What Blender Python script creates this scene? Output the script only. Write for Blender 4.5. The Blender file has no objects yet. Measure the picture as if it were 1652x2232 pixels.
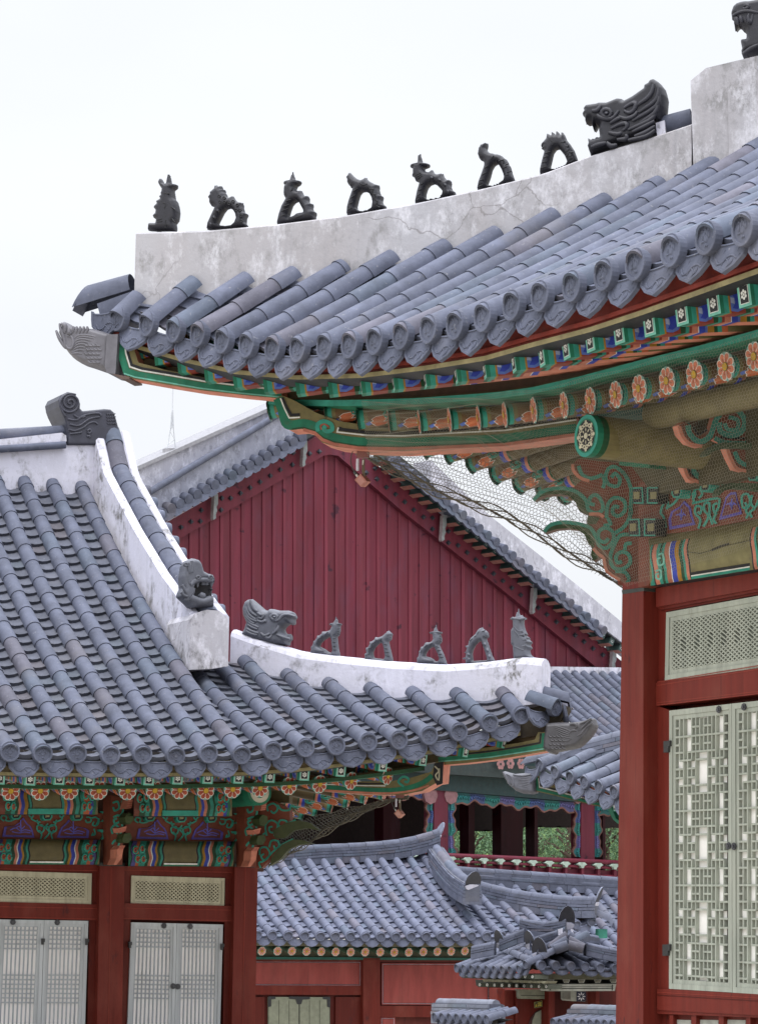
import bpy, math, random
from mathutils import Vector as V, Matrix
from mathutils.geometry import delaunay_2d_cdt
random.seed(7)
sc = bpy.context.scene
COL = sc.collection

# ------------------------------------------------------------------ camera
FPX = 6000.0; CX, CY = 826.0, 1116.0          # focal length and centre in units of the 1652 x 2232 view
PITCH = math.atan(894.0 / FPX); ROLL = 0.0145
O = V((0, 0, 0))
fwd = V((0, math.cos(PITCH), math.sin(PITCH)))
_r0 = V((1, 0, 0)); _u0 = V((0, -math.sin(PITCH), math.cos(PITCH)))
rgt = _r0 * math.cos(ROLL) + _u0 * math.sin(ROLL)
upv = _u0 * math.cos(ROLL) - _r0 * math.sin(ROLL)
cd = bpy.data.cameras.new("camera"); cam = bpy.data.objects.new("camera", cd); COL.objects.link(cam)
cam.matrix_world = Matrix(((rgt.x, upv.x, -fwd.x, 0), (rgt.y, upv.y, -fwd.y, 0), (rgt.z, upv.z, -fwd.z, 0), (0, 0, 0, 1)))
cd.sensor_fit = 'VERTICAL'; cd.sensor_height = 36.0; cd.lens = 36.0 * FPX / 2232.0
cd.clip_start = 0.5; cd.clip_end = 3000
sc.camera = cam

# ------------------------------------------------------------------ light
SUN_EL, SUN_AZ = math.radians(66), math.radians(205)      # azimuth clockwise from +Y: behind and to the left of the camera
w = bpy.data.worlds.new("World"); sc.world = w; w.use_nodes = True
nt = w.node_tree; nt.nodes.clear()
def wn(t, **k):
    n = nt.nodes.new(t)
    for a, b in k.items(): setattr(n, a, b)
    return n
sky = wn('ShaderNodeTexSky', sky_type='NISHITA', sun_disc=False, sun_elevation=SUN_EL, sun_rotation=SUN_AZ, dust_density=2.0)
b1 = wn('ShaderNodeBackground'); b1.inputs[1].default_value = 0.10
nt.links.new(sky.outputs[0], b1.inputs[0])
tc = wn('ShaderNodeTexCoord'); sx = wn('ShaderNodeSeparateXYZ'); nt.links.new(tc.outputs['Generated'], sx.inputs[0])
cr = wn('ShaderNodeValToRGB'); nt.links.new(sx.outputs[2], cr.inputs[0])
E = cr.color_ramp.elements
E[0].position = 0.0; E[0].color = (0.80, 0.80, 0.82, 1)
E[1].position = 1.0; E[1].color = (3.2, 3.3, 3.5, 1)
e = E.new(0.12); e.color = (0.785, 0.795, 0.82, 1)
e = E.new(0.36); e.color = (0.80, 0.82, 0.86, 1)
e = E.new(0.6); e.color = (2.3, 2.35, 2.5, 1)
nz = wn('ShaderNodeTexNoise'); nz.inputs['Scale'].default_value = 2.2; nz.inputs['Detail'].default_value = 4
mp = wn('ShaderNodeMapping'); mp.inputs['Scale'].default_value = (1, 1, 2.5); nt.links.new(tc.outputs['Generated'], mp.inputs[0]); nt.links.new(mp.outputs[0], nz.inputs['Vector'])
mr = wn('ShaderNodeMapRange'); mr.inputs[1].default_value = 0.3; mr.inputs[2].default_value = 0.7; mr.inputs[3].default_value = 0.95; mr.inputs[4].default_value = 1.12
nt.links.new(nz.outputs[0], mr.inputs[0])
b2 = wn('ShaderNodeBackground'); nt.links.new(cr.outputs[0], b2.inputs[0]); nt.links.new(mr.outputs[0], b2.inputs[1])
ms = wn('ShaderNodeMixShader'); ms.inputs[0].default_value = 0.88
nt.links.new(b1.outputs[0], ms.inputs[1]); nt.links.new(b2.outputs[0], ms.inputs[2])
wo = wn('ShaderNodeOutputWorld'); nt.links.new(ms.outputs[0], wo.inputs[0])
sd = bpy.data.lights.new("sun", 'SUN'); sd.energy = 1.5; sd.angle = math.radians(16); sd.color = (1, 0.96, 0.9)
so = bpy.data.objects.new("sun", sd); COL.objects.link(so)
_sdir = V((math.sin(SUN_AZ) * math.cos(SUN_EL), math.cos(SUN_AZ) * math.cos(SUN_EL), math.sin(SUN_EL)))
so.rotation_euler = _sdir.to_track_quat('Z', 'Y').to_euler()
sc.view_settings.view_transform = 'Standard'; sc.view_settings.look = 'None'
sc.view_settings.exposure = 0.32; sc.view_settings.gamma = 1.0
try:
    sc.cycles.max_bounces = 6; sc.cycles.diffuse_bounces = 4; sc.cycles.glossy_bounces = 2; sc.cycles.use_adaptive_sampling = True
except Exception: pass

# ------------------------------------------------------------------ projection helpers (photo pixels -> points on real planes)
GZ = -2.9                                       # level of the courtyard below the eye
def ray(px, py): return fwd + rgt * ((px - CX) / FPX) - upv * ((py - CY) / FPX)
def hit(px, py, P, N):
    d = ray(px, py); return d * (P.dot(N) / d.dot(N))
def crop(x0, y0, s):
    k = 2848 / 1652
    return lambda pts: [((x0 + x / s) / k, (y0 + y / s) / k) for x, y in pts]
def lerp(a, b, t): return a + (b - a) * t
def dir2(deg): return V((math.cos(math.radians(deg)), math.sin(math.radians(deg)), 0))
Z = V((0, 0, 1))
class Plane:
    """vertical plane: point, horizontal direction; h() maps a pixel on it, p() maps (along, z, out)"""
    def __init__(s, P, d):
        s.P = V(P); s.d = V(d).normalized(); s.n = s.d.cross(Z).normalized()
        if s.n.dot(s.P) > 0: s.n = -s.n            # normal looks at the camera
    def h(s, px, py, off=0.0): return hit(px, py, s.P + s.n * off, s.n)
    def a(s, p): return (p - s.P).dot(s.d)
    def shift(s, off): return Plane(s.P + s.n * off, s.d)
    def p(s, a, z, off=0.0): return V((s.P.x + s.d.x * a + s.n.x * off, s.P.y + s.d.y * a + s.n.y * off, z))
def interp(xs, ys, x):
    if x <= xs[0]:
        i = 0
    elif x >= xs[-1]: i = len(xs) - 2
    else:
        i = max(k for k in range(len(xs) - 1) if xs[k] <= x)
    t = (x - xs[i]) / (xs[i + 1] - xs[i]); return ys[i] + (ys[i + 1] - ys[i]) * t
def smooth_poly(pts, n=4):
    out = []
    for i in range(len(pts) - 1):
        p0 = pts[max(i - 1, 0)]; p1 = pts[i]; p2 = pts[i + 1]; p3 = pts[min(i + 2, len(pts) - 1)]
        for k in range(n):
            t = k / n
            out.append(tuple(0.5 * ((2 * b) + (c - a) * t + (2 * a - 5 * b + 4 * c - d) * t * t + (-a + 3 * b - 3 * c + d) * t ** 3) for a, b, c, d in zip(p0, p1, p2, p3)))
    out.append(tuple(pts[-1])); return out

# ------------------------------------------------------------------ objects
def tag(o, label=None, cat=None, group=None, kind=None):
    if label: o['label'] = label
    if cat: o['category'] = cat
    if group: o['group'] = group
    if kind: o['kind'] = kind
    return o
def thing(name, loc, label, cat, group=None):
    o = bpy.data.objects.new(name, None); COL.objects.link(o); o.location = loc; o.empty_display_size = 0.3
    o['_loc'] = tuple(loc)
    return tag(o, label, cat, group)
def root_loc(o):
    while o.parent: o = o.parent
    return V(o['_loc']) if '_loc' in o else V((0, 0, 0))
def srgb(r, g, b):
    f = lambda c: (c / 255 / 12.92) if c <= 10 else ((c / 255 + 0.055) / 1.055) ** 2.4
    return (f(r), f(g), f(b))
class MB:
    def __init__(s): s.v = []; s.f = []; s.c = []; s.s = []
    def av(s, p): s.v.append(tuple(p)); return len(s.v) - 1
    def poly(s, pts, col=(1, 1, 1), smooth=False):
        i0 = len(s.v); s.v.extend(tuple(p) for p in pts); s.f.append(tuple(range(i0, i0 + len(pts)))); s.c.append(col); s.s.append(smooth)
    def face(s, idx, col=(1, 1, 1), smooth=False): s.f.append(tuple(idx)); s.c.append(col); s.s.append(smooth)
    def grid(s, rows, col=(1, 1, 1), smooth=True, close=False, colf=None):
        m = len(rows[0]); i0 = len(s.v)
        for r in rows: s.v.extend(tuple(p) for p in r)
        for j in range(len(rows) - 1):
            for i in range(m if close else m - 1):
                k = (i + 1) % m
                s.f.append((i0 + j * m + i, i0 + j * m + k, i0 + (j + 1) * m + k, i0 + (j + 1) * m + i)); s.c.append(colf(j, i) if colf else col); s.s.append(smooth)
    def box(s, c, ax, ay, az, col=(1, 1, 1), cols=None):
        """half axes; cols: dict of face name (+x,-x,+y,-y,+z,-z) to colour"""
        c, ax, ay, az = V(c), V(ax), V(ay), V(az)
        P = lambda i, j, k: c + ax * i + ay * j + az * k
        F = {'-x': [(-1, -1, -1), (-1, -1, 1), (-1, 1, 1), (-1, 1, -1)], '+x': [(1, -1, -1), (1, 1, -1), (1, 1, 1), (1, -1, 1)],
             '-y': [(-1, -1, -1), (1, -1, -1), (1, -1, 1), (-1, -1, 1)], '+y': [(-1, 1, -1), (-1, 1, 1), (1, 1, 1), (1, 1, -1)],
             '-z': [(-1, -1, -1), (-1, 1, -1), (1, 1, -1), (1, -1, -1)], '+z': [(-1, -1, 1), (1, -1, 1), (1, 1, 1), (-1, 1, 1)]}
        for k, q in F.items(): s.poly([P(*t) for t in q], (cols or {}).get(k, col))
    def prism(s, pts, ext, col=(1, 1, 1), side=None, back=True):
        pts = [V(p) for p in pts]; ext = V(ext); n = len(pts)
        s.poly(pts, col)
        if back: s.poly([p + ext for p in reversed(pts)], side or col)
        for i in range(n):
            a, b = pts[i], pts[(i + 1) % n]; s.poly([a, a + ext, b + ext, b], side or col)
    def tube(s, path, rad, n=8, col=(1, 1, 1), cap=True, colf=None, smooth=True, squash=1.0, lat=None):
        path = [V(p) for p in path]; rows = []; m = len(path)
        if not hasattr(rad, '__len__'): rad = [rad] * m
        ref = V(lat) if lat else None
        for i, p in enumerate(path):
            t = (path[min(i + 1, m - 1)] - path[max(i - 1, 0)]).normalized()
            if ref is None: ref = Z if abs(t.z) < 0.9 else V((1, 0, 0))
            x = (ref - t * ref.dot(t)).normalized(); y = t.cross(x)
            if lat is None: ref = x
            rows.append([p + (x * math.cos(a) + y * math.sin(a) * squash) * rad[i] for a in (2 * math.pi * k / n for k in range(n))])
        s.grid(rows, col, smooth, True, colf)
        if cap:
            s.poly(list(reversed(rows[0])), col); s.poly(rows[-1], col)
    def ribbon(s, pts, wid, nrm, off, col, thick=0.0):
        """flat band along 3D points lying in a plane with normal nrm, lifted by off"""
        pts = [V(p) + nrm * off for p in pts]; m = len(pts); rows = []
        if not hasattr(wid, '__len__'): wid = [wid] * m
        for i, p in enumerate(pts):
            t = (pts[min(i + 1, m - 1)] - pts[max(i - 1, 0)]).normalized(); x = t.cross(nrm).normalized()
            if thick: rows.append([p - x * wid[i] / 2 - nrm * thick, p - x * wid[i] / 2, p + x * wid[i] / 2, p + x * wid[i] / 2 - nrm * thick])
            else: rows.append([p - x * wid[i] / 2, p + x * wid[i] / 2])
        s.grid(rows, col, False)
    def mesh(s, name, off=V((0, 0, 0))):
        me = bpy.data.meshes.new(name)
        me.from_pydata([(x - off.x, y - off.y, z - off.z) for x, y, z in s.v], [], s.f)
        a = me.color_attributes.new('Col', 'FLOAT_COLOR', 'CORNER'); buf = []
        for f, c in zip(s.f, s.c): buf.extend((c[0], c[1], c[2], 1.0) * len(f))
        a.data.foreach_set('color', buf); me.polygons.foreach_set('use_smooth', s.s)
        me.validate(); me.update(); return me
    def build(s, name, mat, parent=None, label=None):
        me = s.mesh(name, root_loc(parent) if parent else V((0, 0, 0))); me.materials.append(mat)
        o = bpy.data.objects.new(name, me); COL.objects.link(o); o.parent = parent
        if label: o['label'] = label
        return o
def place(name, me, M, parent, label=None):
    """an instance of a shared mesh as a part: M is its world matrix"""
    o = bpy.data.objects.new(name, me); COL.objects.link(o); o.parent = parent
    o.matrix_local = Matrix.Translation(-root_loc(parent)) @ M
    if label: o['label'] = label
    return o
def frame(o, x, y, z):
    return Matrix(((x.x, y.x, z.x, o.x), (x.y, y.y, z.y, o.y), (x.z, y.z, z.z, o.z), (0, 0, 0, 1)))

def inside(p, poly):
    x, y = p; c = False; n = len(poly); j = n - 1
    for i in range(n):
        xi, yi = poly[i]; xj, yj = poly[j]
        if (yi > y) != (yj > y) and x < (xj - xi) * (y - yi) / (yj - yi) + xi: c = not c
        j = i
    return c
def dens(poly, h):
    out = []
    for i in range(len(poly)):
        a, b = poly[i], poly[(i + 1) % len(poly)]; L = math.hypot(b[0] - a[0], b[1] - a[1]); m = max(1, round(L / h))
        out += [(a[0] + (b[0] - a[0]) * k / m, a[1] + (b[1] - a[1]) * k / m) for k in range(m)]
    return out
def inflate(mb, outer, holes, to3d, T, R, h, col, relief=None, flatback=False):
    """closed solid with rounded cross-section from an outline; to3d(x, y, depth)"""
    loops = [dens(outer, h)] + [dens(q, h) for q in holes]; pts = []; ed = []; seg = []
    for L in loops:
        i0 = len(pts); pts += L; n = len(L)
        for i in range(n): ed.append((i0 + i, i0 + (i + 1) % n)); seg.append((L[i], L[(i + 1) % n]))
    nb = len(pts)
    def dist(p):
        best = 1e9
        for a, b in seg:
            dx, dy = b[0] - a[0], b[1] - a[1]; q = dx * dx + dy * dy
            t = 0 if q == 0 else max(0, min(1, ((p[0] - a[0]) * dx + (p[1] - a[1]) * dy) / q))
            best = min(best, (p[0] - a[0] - dx * t) ** 2 + (p[1] - a[1] - dy * t) ** 2)
        return math.sqrt(best)
    xs = [p[0] for p in loops[0]]; ys = [p[1] for p in loops[0]]; dd = {}
    y = min(ys) + h / 2; r = 0
    while y < max(ys):
        x = min(xs) + (h / 2 if r % 2 else 0)
        while x < max(xs):
            p = (x, y)
            if inside(p, loops[0]) and not any(inside(p, q) for q in loops[1:]):
                d = dist(p)
                if d > 0.45 * h: pts.append(p)
            x += h
        y += h * 0.87; r += 1
    res = delaunay_2d_cdt([V(p) for p in pts], ed, [], 0, 1e-5)
    vs, fs = res[0], res[2]
    fi = []; 
    for f in fs:
        c = (sum(vs[i][0] for i in f) / len(f), sum(vs[i][1] for i in f) / len(f))
        if inside(c, loops[0]) and not any(inside(c, q) for q in loops[1:]): fi.append(f)
    D = [dist((v[0], v[1])) for v in vs]
    ft = []; bk = []
    for v, d in zip(vs, D):
        q = min(d / R, 1.0); z = T * math.sqrt(max(0.0, 1 - (1 - q) ** 2))
        if d < 1e-3 * h: z = 0
        zr = z + (relief(v[0], v[1]) * q if relief and z else 0)
        i = mb.av(to3d(v[0], v[1], zr)); ft.append(i)
        bk.append(i if z == 0 else mb.av(to3d(v[0], v[1], 0 if flatback else -z)))
    p0, px, py = V(to3d(0, 0, 0)), V(to3d(1, 0, 0)), V(to3d(0, 1, 0)); pz = V(to3d(0, 0, 1))
    flip = (px - p0).cross(py - p0).dot(pz - p0) < 0
    for f in fi:
        a = [ft[i] for i in f]; b = [bk[i] for i in reversed(f)]
        if flip: a.reverse(); b.reverse()
        mb.face(a, col, True); mb.face(b, col, True)

# ------------------------------------------------------------------ materials
def mat(name, rough=0.7, spec=0.3):
    m = bpy.data.materials.new(name); m.use_nodes = True
    b = m.node_tree.nodes['Principled BSDF']; b.inputs['Roughness'].default_value = rough
    b.inputs['Specular IOR Level'].default_value = spec
    return m, m.node_tree, b
class NT:
    def __init__(s, nt): s.nt = nt
    def n(s, t, **k):
        n = s.nt.nodes.new(t)
        for a, b in k.items(): setattr(n, a, b)
        return n
    def l(s, a, b): s.nt.links.new(a, b)
    def noise(s, scale, detail=4, vec=None, rough=0.6):
        n = s.n('ShaderNodeTexNoise'); n.inputs['Scale'].default_value = scale; n.inputs['Detail'].default_value = detail; n.inputs['Roughness'].default_value = rough
        if vec is not None: s.l(vec, n.inputs['Vector'])
        return n.outputs[0]
    def pos(s, sc=(1, 1, 1), rot=(0, 0, 0)):
        g = s.n('ShaderNodeNewGeometry'); m = s.n('ShaderNodeMapping'); m.inputs['Scale'].default_value = sc; m.inputs['Rotation'].default_value = rot
        s.l(g.outputs['Position'], m.inputs[0]); return m.outputs[0]
    def rng(s, x, a, b, c, d):
        n = s.n('ShaderNodeMapRange'); s.l(x, n.inputs[0])
        for i, q in enumerate((a, b, c, d)): n.inputs[i + 1].default_value = q
        return n.outputs[0]
    def mix(s, f, a, b, mode='MIX'):
        n = s.n('ShaderNodeMix', data_type='RGBA', blend_type=mode)
        if isinstance(f, (int, float)): n.inputs[0].default_value = f
        else: s.l(f, n.inputs[0])
        for i, q in ((6, a), (7, b)):
            if isinstance(q, tuple): n.inputs[i].default_value = (*q, 1)
            else: s.l(q, n.inputs[i])
        return n.outputs[2]
    def math(s, op, a, b=0.5):
        n = s.n('ShaderNodeMath', operation=op)
        for i, q in ((0, a), (1, b)):
            if isinstance(q, (int, float)): n.inputs[i].default_value = q
            else: s.l(q, n.inputs[i])
        return n.outputs[0]
    def gray(s, f):
        n = s.n('ShaderNodeCombineColor'); [s.l(f, n.inputs[i]) for i in range(3)]; return n.outputs[0]
    def attr(s): n = s.n('ShaderNodeAttribute', attribute_name='Col'); return n.outputs['Color']
    def bump(s, h, st, dist, b):
        n = s.n('ShaderNodeBump'); n.inputs['Strength'].default_value = st; n.inputs['Distance'].default_value = dist; s.l(h, n.inputs['Height']); s.l(n.outputs[0], b.inputs['Normal'])

def m_tile():
    m, t, b = mat('grey_clay_tile', 0.72, 0.22); N = NT(t)
    oi = N.n('ShaderNodeObjectInfo')
    c = N.mix(1.0, N.attr(), N.gray(N.rng(N.noise(5.0, 7, N.pos(), 0.7), 0.3, 0.7, 0.70, 1.26)), 'MULTIPLY')
    c = N.mix(1.0, c, N.gray(N.rng(oi.outputs['Random'], 0, 1, 0.88, 1.1)), 'MULTIPLY')
    sp = N.rng(N.noise(26, 3, N.pos()), 0.64, 0.74, 0, 0.35)
    c = N.mix(sp, c, (0.30, 0.30, 0.31)); big = N.rng(N.noise(1.3, 4, N.pos()), 0.55, 0.75, 0, 0.4)
    c = N.mix(big, c, (0.145, 0.135, 0.14)); N.l(c, b.inputs['Base Color'])
    N.bump(N.noise(60, 4, N.pos()), 0.25, 0.004, b); return m
def m_plaster(name, base, dark, amt, mud):
    m, t, b = mat(name, 0.85, 0.2); N = NT(t)
    n1 = N.noise(2.2, 8, N.pos((1, 1, 1)), 0.68); n2 = N.noise(9, 6, N.pos((1, 1, 0.6)), 0.7)
    f = N.math('MULTIPLY', N.rng(n1, 0.46, 0.62, 0, 1), N.rng(n2, 0.47, 0.58, 0, 1))
    c = N.mix(N.rng(N.noise(1.1, 5, N.pos((1, 1, 0.35))), 0.35, 0.7, 0, 1), base, tuple(x * y for x, y in zip(base, mud)))
    f = N.math('MULTIPLY', f, amt)
    c = N.mix(f, c, dark)
    wh = N.rng(N.noise(3.0, 10, N.pos((1.3, 1.3, 0.7)), 0.8), 0.50, 0.66, 0, 0.8)
    c = N.mix(wh, c, tuple(min(1, x * 1.72) for x in base) if base[0] < .45 else (0.58, 0.58, 0.68))
    st = N.rng(N.noise(7, 3, N.pos((1, 1, 0.06))), 0.58, 0.75, 0, 0.5)
    c = N.mix(st, c, tuple(x * 0.62 for x in base))
    vo = N.n('ShaderNodeTexVoronoi', feature='DISTANCE_TO_EDGE'); vo.inputs['Scale'].default_value = 1.05
    wv = N.n('ShaderNodeTexNoise'); wv.inputs['Scale'].default_value = 3.0; wv.inputs['Detail'].default_value = 5
    pv = N.pos(); N.l(pv, wv.inputs['Vector']); ad = N.n('ShaderNodeVectorMath', operation='MULTIPLY_ADD'); N.l(wv.outputs['Color'], ad.inputs[0]); ad.inputs[1].default_value = (0.45, 0.45, 0.45); N.l(pv, ad.inputs[2]); N.l(ad.outputs[0], vo.inputs['Vector'])
    ck = N.math('MULTIPLY', N.rng(vo.outputs['Distance'], 0.0, 0.009, 0.75, 0), N.rng(N.noise(0.9, 2, N.pos()), 0.52, 0.6, 0, 1))
    c = N.mix(ck, c, (0.16, 0.15, 0.15))
    N.l(c, b.inputs['Base Color']); N.bump(N.noise(22, 6, N.pos()), 0.35, 0.01, b); return m
def m_paint(name='painted_wood', wear=0.35, rough=0.6):
    m, t, b = mat(name, rough, 0.3); N = NT(t)
    c = N.mix(1.0, N.attr(), N.gray(N.rng(N.noise(9, 5, N.pos()), 0.3, 0.7, 0.72, 1.15)), 'MULTIPLY')
    d = N.rng(N.noise(17, 6, N.pos()), 0.56, 0.72, 0, wear)
    c = N.mix(d, c, (0.075, 0.06, 0.045)); N.l(c, b.inputs['Base Color'])
    N.bump(N.noise(40, 3, N.pos()), 0.15, 0.004, b); return m
def m_wood(name, base, scl=(14, 14, 0.9), dark=(0.05, 0.012, 0.012), fade=(0.30, 0.10, 0.09), knots=True, rough=0.55):
    m, t, b = mat(name, rough, 0.18); N = NT(t)
    g = N.noise(1.0, 6, N.pos(scl), 0.65)
    c = N.mix(N.rng(g, 0.3, 0.7, 0, 1), tuple(x * 0.78 for x in base), tuple(x * 1.15 for x in base))
    c = N.mix(1.0, c, N.attr(), 'MULTIPLY')
    c = N.mix(N.rng(N.noise(2.3, 6, N.pos((1, 1, 0.45))), 0.5, 0.78, 0, 0.32 if base[0] > .16 else .6), c, fade)
    sk = N.noise(1.0, 5, N.pos((scl[0] * 2.6, scl[1] * 2.6, scl[2] * 0.5)), 0.7)
    c = N.mix(N.rng(sk, 0.60, 0.72, 0, 0.6), c, dark)
    if knots:
        k = N.noise(1.0, 3, N.pos(tuple(x * 0.55 for x in scl[:2]) + (3.2,)))
        c = N.mix(N.rng(k, 0.655, 0.73, 0, 0.8), c, dark)
    N.l(c, b.inputs['Base Color']); N.bump(g, 0.25, 0.006, b); return m
def m_plain(name, rough=0.7, spec=0.3, lo=0.85, hi=1.12, scale=6):
    m, t, b = mat(name, rough, spec); N = NT(t)
    c = N.mix(1.0, N.attr(), N.gray(N.rng(N.noise(scale, 5, N.pos()), 0.3, 0.7, lo, hi)), 'MULTIPLY'); N.l(c, b.inputs['Base Color'])
    N.bump(N.noise(45, 4, N.pos()), 0.2, 0.005, b); return m
M_TILE = m_tile()
M_PLR = m_plaster('weathered_plaster', (0.345, 0.343, 0.37), (0.20, 0.196, 0.198), 0.8, (0.90, 0.86, 0.82))
M_PLL = m_plaster('white_lime_plaster', (0.50, 0.50, 0.59), (0.13, 0.127, 0.122), 0.95, (0.93, 0.92, 0.88))
M_PAINT = m_paint()
M_RED = m_wood('red_painted_timber', (0.138, 0.019, 0.012), fade=(0.19, 0.052, 0.036))
M_BOARD = m_wood('wine_red_boards', (0.128, 0.022, 0.036), (5, 5, 0.5), (0.028, 0.010, 0.02), (0.10, 0.04, 0.068))
M_CLAY = m_plain('fired_clay', 0.55, 0.4, 0.75, 1.2, 9)
M_STONE = m_plain('weathered_wood', 0.7, 0.25, 0.8, 1.12, 12)
M_NET = m_plain('steel_wire', 0.5, 0.4)
M_PAPER = m_plain('window_paper', 0.9, 0.1, 0.95, 1.03, 3)
TILE = (0.086, 0.095, 0.134)
def tint(k=0.12, base=TILE):
    g = 1 + random.uniform(-k, k); w_ = random.random()
    c = [x * g for x in base]
    if w_ > 0.92: c = [c[0] * 1.10, c[1] * 0.98, c[2] * 0.90]
    elif w_ < 0.12: c = [c[0] * 0.95, c[1] * 1.02, c[2] * 1.0]
    return tuple(c)
# ------------------------------------------------------------------ the ground
g = MB(); g.poly([(-900, -300, GZ), (900, -300, GZ), (900, 2000, GZ), (-900, 2000, GZ)], (0.48, 0.45, 0.39))
tag(g.build('ground', m_plain('sandy_courtyard', 0.95, 0.1, 0.8, 1.1, 0.4)), kind='structure')

def proj(P):
    c = P.dot(fwd); return CX + FPX * P.dot(rgt) / c, CY - FPX * P.dot(upv) / c
# ------------------------------------------------------------------ tiled roofs
class Row:
    """one line of cover tiles from an eave point to its upper end; profile a*s + b*s^2 in plan distance s"""
    def __init__(s, Ept, Tpt, a=0.40, b=0.028):
        s.E, s.T = V(Ept), V(Tpt); d = V((s.T.x - s.E.x, s.T.y - s.E.y, 0)); s.L = d.length; s.d = d.normalized()
        h = lambda x: a * x + b * x * x
        k = (s.T.z - s.E.z) / h(s.L); s.pts = []; acc = 0; s.arc = []
        for i in range(41):
            x = s.L * i / 40; p = V((s.E.x + s.d.x * x, s.E.y + s.d.y * x, s.E.z + h(x) * k))
            if i: acc += (p - s.pts[-1]).length
            s.pts.append(p); s.arc.append(acc)
        s.len = acc
    def at(s, x):
        if x <= 0: t = (s.pts[1] - s.pts[0]).normalized(); return s.pts[0] + t * x, t
        if x >= s.len: t = (s.pts[-1] - s.pts[-2]).normalized(); return s.pts[-1] + t * (x - s.len), t
        i = min(int(x / s.len * 40), 39)
        while s.arc[i] > x: i -= 1
        while s.arc[i + 1] < x: i += 1
        t = (s.pts[i + 1] - s.pts[i]).normalized(); return s.pts[i] + t * (x - s.arc[i]), t
def cover_row(mb, row, lat, r, tl=0.34, lift=0.03, nseg=8, base=TILE, k=0.12, over=0.02, steps=1):
    x = -over; first = True
    while x < row.len:
        x1 = min(x + tl * random.uniform(0.96, 1.04), row.len + 0.02); c = tint(k, base); rows = []
        for q, (xx, rr) in enumerate(((x, r), (x1 + 0.02, r * 0.90))):
            p, t = row.at(xx); nn = t.cross(lat); nn = nn if nn.z > 0 else -nn; nn.normalize()
            rows.append([p + nn * lift + lat * (math.cos(a) * rr) + nn * (math.sin(a) * rr) for a in (math.pi * (-0.08 + 1.16 * i / nseg) for i in range(nseg + 1))])
        mb.grid(rows, c, True)
        p, t = row.at(x); nn = t.cross(lat); nn = nn if nn.z > 0 else -nn
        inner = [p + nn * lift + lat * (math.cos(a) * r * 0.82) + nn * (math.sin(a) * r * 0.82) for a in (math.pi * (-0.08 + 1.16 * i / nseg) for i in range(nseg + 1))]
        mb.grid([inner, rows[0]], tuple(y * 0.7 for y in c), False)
        x = x1
    return
def pan_gap(mb, A, B, lat, step=0.105, depth=0.055, lip=0.022, base=TILE, k=0.10, nseg=6, x0=-0.03, cut=None):
    """overlapping trough tiles between two rows"""
    LN = lambda R_: min(R_.len, cut) if cut else R_.len
    n = max(2, int(max(LN(A), LN(B)) / step)); S = lambda R_, f: R_.at(x0 + (LN(R_) - x0) * f)
    for i in range(n):
        f0, f1 = i / n, (i + 1.25) / n
        c = tint(k, base); rows = []
        for f, lf in ((f0, lip), (min(f1, 1.0), 0.0)):
            (pa, ta), (pb, tb) = S(A, f), S(B, f); t = (ta + tb).normalized(); l2 = (pb - pa).normalized(); nn = t.cross(l2); nn = nn if nn.z > 0 else -nn
            rows.append([lerp(pa, pb, w_) + nn * (lf - depth * (1 - (2 * w_ - 1) ** 2)) for w_ in (q / nseg for q in range(nseg + 1))])
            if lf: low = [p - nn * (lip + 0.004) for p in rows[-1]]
        mb.grid(rows, c, True); mb.grid([low, rows[0]], tuple(y * 0.8 for y in c), False)  # lip faces coloured darker as a shadow line under each tile
def end_disc_mesh(r, name='end_tile', base=TILE, th=0.035, relief=True):
    """round end tile facing +z with raised rim and a bird in relief"""
    mb = MB(); n = 24; c = tuple(x * 1.0 for x in base)
    ring = lambda rr, z: [V((math.cos(2 * math.pi * i / n) * rr, math.sin(2 * math.pi * i / n) * rr, z)) for i in range(n)]
    mb.grid([ring(r, -th * 1.6), ring(r, 0), ring(r * 0.97, 0.004), ring(r * 0.80, 0.004), ring(r * 0.77, -0.006), ring(r * 0.2, -0.005)], c, False, True)
    mb.poly(ring(r * 0.2, -0.005), c)
    if relief:
        rr = random.Random(3)
        bl = [(0, -.05, .26, .30), (-.12, .22, .13, .28), (.14, .25, .14, .26), (0, .42, .10, .22), (-.3, .12, .12, .25), (.3, .14, .12, .25), (-.02, -.42, .10, .14), (.12, -.45, .08, .12), (-.34, -.2, .16, .08), (-.3, .42, .12, .1), (.3, .45, .12, .1), (0, .62, .1, .06)]
        for x, y, a, b_ in bl:
            q = 8; z0, z1 = -0.006, 0.002
            e0 = [V((r * (x + a * math.cos(2 * math.pi * i / q)), r * (y + b_ * math.sin(2 * math.pi * i / q)), z0)) for i in range(q)]
            e1 = [V((r * (x + .55 * a * math.cos(2 * math.pi * i / q)), r * (y + .55 * b_ * math.sin(2 * math.pi * i / q)), z1)) for i in range(q)]
            mb.grid([e0, e1], c, True, True); mb.poly(e1, c)
    me = mb.mesh(name); me.materials.append(M_TILE); return me
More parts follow.
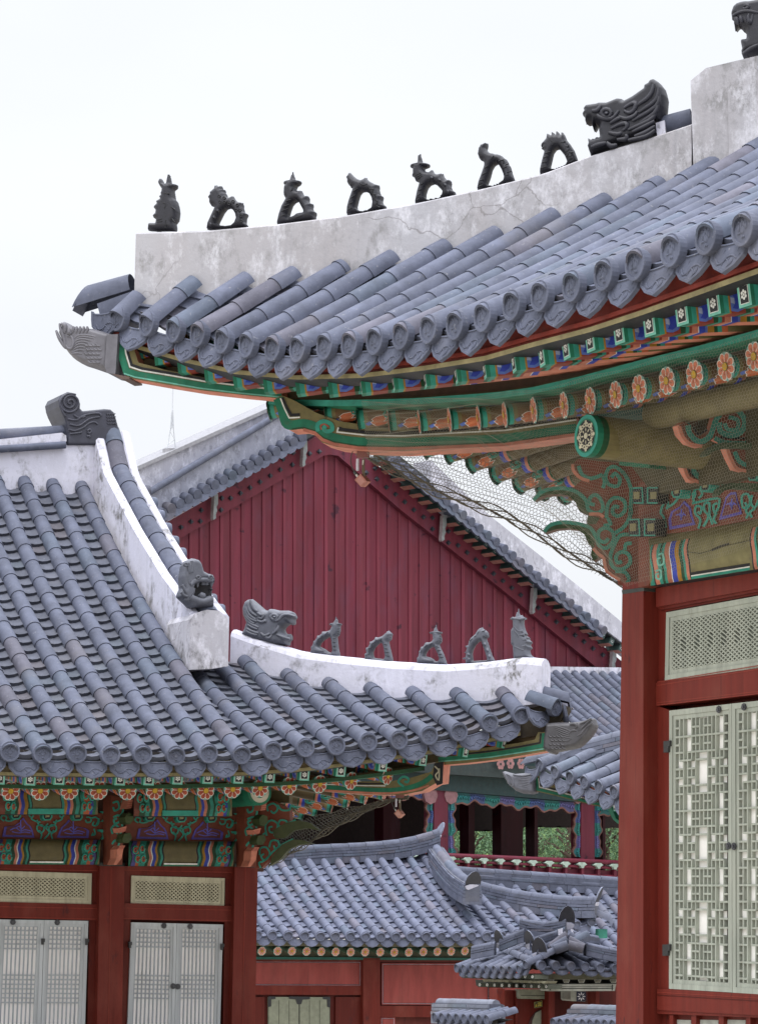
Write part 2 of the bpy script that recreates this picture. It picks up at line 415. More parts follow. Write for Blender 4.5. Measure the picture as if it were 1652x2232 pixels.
def drip_mesh(wd, ht, name='drip_tile', base=TILE, point=1.0, arc=0.055, relief=True):
    """pointed drip tile; local x across, y up, z outwards; origin at the middle of its upper edge"""
    mb = MB(); c = tuple(x * 1.0 for x in base); hw = wd / 2; th = 0.03
    top = [(hw * math.cos(math.pi * i / 8) * -1, -arc * math.sin(math.pi * i / 8)) for i in range(9)]       # left -> right, dips in the middle
    bot = [(hw * 0.99, -ht * 0.30), (hw * 0.93, -ht * 0.56), (hw * 0.56, -ht * (0.87 if point < 1 else 0.82)), (0, -ht), (-hw * 0.56, -ht * (0.87 if point < 1 else 0.82)), (-hw * 0.93, -ht * 0.56), (-hw * 0.99, -ht * 0.30)]
    pts = top + bot; m = (0, -ht * 0.5)
    ins = [(m[0] + (x - m[0]) * 0.88, m[1] + (y - m[1]) * 0.86) for x, y in pts]
    ins2 = [(m[0] + (x - m[0]) * 0.85, m[1] + (y - m[1]) * 0.82) for x, y in pts]
    L = lambda P, z: [V((x, y, z)) for x, y in P]
    mb.grid([L(pts, -th), L(pts, 0), L(ins, 0.003), L(ins2, -0.005)], c, False, True)
    nt_, nb_ = len(top), len(bot)
    mb.poly(L(ins2, -0.005), c); mb.poly(list(reversed(L(pts, -th))), c)
    if relief:
        path = smooth_poly([(-.62, .05), (-.45, -.35), (-.15, -.30), (.05, .02), (.35, .05), (.62, -.2), (.72, .1)], 3)
        mb.tube([(x * hw, m[1] + y * ht * 0.42 - ht * .05, -0.005) for x, y in path], [0.009, *[0.008] * (len(path) - 2), 0.003], 5, c)
        path = smooth_poly([(-.2, -.5), (0, -.1), (.25, -.55), (.4, -.2), (.1, -.75)], 3)
        mb.tube([(x * hw, m[1] + y * ht * 0.42 - ht * .05, -0.005) for x, y in path], 0.006, 5, c)
        for x, y in ((-.5, -.55), (.5, .3), (-.3, .25), (.1, -.35)):
            mb.tube([(x * hw, m[1] + y * ht * .4 - .01, -0.009), (x * hw + .015, m[1] + y * ht * .4 + .02, -0.006)], 0.006, 5, c)
    me = mb.mesh(name); me.materials.append(M_TILE); return me
def ridge_wall(mb, bot, top, n, th, col=(1, 1, 1), round_=0.05, endcap=True):
    """wall whose near face is bounded by two 3D polylines; extends away from n by th; rounded upper edge"""
    rows = []
    for b, t in zip(bot, top):
        q = []
        q.append(V(b)); q.append(V(t) - Z * round_)
        for k in range(1, 6):
            a = math.pi * k / 6; q.append(V(t) - Z * round_ - n * (th / 2 * (1 - math.cos(a))) + Z * (round_ * 1.6 * math.sin(a)))
        q.append(V(t) - Z * round_ - n * th); q.append(V(b) - n * th); rows.append(q)
    # split the flat faces along z so the mesh is not stretched
    mb.grid(rows, col, False)
    if endcap:
        mb.poly(rows[0], col); mb.poly(list(reversed(rows[-1])), col)
def poly_at(curve, xs, key):
    return None

def deck(mb, rows, drop=0.13, col=(0.035, 0.03, 0.028), cutf=None):
    """boards and mortar under the tiles"""
    N_ = 12
    for a, b in zip(rows, rows[1:]):
        c = cutf(a, b) if cutf else None; la, lb = (min(a.len, c), min(b.len, c)) if c else (a.len, b.len)
        mb.grid([[a.at(.17 + (la - .17) * i / N_)[0] - Z * drop, b.at(.17 + (lb - .17) * i / N_)[0] - Z * drop] for i in range(N_ + 1)], col, False)
        mb.poly([a.at(.17)[0] - Z * drop, b.at(.17)[0] - Z * drop, b.at(.17)[0] - Z * .04, a.at(.17)[0] - Z * .04], col)
# ================================================================== right hall
uR = dir2(-61); nR = V((-uR.y * -1, 0, 0))
nR = V((-math.sin(math.radians(61)), -math.cos(math.radians(61)), 0)); iR = -nR
_d = ray(1624.8, 504); AR = _d * (16.5 / _d.y)
def QR(t, off=0.0):
    q = max(0.0, t - 2.0) / 5.0
    return V((AR.x, AR.y, 0)) - uR * t + nR * (0.75 * q * q - off)
def NRl(t):
    e = (QR(t - 0.05) - QR(t + 0.05)).normalized(); n = V((e.y, -e.x, 0)); return n if n.dot(nR) > 0 else -n
def onR(px, py, off=0.0):
    """pixel -> point of the vertical sheet that follows the eave curve, off metres inward; returns point, t"""
    d = ray(px, py); lo, hi = -3.0, 11.0
    f = lambda t: QR(t, off).x * d.y - QR(t, off).y * d.x
    s0 = f(lo) > 0
    for _ in range(50):
        m = (lo + hi) / 2
        if (f(m) > 0) == s0: lo = m
        else: hi = m
    q = QR(lo, off); return V((q.x, q.y, d.z * q.y / d.y)), lo
_, TC = onR(222, 690)
hR = (iR + uR).normalized(); PH = Plane(QR(TC), hR)
discR = [(262.8, 694.5), (326.5, 705.3), (385.2, 718.8), (437.7, 728.5), (490.7, 742), (544, 751), (600.7, 758.4), (655, 760), (714, 754.5), (768, 750.8), (823, 743.1), (880, 731.5), (940, 718), (998, 709), (1058.5, 691.2), (1121.4, 666), (1183.2, 645.8), (1252.3, 624.5), (1321.8, 599.4), (1390.8, 577.2), (1468.5, 546.4), (1544.8, 519.4), (1624.8, 500), (1708, 468), (1796, 436)]
hall_r = thing('palace_hall', (1.9, 20.5, GZ), 'large red timber hall in front at the right edge, painted eaves and lattice doors', 'building')
botR = [(295, 655), (363, 622), (475, 620), (591, 606), (703, 594), (835, 569), (965, 542), (1104, 506), (1234, 463), (1379, 425), (1510, 376), (1652, 318), (1800, 250)]
bR3 = [PH.h(*p) for p in botR]; bRa = [PH.a(p) for p in bR3]; bRz = [p.z for p in bR3]
rowsR = []
for px, py in discR:
    E_, t = onR(px, py)
    # plan intersection with the hip line
    den = iR.x * hR.y - iR.y * hR.x; dx, dy = PH.P.x - E_.x, PH.P.y - E_.y
    s = (dx * hR.y - dy * hR.x) / den; a = PH.a(E_ + iR * s)
    T_ = E_ + iR * s; T_.z = interp(bRa, bRz, a) - 0.02
    if s > 7.5: T_ = E_ + iR * s
    rowsR.append((Row(E_, T_, 0.40, 0.02), t))
roofR = MB()
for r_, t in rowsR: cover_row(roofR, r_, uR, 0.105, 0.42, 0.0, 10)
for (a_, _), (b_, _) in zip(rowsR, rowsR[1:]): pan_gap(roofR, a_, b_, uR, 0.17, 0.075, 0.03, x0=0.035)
deck(roofR, [r_ for r_, t in rowsR])
roof_r = roofR.build('roof', M_TILE, hall_r)
meD = end_disc_mesh(0.112); meP = drip_mesh(0.36, 0.245, arc=0.04)
for r_, t in rowsR:
    n = (NRl(t) + nR).normalized(); place('end_tile', meD, frame(r_.E + n * 0.03, Z.cross(n), Z, n), roof_r)
for (a_, ta), (b_, tb) in zip(rowsR, rowsR[1:]):
    x = (b_.E - a_.E); x2 = x.normalized(); n = V((x2.y, -x2.x, 0)); n = n if n.dot(nR) > 0 else -n; n.normalize()
    y = (Z - x2 * x2.z); y = (y - n * 0.30).normalized(); zz = x2.cross(y).normalized()
    if zz.dot(n) < 0: x2 = -x2; zz = x2.cross(y).normalized()
    sx_ = x.length / 0.36 * 0.97
    place('drip_tile', meP, frame((a_.E + b_.E) / 2 - n * 0.035 - Z * 0.018, x2 * sx_, y, zz), roof_r)
# hip ridge and the end block of the descending ridge
topR = [(297, 505), (375, 503), (452, 500.6), (606, 486.3), (757, 467), (910, 440), (1043, 411), (1182, 376.7), (1280.6, 339), (1431, 293), (1506, 268)]
tR3 = [PH.h(*p) for p in topR]; tRa = [PH.a(p) for p in tR3]; tRz = [p.z for p in tR3]
rid = MB(); bb, tt = [], []
a0, a1 = tRa[0], tRa[-1]
for i in range(61):
    a = a0 + (a1 - a0) * i / 60
    bb.append(PH.p(a, interp(bRa, bRz, a) - 0.12)); tt.append(PH.p(a, interp(tRa, tRz, a)))
ridge_wall(rid, bb, tt, PH.n, 0.34, round_=0.02)
hip_r = rid.build('hip_ridge', M_PLR, hall_r)
blk = MB(); P2 = PH.shift(0.07)
edge = [(1504, 176), (1538, 148), (1652, 121), (1800, 80), (1800, 300), (1652, 326), (1600, 346), (1511, 382)]
blk.prism([P2.h(*p) for p in edge], -P2.n * 0.55)
rr_ = MB(); P3 = PH.shift(0.085)
rr_.prism([P3.h(*p) for p in [(1585, 196), (1662, 176), (1800, 150), (1800, 290), (1652, 324), (1588, 350)]], -P3.n * 0.04)
bk_o = blk.build('gable_ridge', M_PLR, hall_r); rr_.build('ridge_panel', M_PLR, bk_o)
tl_ = MB(); PHc = PH.shift(-0.17)
tl_.tube([PHc.h(1440, 276), PHc.h(1508, 258)], 0.085, 10, tint()); tl_.build('ridge_tile', M_TILE, hip_r)
pk = MB(); pk.prism([PH.shift(-.05).h(*p) for p in [(1428, 268), (1447, 262), (1450, 292), (1432, 300)]], -PH.n * 0.2, (1, 1, 1)); pk.build('mortar_block', M_PLL, hip_r)
# corner tiles at the tip
cr_ = MB(); q0 = PHc.h(292, 628); q1 = PHc.h(203, 655)
ax = (q1 - q0).normalized(); lt = ax.cross(Z).normalized(); nn_ = lt.cross(ax)
rows = []
for p, rr in ((q0, 0.115), (q1, 0.125)):
    sh = ax * (0.10 if p is q1 else 0)
    rows.append([p + lt * (math.cos(a) * rr) + nn_ * (math.sin(a) * rr * 1.1) - ax * ((1 - math.sin(a)) * -0.12 if p is q1 else 0) for a in (math.pi * (-0.1 + 1.2 * i / 12) for i in range(13))])
cr_.grid(rows, tint()); cr_.grid([[lerp(p, q1, 0.22) for p in rows[1]], rows[1]], tint())
cr_.poly([p - nn_ * 0.03 for p in rows[1]], TILE)
cr_.build('corner_tile', M_TILE, roof_r)
n_ = (nR + V((0, -.5, 0))).normalized()
fb = MB(); PHf = PH.shift(-.02); fb.prism([PHf.h(*p) for p in [(212, 662), (290, 634), (300, 690), (262, 712), (222, 700)]], -PH.n * 0.25, TILE); fb.build('corner_tile_bed', M_TILE, roof_r)
y_ = (Z - n_ * n_.z).normalized()
place('drip_tile', meP, frame(PH.shift(.06).h(231, 672), y_.cross(n_), y_, n_), roof_r)

# ------------------------------------------------------------------ figures on the ridge
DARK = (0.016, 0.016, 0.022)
def hat_and_lines(hat=None, lines=(), bumps=(), dep=0.083, col=None):
    def fn(m, f, to3d):
        k = (V(to3d(1, 0, 0)) - V(to3d(0, 0, 0))).length
        if hat:
            (x, y), = f([hat[:2]]); c = V(to3d(x, y, 0)); R_ = k * (f([(hat[0] + hat[2], hat[1])])[0][0] - x); n = 16
            ring = lambda r, z: [c + V((math.cos(2 * math.pi * i / n) * r, math.sin(2 * math.pi * i / n) * r, z)) for i in range(n)]
            m.grid([ring(R_ * .3, -R_ * .32), ring(R_, -.1 * R_), ring(R_, .06 * R_), ring(R_ * .30, R_ * .22), ring(R_ * .11, R_ * .7), ring(.005, R_ * 1.2)], col, True, True)
        for l in lines:
            m.tube([to3d(x, y, dep) for x, y in smooth_poly(f(l), 2)], .0065, 4, tuple(v * .45 for v in col))
        for x, y in f(bumps):
            c = V(to3d(x, y, dep - .02)); m.tube([c, c + (V(to3d(0, 0, 1)) - V(to3d(0, 0, 0))).normalized() * .05], [.024, .004], 8, col)
    return fn
def statuette(name, px0, outline, hole, plane, T, R, h, col, label, cat, group, sc_=8.26, extra=None, kind_part='body'):
    f = crop(px0[0], px0[1], sc_); o2 = f(outline); hs = [f(hole)] if hole else []
    x = sum(p[0] for p in o2) / len(o2); y = max(p[1] for p in o2)
    t_ = thing(name, plane.h(x, y), label, cat, group); m = MB()
    P0 = plane.P
    def to3d(px, py, d): return plane.h(px, py) + plane.n * d
    inflate(m, o2, hs, to3d, T, R, h, col)
    if extra: extra(m, f, lambda px, py, d: plane.shift(d).h(px, py))
    m.build(kind_part, M_CLAY, t_); return t_
PF = PH.shift(-0.15)
def bands(segs, r=0.009):
    def fn(m, f, to3d, col=None):
        for s in segs:
            pts = f(s); m.tube([to3d(x, y, 0.052) for x, y in pts], r, 5, (0.03, 0.03, 0.038))
    return fn
GRP_R = 'dark clay figures along the right hall ridge'
FR = [
 ((540, 640), [(165,1880),(185,1690),(225,1650),(405,1655),(425,1550),(320,1470),(325,1420),(400,1350),(412,1280),(390,1220),(340,1180),(370,1130),(450,1050),(410,1005),(460,955),(550,905),(515,850),(530,815),(575,790),(560,740),(590,680),(600,580),(545,530),(485,410),(520,310),(560,262),(600,300),(655,415),(735,430),(785,150),(803,125),(825,160),(870,430),(1000,450),(1070,510),(1030,560),(950,620),(965,720),(990,890),(1060,980),(1100,1120),(1125,1300),(1110,1430),(1090,1560),(1010,1660),(1030,1760),(1020,1900),(760,1890),(400,1900)], None,
  'dark figure of a robed man in a spiked hat at the right ridge tip'),
 ((750, 660), [(250,1690),(280,1490),(390,1250),(500,1010),(480,985),(390,955),(335,870),(335,745),(290,700),(360,600),(345,540),(410,490),(490,420),(495,360),(550,295),(600,365),(710,335),(725,440),(805,450),(800,540),(850,580),(870,660),(940,710),(1070,650),(1120,750),(1220,840),(1370,850),(1365,980),(1410,1150),(1515,1210),(1460,1310),(1445,1470),(1510,1560),(1490,1610),(900,1650)],
  [(590,1510),(620,1430),(760,1150),(850,1040),(960,1010),(1050,1070),(1130,1200),(1160,1340),(1110,1470),(1020,1550),(850,1575),(680,1560)],
  'dark crouching figure with a crested human head, next to the robed man'),
 ((1020, 640), [(190,1685),(250,1400),(340,1130),(470,900),(420,830),(405,740),(410,650),(415,570),(430,500),(475,460),(405,405),(450,360),(600,325),(650,170),(685,90),(710,170),(740,280),(770,325),(870,350),(920,410),(880,450),(800,500),(770,570),(800,630),(870,660),(960,645),(1000,750),(1050,820),(1160,810),(1180,850),(1175,960),(1210,1030),(1310,1060),(1285,1160),(1310,1250),(1410,1330),(1370,1430),(1385,1550),(1280,1570),(500,1670)],
  [(575,1510),(560,1400),(600,1250),(660,1090),(740,1000),(830,965),(870,1000),(1010,1270),(1015,1320),(830,1350),(740,1420),(620,1470)],
  'dark hatted figure with a folded leg, third from the left on the right ridge'),
 ((1270, 620), [(285,1560),(300,1330),(350,1130),(420,930),(485,740),(410,715),(385,660),(340,620),(305,560),(310,460),(270,410),(330,345),(380,235),(500,360),(600,440),(740,490),(830,450),(900,395),(925,460),(980,510),(1180,620),(1290,640),(1280,760),(1340,950),(1410,990),(1380,1120),(1430,1240),(1500,1290),(1495,1380),(900,1485),(600,1520)],
  [(600,1360),(595,1270),(640,1080),(690,920),(760,840),(870,830),(970,880),(1050,1020),(1085,1180),(1060,1340),(950,1410),(800,1440),(680,1440)],
  'dark hatless arched figure with a pointed horn, between two hatted arched figures'),
 ((1530, 560), [(250,1700),(290,1480),(320,1330),(385,1110),(375,1050),(270,1000),(225,890),(160,850),(190,790),(190,640),(205,610),(130,550),(170,490),(340,440),(350,250),(393,155),(450,280),(485,435),(640,460),(680,510),(640,570),(545,610),(545,670),(600,720),(700,740),(800,660),(850,760),(950,805),(1120,770),(1160,880),(1240,980),(1340,975),(1380,1020),(1365,1150),(1415,1290),(1500,1350),(1495,1440),(1050,1540),(700,1610)],
  [(610,1575),(580,1500),(585,1380),(640,1210),(720,1120),(820,1085),(920,1120),(1050,1250),(1110,1330),(1090,1430),(1020,1505),(800,1550)],
  'dark figure in a wide pointed hat with a knobbly back, middle of the right ridge'),
 ((1760, 510), [(275,1690),(320,1450),(400,1240),(495,960),(500,880),(470,810),(390,770),(330,690),(300,600),(320,480),(330,410),(375,350),(385,300),(450,285),(540,240),(610,245),(600,340),(575,430),(620,510),(700,560),(800,575),(860,600),(950,600),(1050,640),(1110,700),(1190,750),(1250,850),(1270,920),(1310,960),(1350,1090),(1365,1170),(1400,1260),(1430,1350),(1420,1420),(1000,1530),(600,1630)],
  [(610,1570),(600,1500),(680,1290),(740,1050),(810,930),(900,875),(950,920),(1020,1040),(1080,1190),(1110,1300),(1090,1400),(960,1490),(780,1545)],
  'dark arched beast with a ringed back and raised cap, second from the dark dragon head'),
 ((2000, 460), [(235,1620),(240,1480),(300,1220),(380,920),(350,870),(275,820),(340,775),(275,760),(300,680),(390,580),(440,520),(465,350),(600,420),(600,295),(680,340),(740,415),(750,265),(830,330),(895,430),(915,320),(950,320),(1020,420),(1080,570),(1180,690),(1310,890),(1440,1250),(1000,1400),(600,1520)],
  [(575,1440),(570,1350),(610,1180),(660,960),(740,850),(830,825),(900,900),(1000,1030),(1060,1170),(1080,1260),(1040,1330),(850,1400),(640,1465)],
  'dark arched fish-like beast with four upright fins, next to the dark dragon head')]
def ring_pts(cx, cy, rx, ry, n=12): return [(cx + rx * math.cos(2 * math.pi * i / n), cy + ry * math.sin(2 * math.pi * i / n)) for i in range(n + 1)]
FX = [((810, 500, 245), [[(600,1000),(700,1050),(650,1180)],[(430,1540),(580,1500)],[(430,1600),(590,1580)],[(860,1130),(980,1220)],[(880,1500),(960,1600)],[(700,1550),(680,1800)],[(620,720),(820,720)]], []),
 (None, [ring_pts(x, y, 38, 38, 8) for x, y in ((620,640),(770,690),(640,810),(785,820),(925,870),(1050,800),(1180,910),(1265,1070),(1145,1060),(1300,1235),(1305,1410))], [(560,1080),(450,1290),(350,1500)]),
 ((665, 390, 250), [[(270,1440),(440,1365)],[(310,1270),(510,1190)],[(360,1130),(555,1060)],[(470,950),(610,905)],[(720,1470),(950,1400)],[(590,640),(650,600),(650,550)]], []),
 (None, [[(310,1385),(440,1315)],[(345,1210),(460,1150)],[(400,1020),(540,920)],[(470,830),(610,720)],[(680,560),(780,625),(910,580)],[(910,640),(980,740),(1110,750)],[(1100,760),(1060,880),(1170,920)],[(1170,950),(1140,1060),(1240,1130)],[(1230,1140),(1180,1240),(1290,1310)]], []),
 ((405, 525, 270), [[(290,1580),(370,1545)],[(310,1450),(395,1390)],[(345,1290),(455,1225)],[(395,1110),(480,1065)],[(270,800),(415,745)],[(330,850),(440,790)],[(340,900),(475,835)]], [(740,890),(980,960),(1150,1110),(1230,1310)]),
 (None, [[(300,1590),(440,1520)],[(350,1390),(480,1345)],[(410,1220),(550,1135)],[(490,1010),(620,915)],[(700,720),(780,620)],[(930,790),(1090,740),(1080,850)],[(1070,1000),(1180,960)],[(1200,1130),(1340,1100)],[(1150,890),(1250,870)],[(1150,1230),(1250,1200)]], []),
 (None, [[(260,1420),(440,1360)],[(300,1245),(440,1205)],[(330,1100),(480,1040)],[(390,960),(545,905)],[(570,560),(640,610),(620,700)],[(870,620),(930,620),(1020,580)],[(1020,740),(1080,750),(1130,710)],[(1020,900),(1080,890),(1130,830)],[(1130,920),(1190,930),(1260,920)],[(1040,1040),(1090,1010),(1100,950)],[(1100,1050),(1170,1050),(1220,980)],[(1150,1220),(1230,1190),(1270,1120)]], [])]
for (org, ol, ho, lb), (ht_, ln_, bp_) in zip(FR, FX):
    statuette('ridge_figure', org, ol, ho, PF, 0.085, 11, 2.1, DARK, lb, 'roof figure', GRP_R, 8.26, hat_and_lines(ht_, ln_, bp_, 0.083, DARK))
def mane(m, f, to3d, lines, dep, r, col):
    for l in lines:
        p = smooth_poly(f(l), 3); k = len(p)
        m.tube([to3d(x, y, dep) for x, y in p], [r * (0.5 + 0.5 * math.sin(math.pi * (i + .5) / k)) for i in range(k)], 6, col)
def dragon_extra(lines, eyes, dep, r, col, sc_):
    def fn(m, f, to3d):
        mane(m, f, to3d, lines, dep, r, col)
        for (ex, ey, ew, eh) in eyes:
            p = f(ring_pts(ex, ey, ew, eh)); m.tube([to3d(x, y, dep + .004) for x, y in p], r * 0.9, 6, col)
            q = f([(ex, ey)])[0]; wpx = f([(ex + ew * .6, ey)])[0][0] - q[0]
            rows = []
            for k in range(5):
                a = math.pi / 2 * k / 4; rr = wpx * math.cos(a)
                rows.append([to3d(q[0] + rr * math.cos(2 * math.pi * i / 10), q[1] + rr * .8 * math.sin(2 * math.pi * i / 10), dep - .01 + 0.05 * math.sin(a)) for i in range(10)])
            m.grid(rows, col, True, True)
    return fn
DL = [[(1260,150),(1200,330),(1000,480)],[(1330,200),(1290,400),(1020,590)],[(1340,300),(1290,500),(930,720)],[(1330,430),(1270,600),(1050,750)],[(1290,600),(1180,720),(860,860)],[(1270,720),(1130,800),(930,890)],[(1280,800),(1130,900),(960,960)],[(1280,860),(1140,960),(860,1020)],
      [(380,620),(440,670),(600,690),(720,560)],[(720,650),(830,690),(960,640),(1000,570)],[(800,520),(900,460),(980,440),(960,540),(880,600),(800,560)],[(580,760),(700,690),(750,680)],[(600,840),(720,780),(830,760),(840,820),(780,870)],[(560,900),(700,930),(760,900)],[(530,1050),(600,1110),(690,1090)],[(690,1010),(830,1000),(830,930)],[(290,1130),(400,1090),(520,1060)],[(300,560),(380,560),(440,480)]]
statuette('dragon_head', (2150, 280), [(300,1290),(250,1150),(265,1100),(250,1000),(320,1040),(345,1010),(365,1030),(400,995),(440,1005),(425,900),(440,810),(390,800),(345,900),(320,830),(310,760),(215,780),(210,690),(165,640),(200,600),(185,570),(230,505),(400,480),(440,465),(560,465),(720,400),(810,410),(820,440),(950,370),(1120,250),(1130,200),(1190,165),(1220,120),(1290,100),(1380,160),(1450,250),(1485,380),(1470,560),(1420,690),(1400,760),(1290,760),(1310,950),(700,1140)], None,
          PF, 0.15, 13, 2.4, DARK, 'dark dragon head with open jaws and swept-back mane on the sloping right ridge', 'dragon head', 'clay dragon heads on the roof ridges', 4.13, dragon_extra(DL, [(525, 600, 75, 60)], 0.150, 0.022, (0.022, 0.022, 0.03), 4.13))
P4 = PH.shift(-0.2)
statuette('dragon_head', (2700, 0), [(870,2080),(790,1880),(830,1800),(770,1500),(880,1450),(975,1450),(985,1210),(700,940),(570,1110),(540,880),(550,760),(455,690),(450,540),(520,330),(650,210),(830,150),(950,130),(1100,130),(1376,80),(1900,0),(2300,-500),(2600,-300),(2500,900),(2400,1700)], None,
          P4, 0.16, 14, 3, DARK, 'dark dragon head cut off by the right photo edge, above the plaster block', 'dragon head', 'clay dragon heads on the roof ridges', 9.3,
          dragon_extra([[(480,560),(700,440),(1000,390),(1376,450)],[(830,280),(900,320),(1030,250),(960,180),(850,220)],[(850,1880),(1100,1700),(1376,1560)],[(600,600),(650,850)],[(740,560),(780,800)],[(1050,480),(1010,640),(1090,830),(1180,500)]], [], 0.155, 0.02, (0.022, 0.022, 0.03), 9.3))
# ================================================================== left hall
BL = 26
uL = dir2(BL); nL = V((math.sin(math.radians(BL)), -math.cos(math.radians(BL)), 0)); iL = -nL
_d = ray(310, 1644); AL = _d * (28.0 / _d.y)
def QL(t, off=0.0):
    q = max(0.0, t - 1.0) / 4.0
    return V((AL.x, AL.y, 0)) + uL * t + nL * (0.18 * q * q - off)
def NLl(t):
    e = (QL(t + 0.05) - QL(t - 0.05)).normalized(); n = V((e.y, -e.x, 0)); return n if n.dot(nL) > 0 else -n
def onL(px, py, off=0.0):
    d = ray(px, py); lo, hi = -6.0, 9.0
    f = lambda t: QL(t, off).x * d.y - QL(t, off).y * d.x
    s0 = f(lo) > 0
    for _ in range(50):
        m = (lo + hi) / 2
        if (f(m) > 0) == s0: lo = m
        else: hi = m
    q = QL(lo, off); return V((q.x, q.y, d.z * q.y / d.y)), lo
_, TCL = onL(1212, 1535)
hL = (iL - uL).normalized(); PLH = Plane(QL(TCL), hL)
_e593, _ = onL(593, 1636)
HLEN = (QL(TCL).dot(uL) - (_e593.dot(uL) - 0.20)) / 0.7071
Pg = QL(TCL) + hL * HLEN                               # where hip ridge and gable ridge meet
Pg = V((Pg.x, Pg.y, 0)); PLG = Plane(Pg, iL)           # left face of the gable ridge
A_TOP = PLG.a(PLG.h(203.7, 1072)); A_LOW = PLG.a(PLG.h(412, 1449)); PgL = Pg + iL * A_LOW; Pm = Pg + iL * A_TOP; print('A_TOP', A_TOP, proj(V((Pg.x, Pg.y, 3.0))), HLEN); PLM = Plane(Pm, uL)               # face of the main ridge
hall_l = thing('palace_hall', (-2.0, 29.5, GZ), 'tiled hall at the left with white ridges, painted eaves and grey lattice doors', 'building')
discL = [(-122, 1622), (-50, 1630), (21, 1638), (92.5, 1642), (167, 1642), (240, 1645), (310, 1644), (382, 1647), (453, 1642), (525, 1644.5), (593, 1636), (664, 1629), (731, 1625), (801, 1617), (867.4, 1613), (933, 1603), (998, 1595), (1065, 1575.5), (1133.7, 1558)]
botL = [(1175, 1506), (1110, 1513), (1031, 1516), (958, 1514), (866, 1511), (778, 1499), (694, 1490), (604, 1467), (514, 1437), (440, 1412)]
b3 = [PLH.h(*p) for p in botL]; bLa = [PLH.a(p) for p in b3]; bLz = [p.z for p in b3]
gb = [(414, 1449), (326.5, 1303.6), (267, 1201.8), (246, 1159.6), (203.7, 1072)]
g3 = [PLG.h(*p) for p in gb]; gLa = [PLG.a(p) for p in g3]; gLz = [p.z for p in g3]
zM = PLM.h(112, 1056).z
rowsL = []; ug = Pg.dot(uL)
for px, py in discL:
    E_, t = onL(px, py)
    if E_.dot(uL) < ug + 0.05:
        den = iL.x * uL.y - iL.y * uL.x; dx, dy = Pm.x - E_.x, Pm.y - E_.y
        s = (dx * uL.y - dy * uL.x) / den; T_ = E_ + iL * s; T_.z = zM - 0.01
    else:
        den = iL.x * hL.y - iL.y * hL.x; dx, dy = PLH.P.x - E_.x, PLH.P.y - E_.y
        s = (dx * hL.y - dy * hL.x) / den; T_ = E_ + iL * s; T_.z = interp(bLa, bLz, PLH.a(T_)) - 0.0
    rowsL.append((Row(E_, T_, 0.40, 0.028), t))
roofL = MB()
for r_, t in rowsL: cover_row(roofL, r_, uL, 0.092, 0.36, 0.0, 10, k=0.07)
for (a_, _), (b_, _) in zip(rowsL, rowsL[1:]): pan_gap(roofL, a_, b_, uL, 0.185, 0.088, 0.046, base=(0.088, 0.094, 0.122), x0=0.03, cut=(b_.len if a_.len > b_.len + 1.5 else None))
deck(roofL, [r_ for r_, t in rowsL], cutf=lambda a, b: b.len if a.len > b.len + 1.5 else None)
roof_l = roofL.build('roof', M_TILE, hall_l)
meDL = end_disc_mesh(0.103); mePL = drip_mesh(0.36, 0.225, point=0.9, arc=0.045)
for r_, t in rowsL:
    n = NLl(t); place('end_tile', meDL, frame(r_.E + n * 0.03, Z.cross(n), Z, n), roof_l)
for (a_, ta), (b_, tb) in zip(rowsL, rowsL[1:]):
    x = (b_.E - a_.E); x2 = x.normalized(); n = V((x2.y, -x2.x, 0)); n = n if n.dot(nL) > 0 else -n; n.normalize()
    y = (Z - x2 * x2.z); y = (y - n * 0.30).normalized(); zz = x2.cross(y).normalized()
    if zz.dot(n) < 0: x2 = -x2; zz = x2.cross(y).normalized()
    place('drip_tile', mePL, frame((a_.E + b_.E) / 2 - n * 0.055 - Z * 0.03, x2 * (x.length / 0.36 * 0.97), y, zz), roof_l)
print('ROWS R', [round((b_[0].E - a_[0].E).length, 3) for a_, b_ in zip(rowsR, rowsR[1:])], [round(r_[0].E.y, 1) for r_ in rowsR])
print('ROWS L', [round((b_[0].E - a_[0].E).length, 3) for a_, b_ in zip(rowsL, rowsL[1:])], [round(r_[0].E.y, 1) for r_ in rowsL], zM)
# hip ridge
topL = [(1180, 1446), (1138, 1441), (1054, 1452), (970, 1458), (857, 1452), (745, 1441), (649, 1429), (576, 1407), (503, 1381)]
t3 = [PLH.h(*p) for p in topL]; tLa = [PLH.a(p) for p in t3]; tLz = [p.z for p in t3]
rid = MB(); bb, tt = [], []
for i in range(61):
    a = tLa[0] + (tLa[-1] - tLa[0]) * i / 60
    bb.append(PLH.p(a, interp(bLa, bLz, a) - 0.14)); tt.append(PLH.p(a, interp(tLa, tLz, a) + 0.03))
ridge_wall(rid, bb, tt, PLH.n, 0.36, round_=0.06)
hip_l = rid.build('hip_ridge', M_PLL, hall_l)
# gable ridge with its channel of round tiles
gt = [(421, 1342), (351, 1247.4), (291.4, 1149), (224.7, 1022.7), (207, 942)]
gt3 = [PLG.h(*p) for p in gt]; gta = [PLG.a(p) for p in gt3]; gtz = [p.z for p in gt3]
GW = 0.47; rid = MB(); rt = MB(); sec = []; path = []
for i in range(41):
    a = A_LOW + (A_TOP + 0.05 - A_LOW) * i / 40
    zt = interp(list(gta), list(gtz), a); zb = interp(list(gLa), list(gLz), a) - (0.12 if i > 6 else 0.02 * i)
    P_ = lambda o, z: PLG.p(a, z, -o)
    sec.append([P_(0, zb), P_(0, zt - .03), P_(.03, zt), P_(.10, zt), P_(.12, zt - .03), P_(.12, zt - .10), P_(GW - .12, zt - .10), P_(GW - .12, zt - .03), P_(GW - .10, zt), P_(GW - .03, zt), P_(GW, zt - .03), P_(GW, zb)])
    path.append(P_(GW / 2, zt - .045))
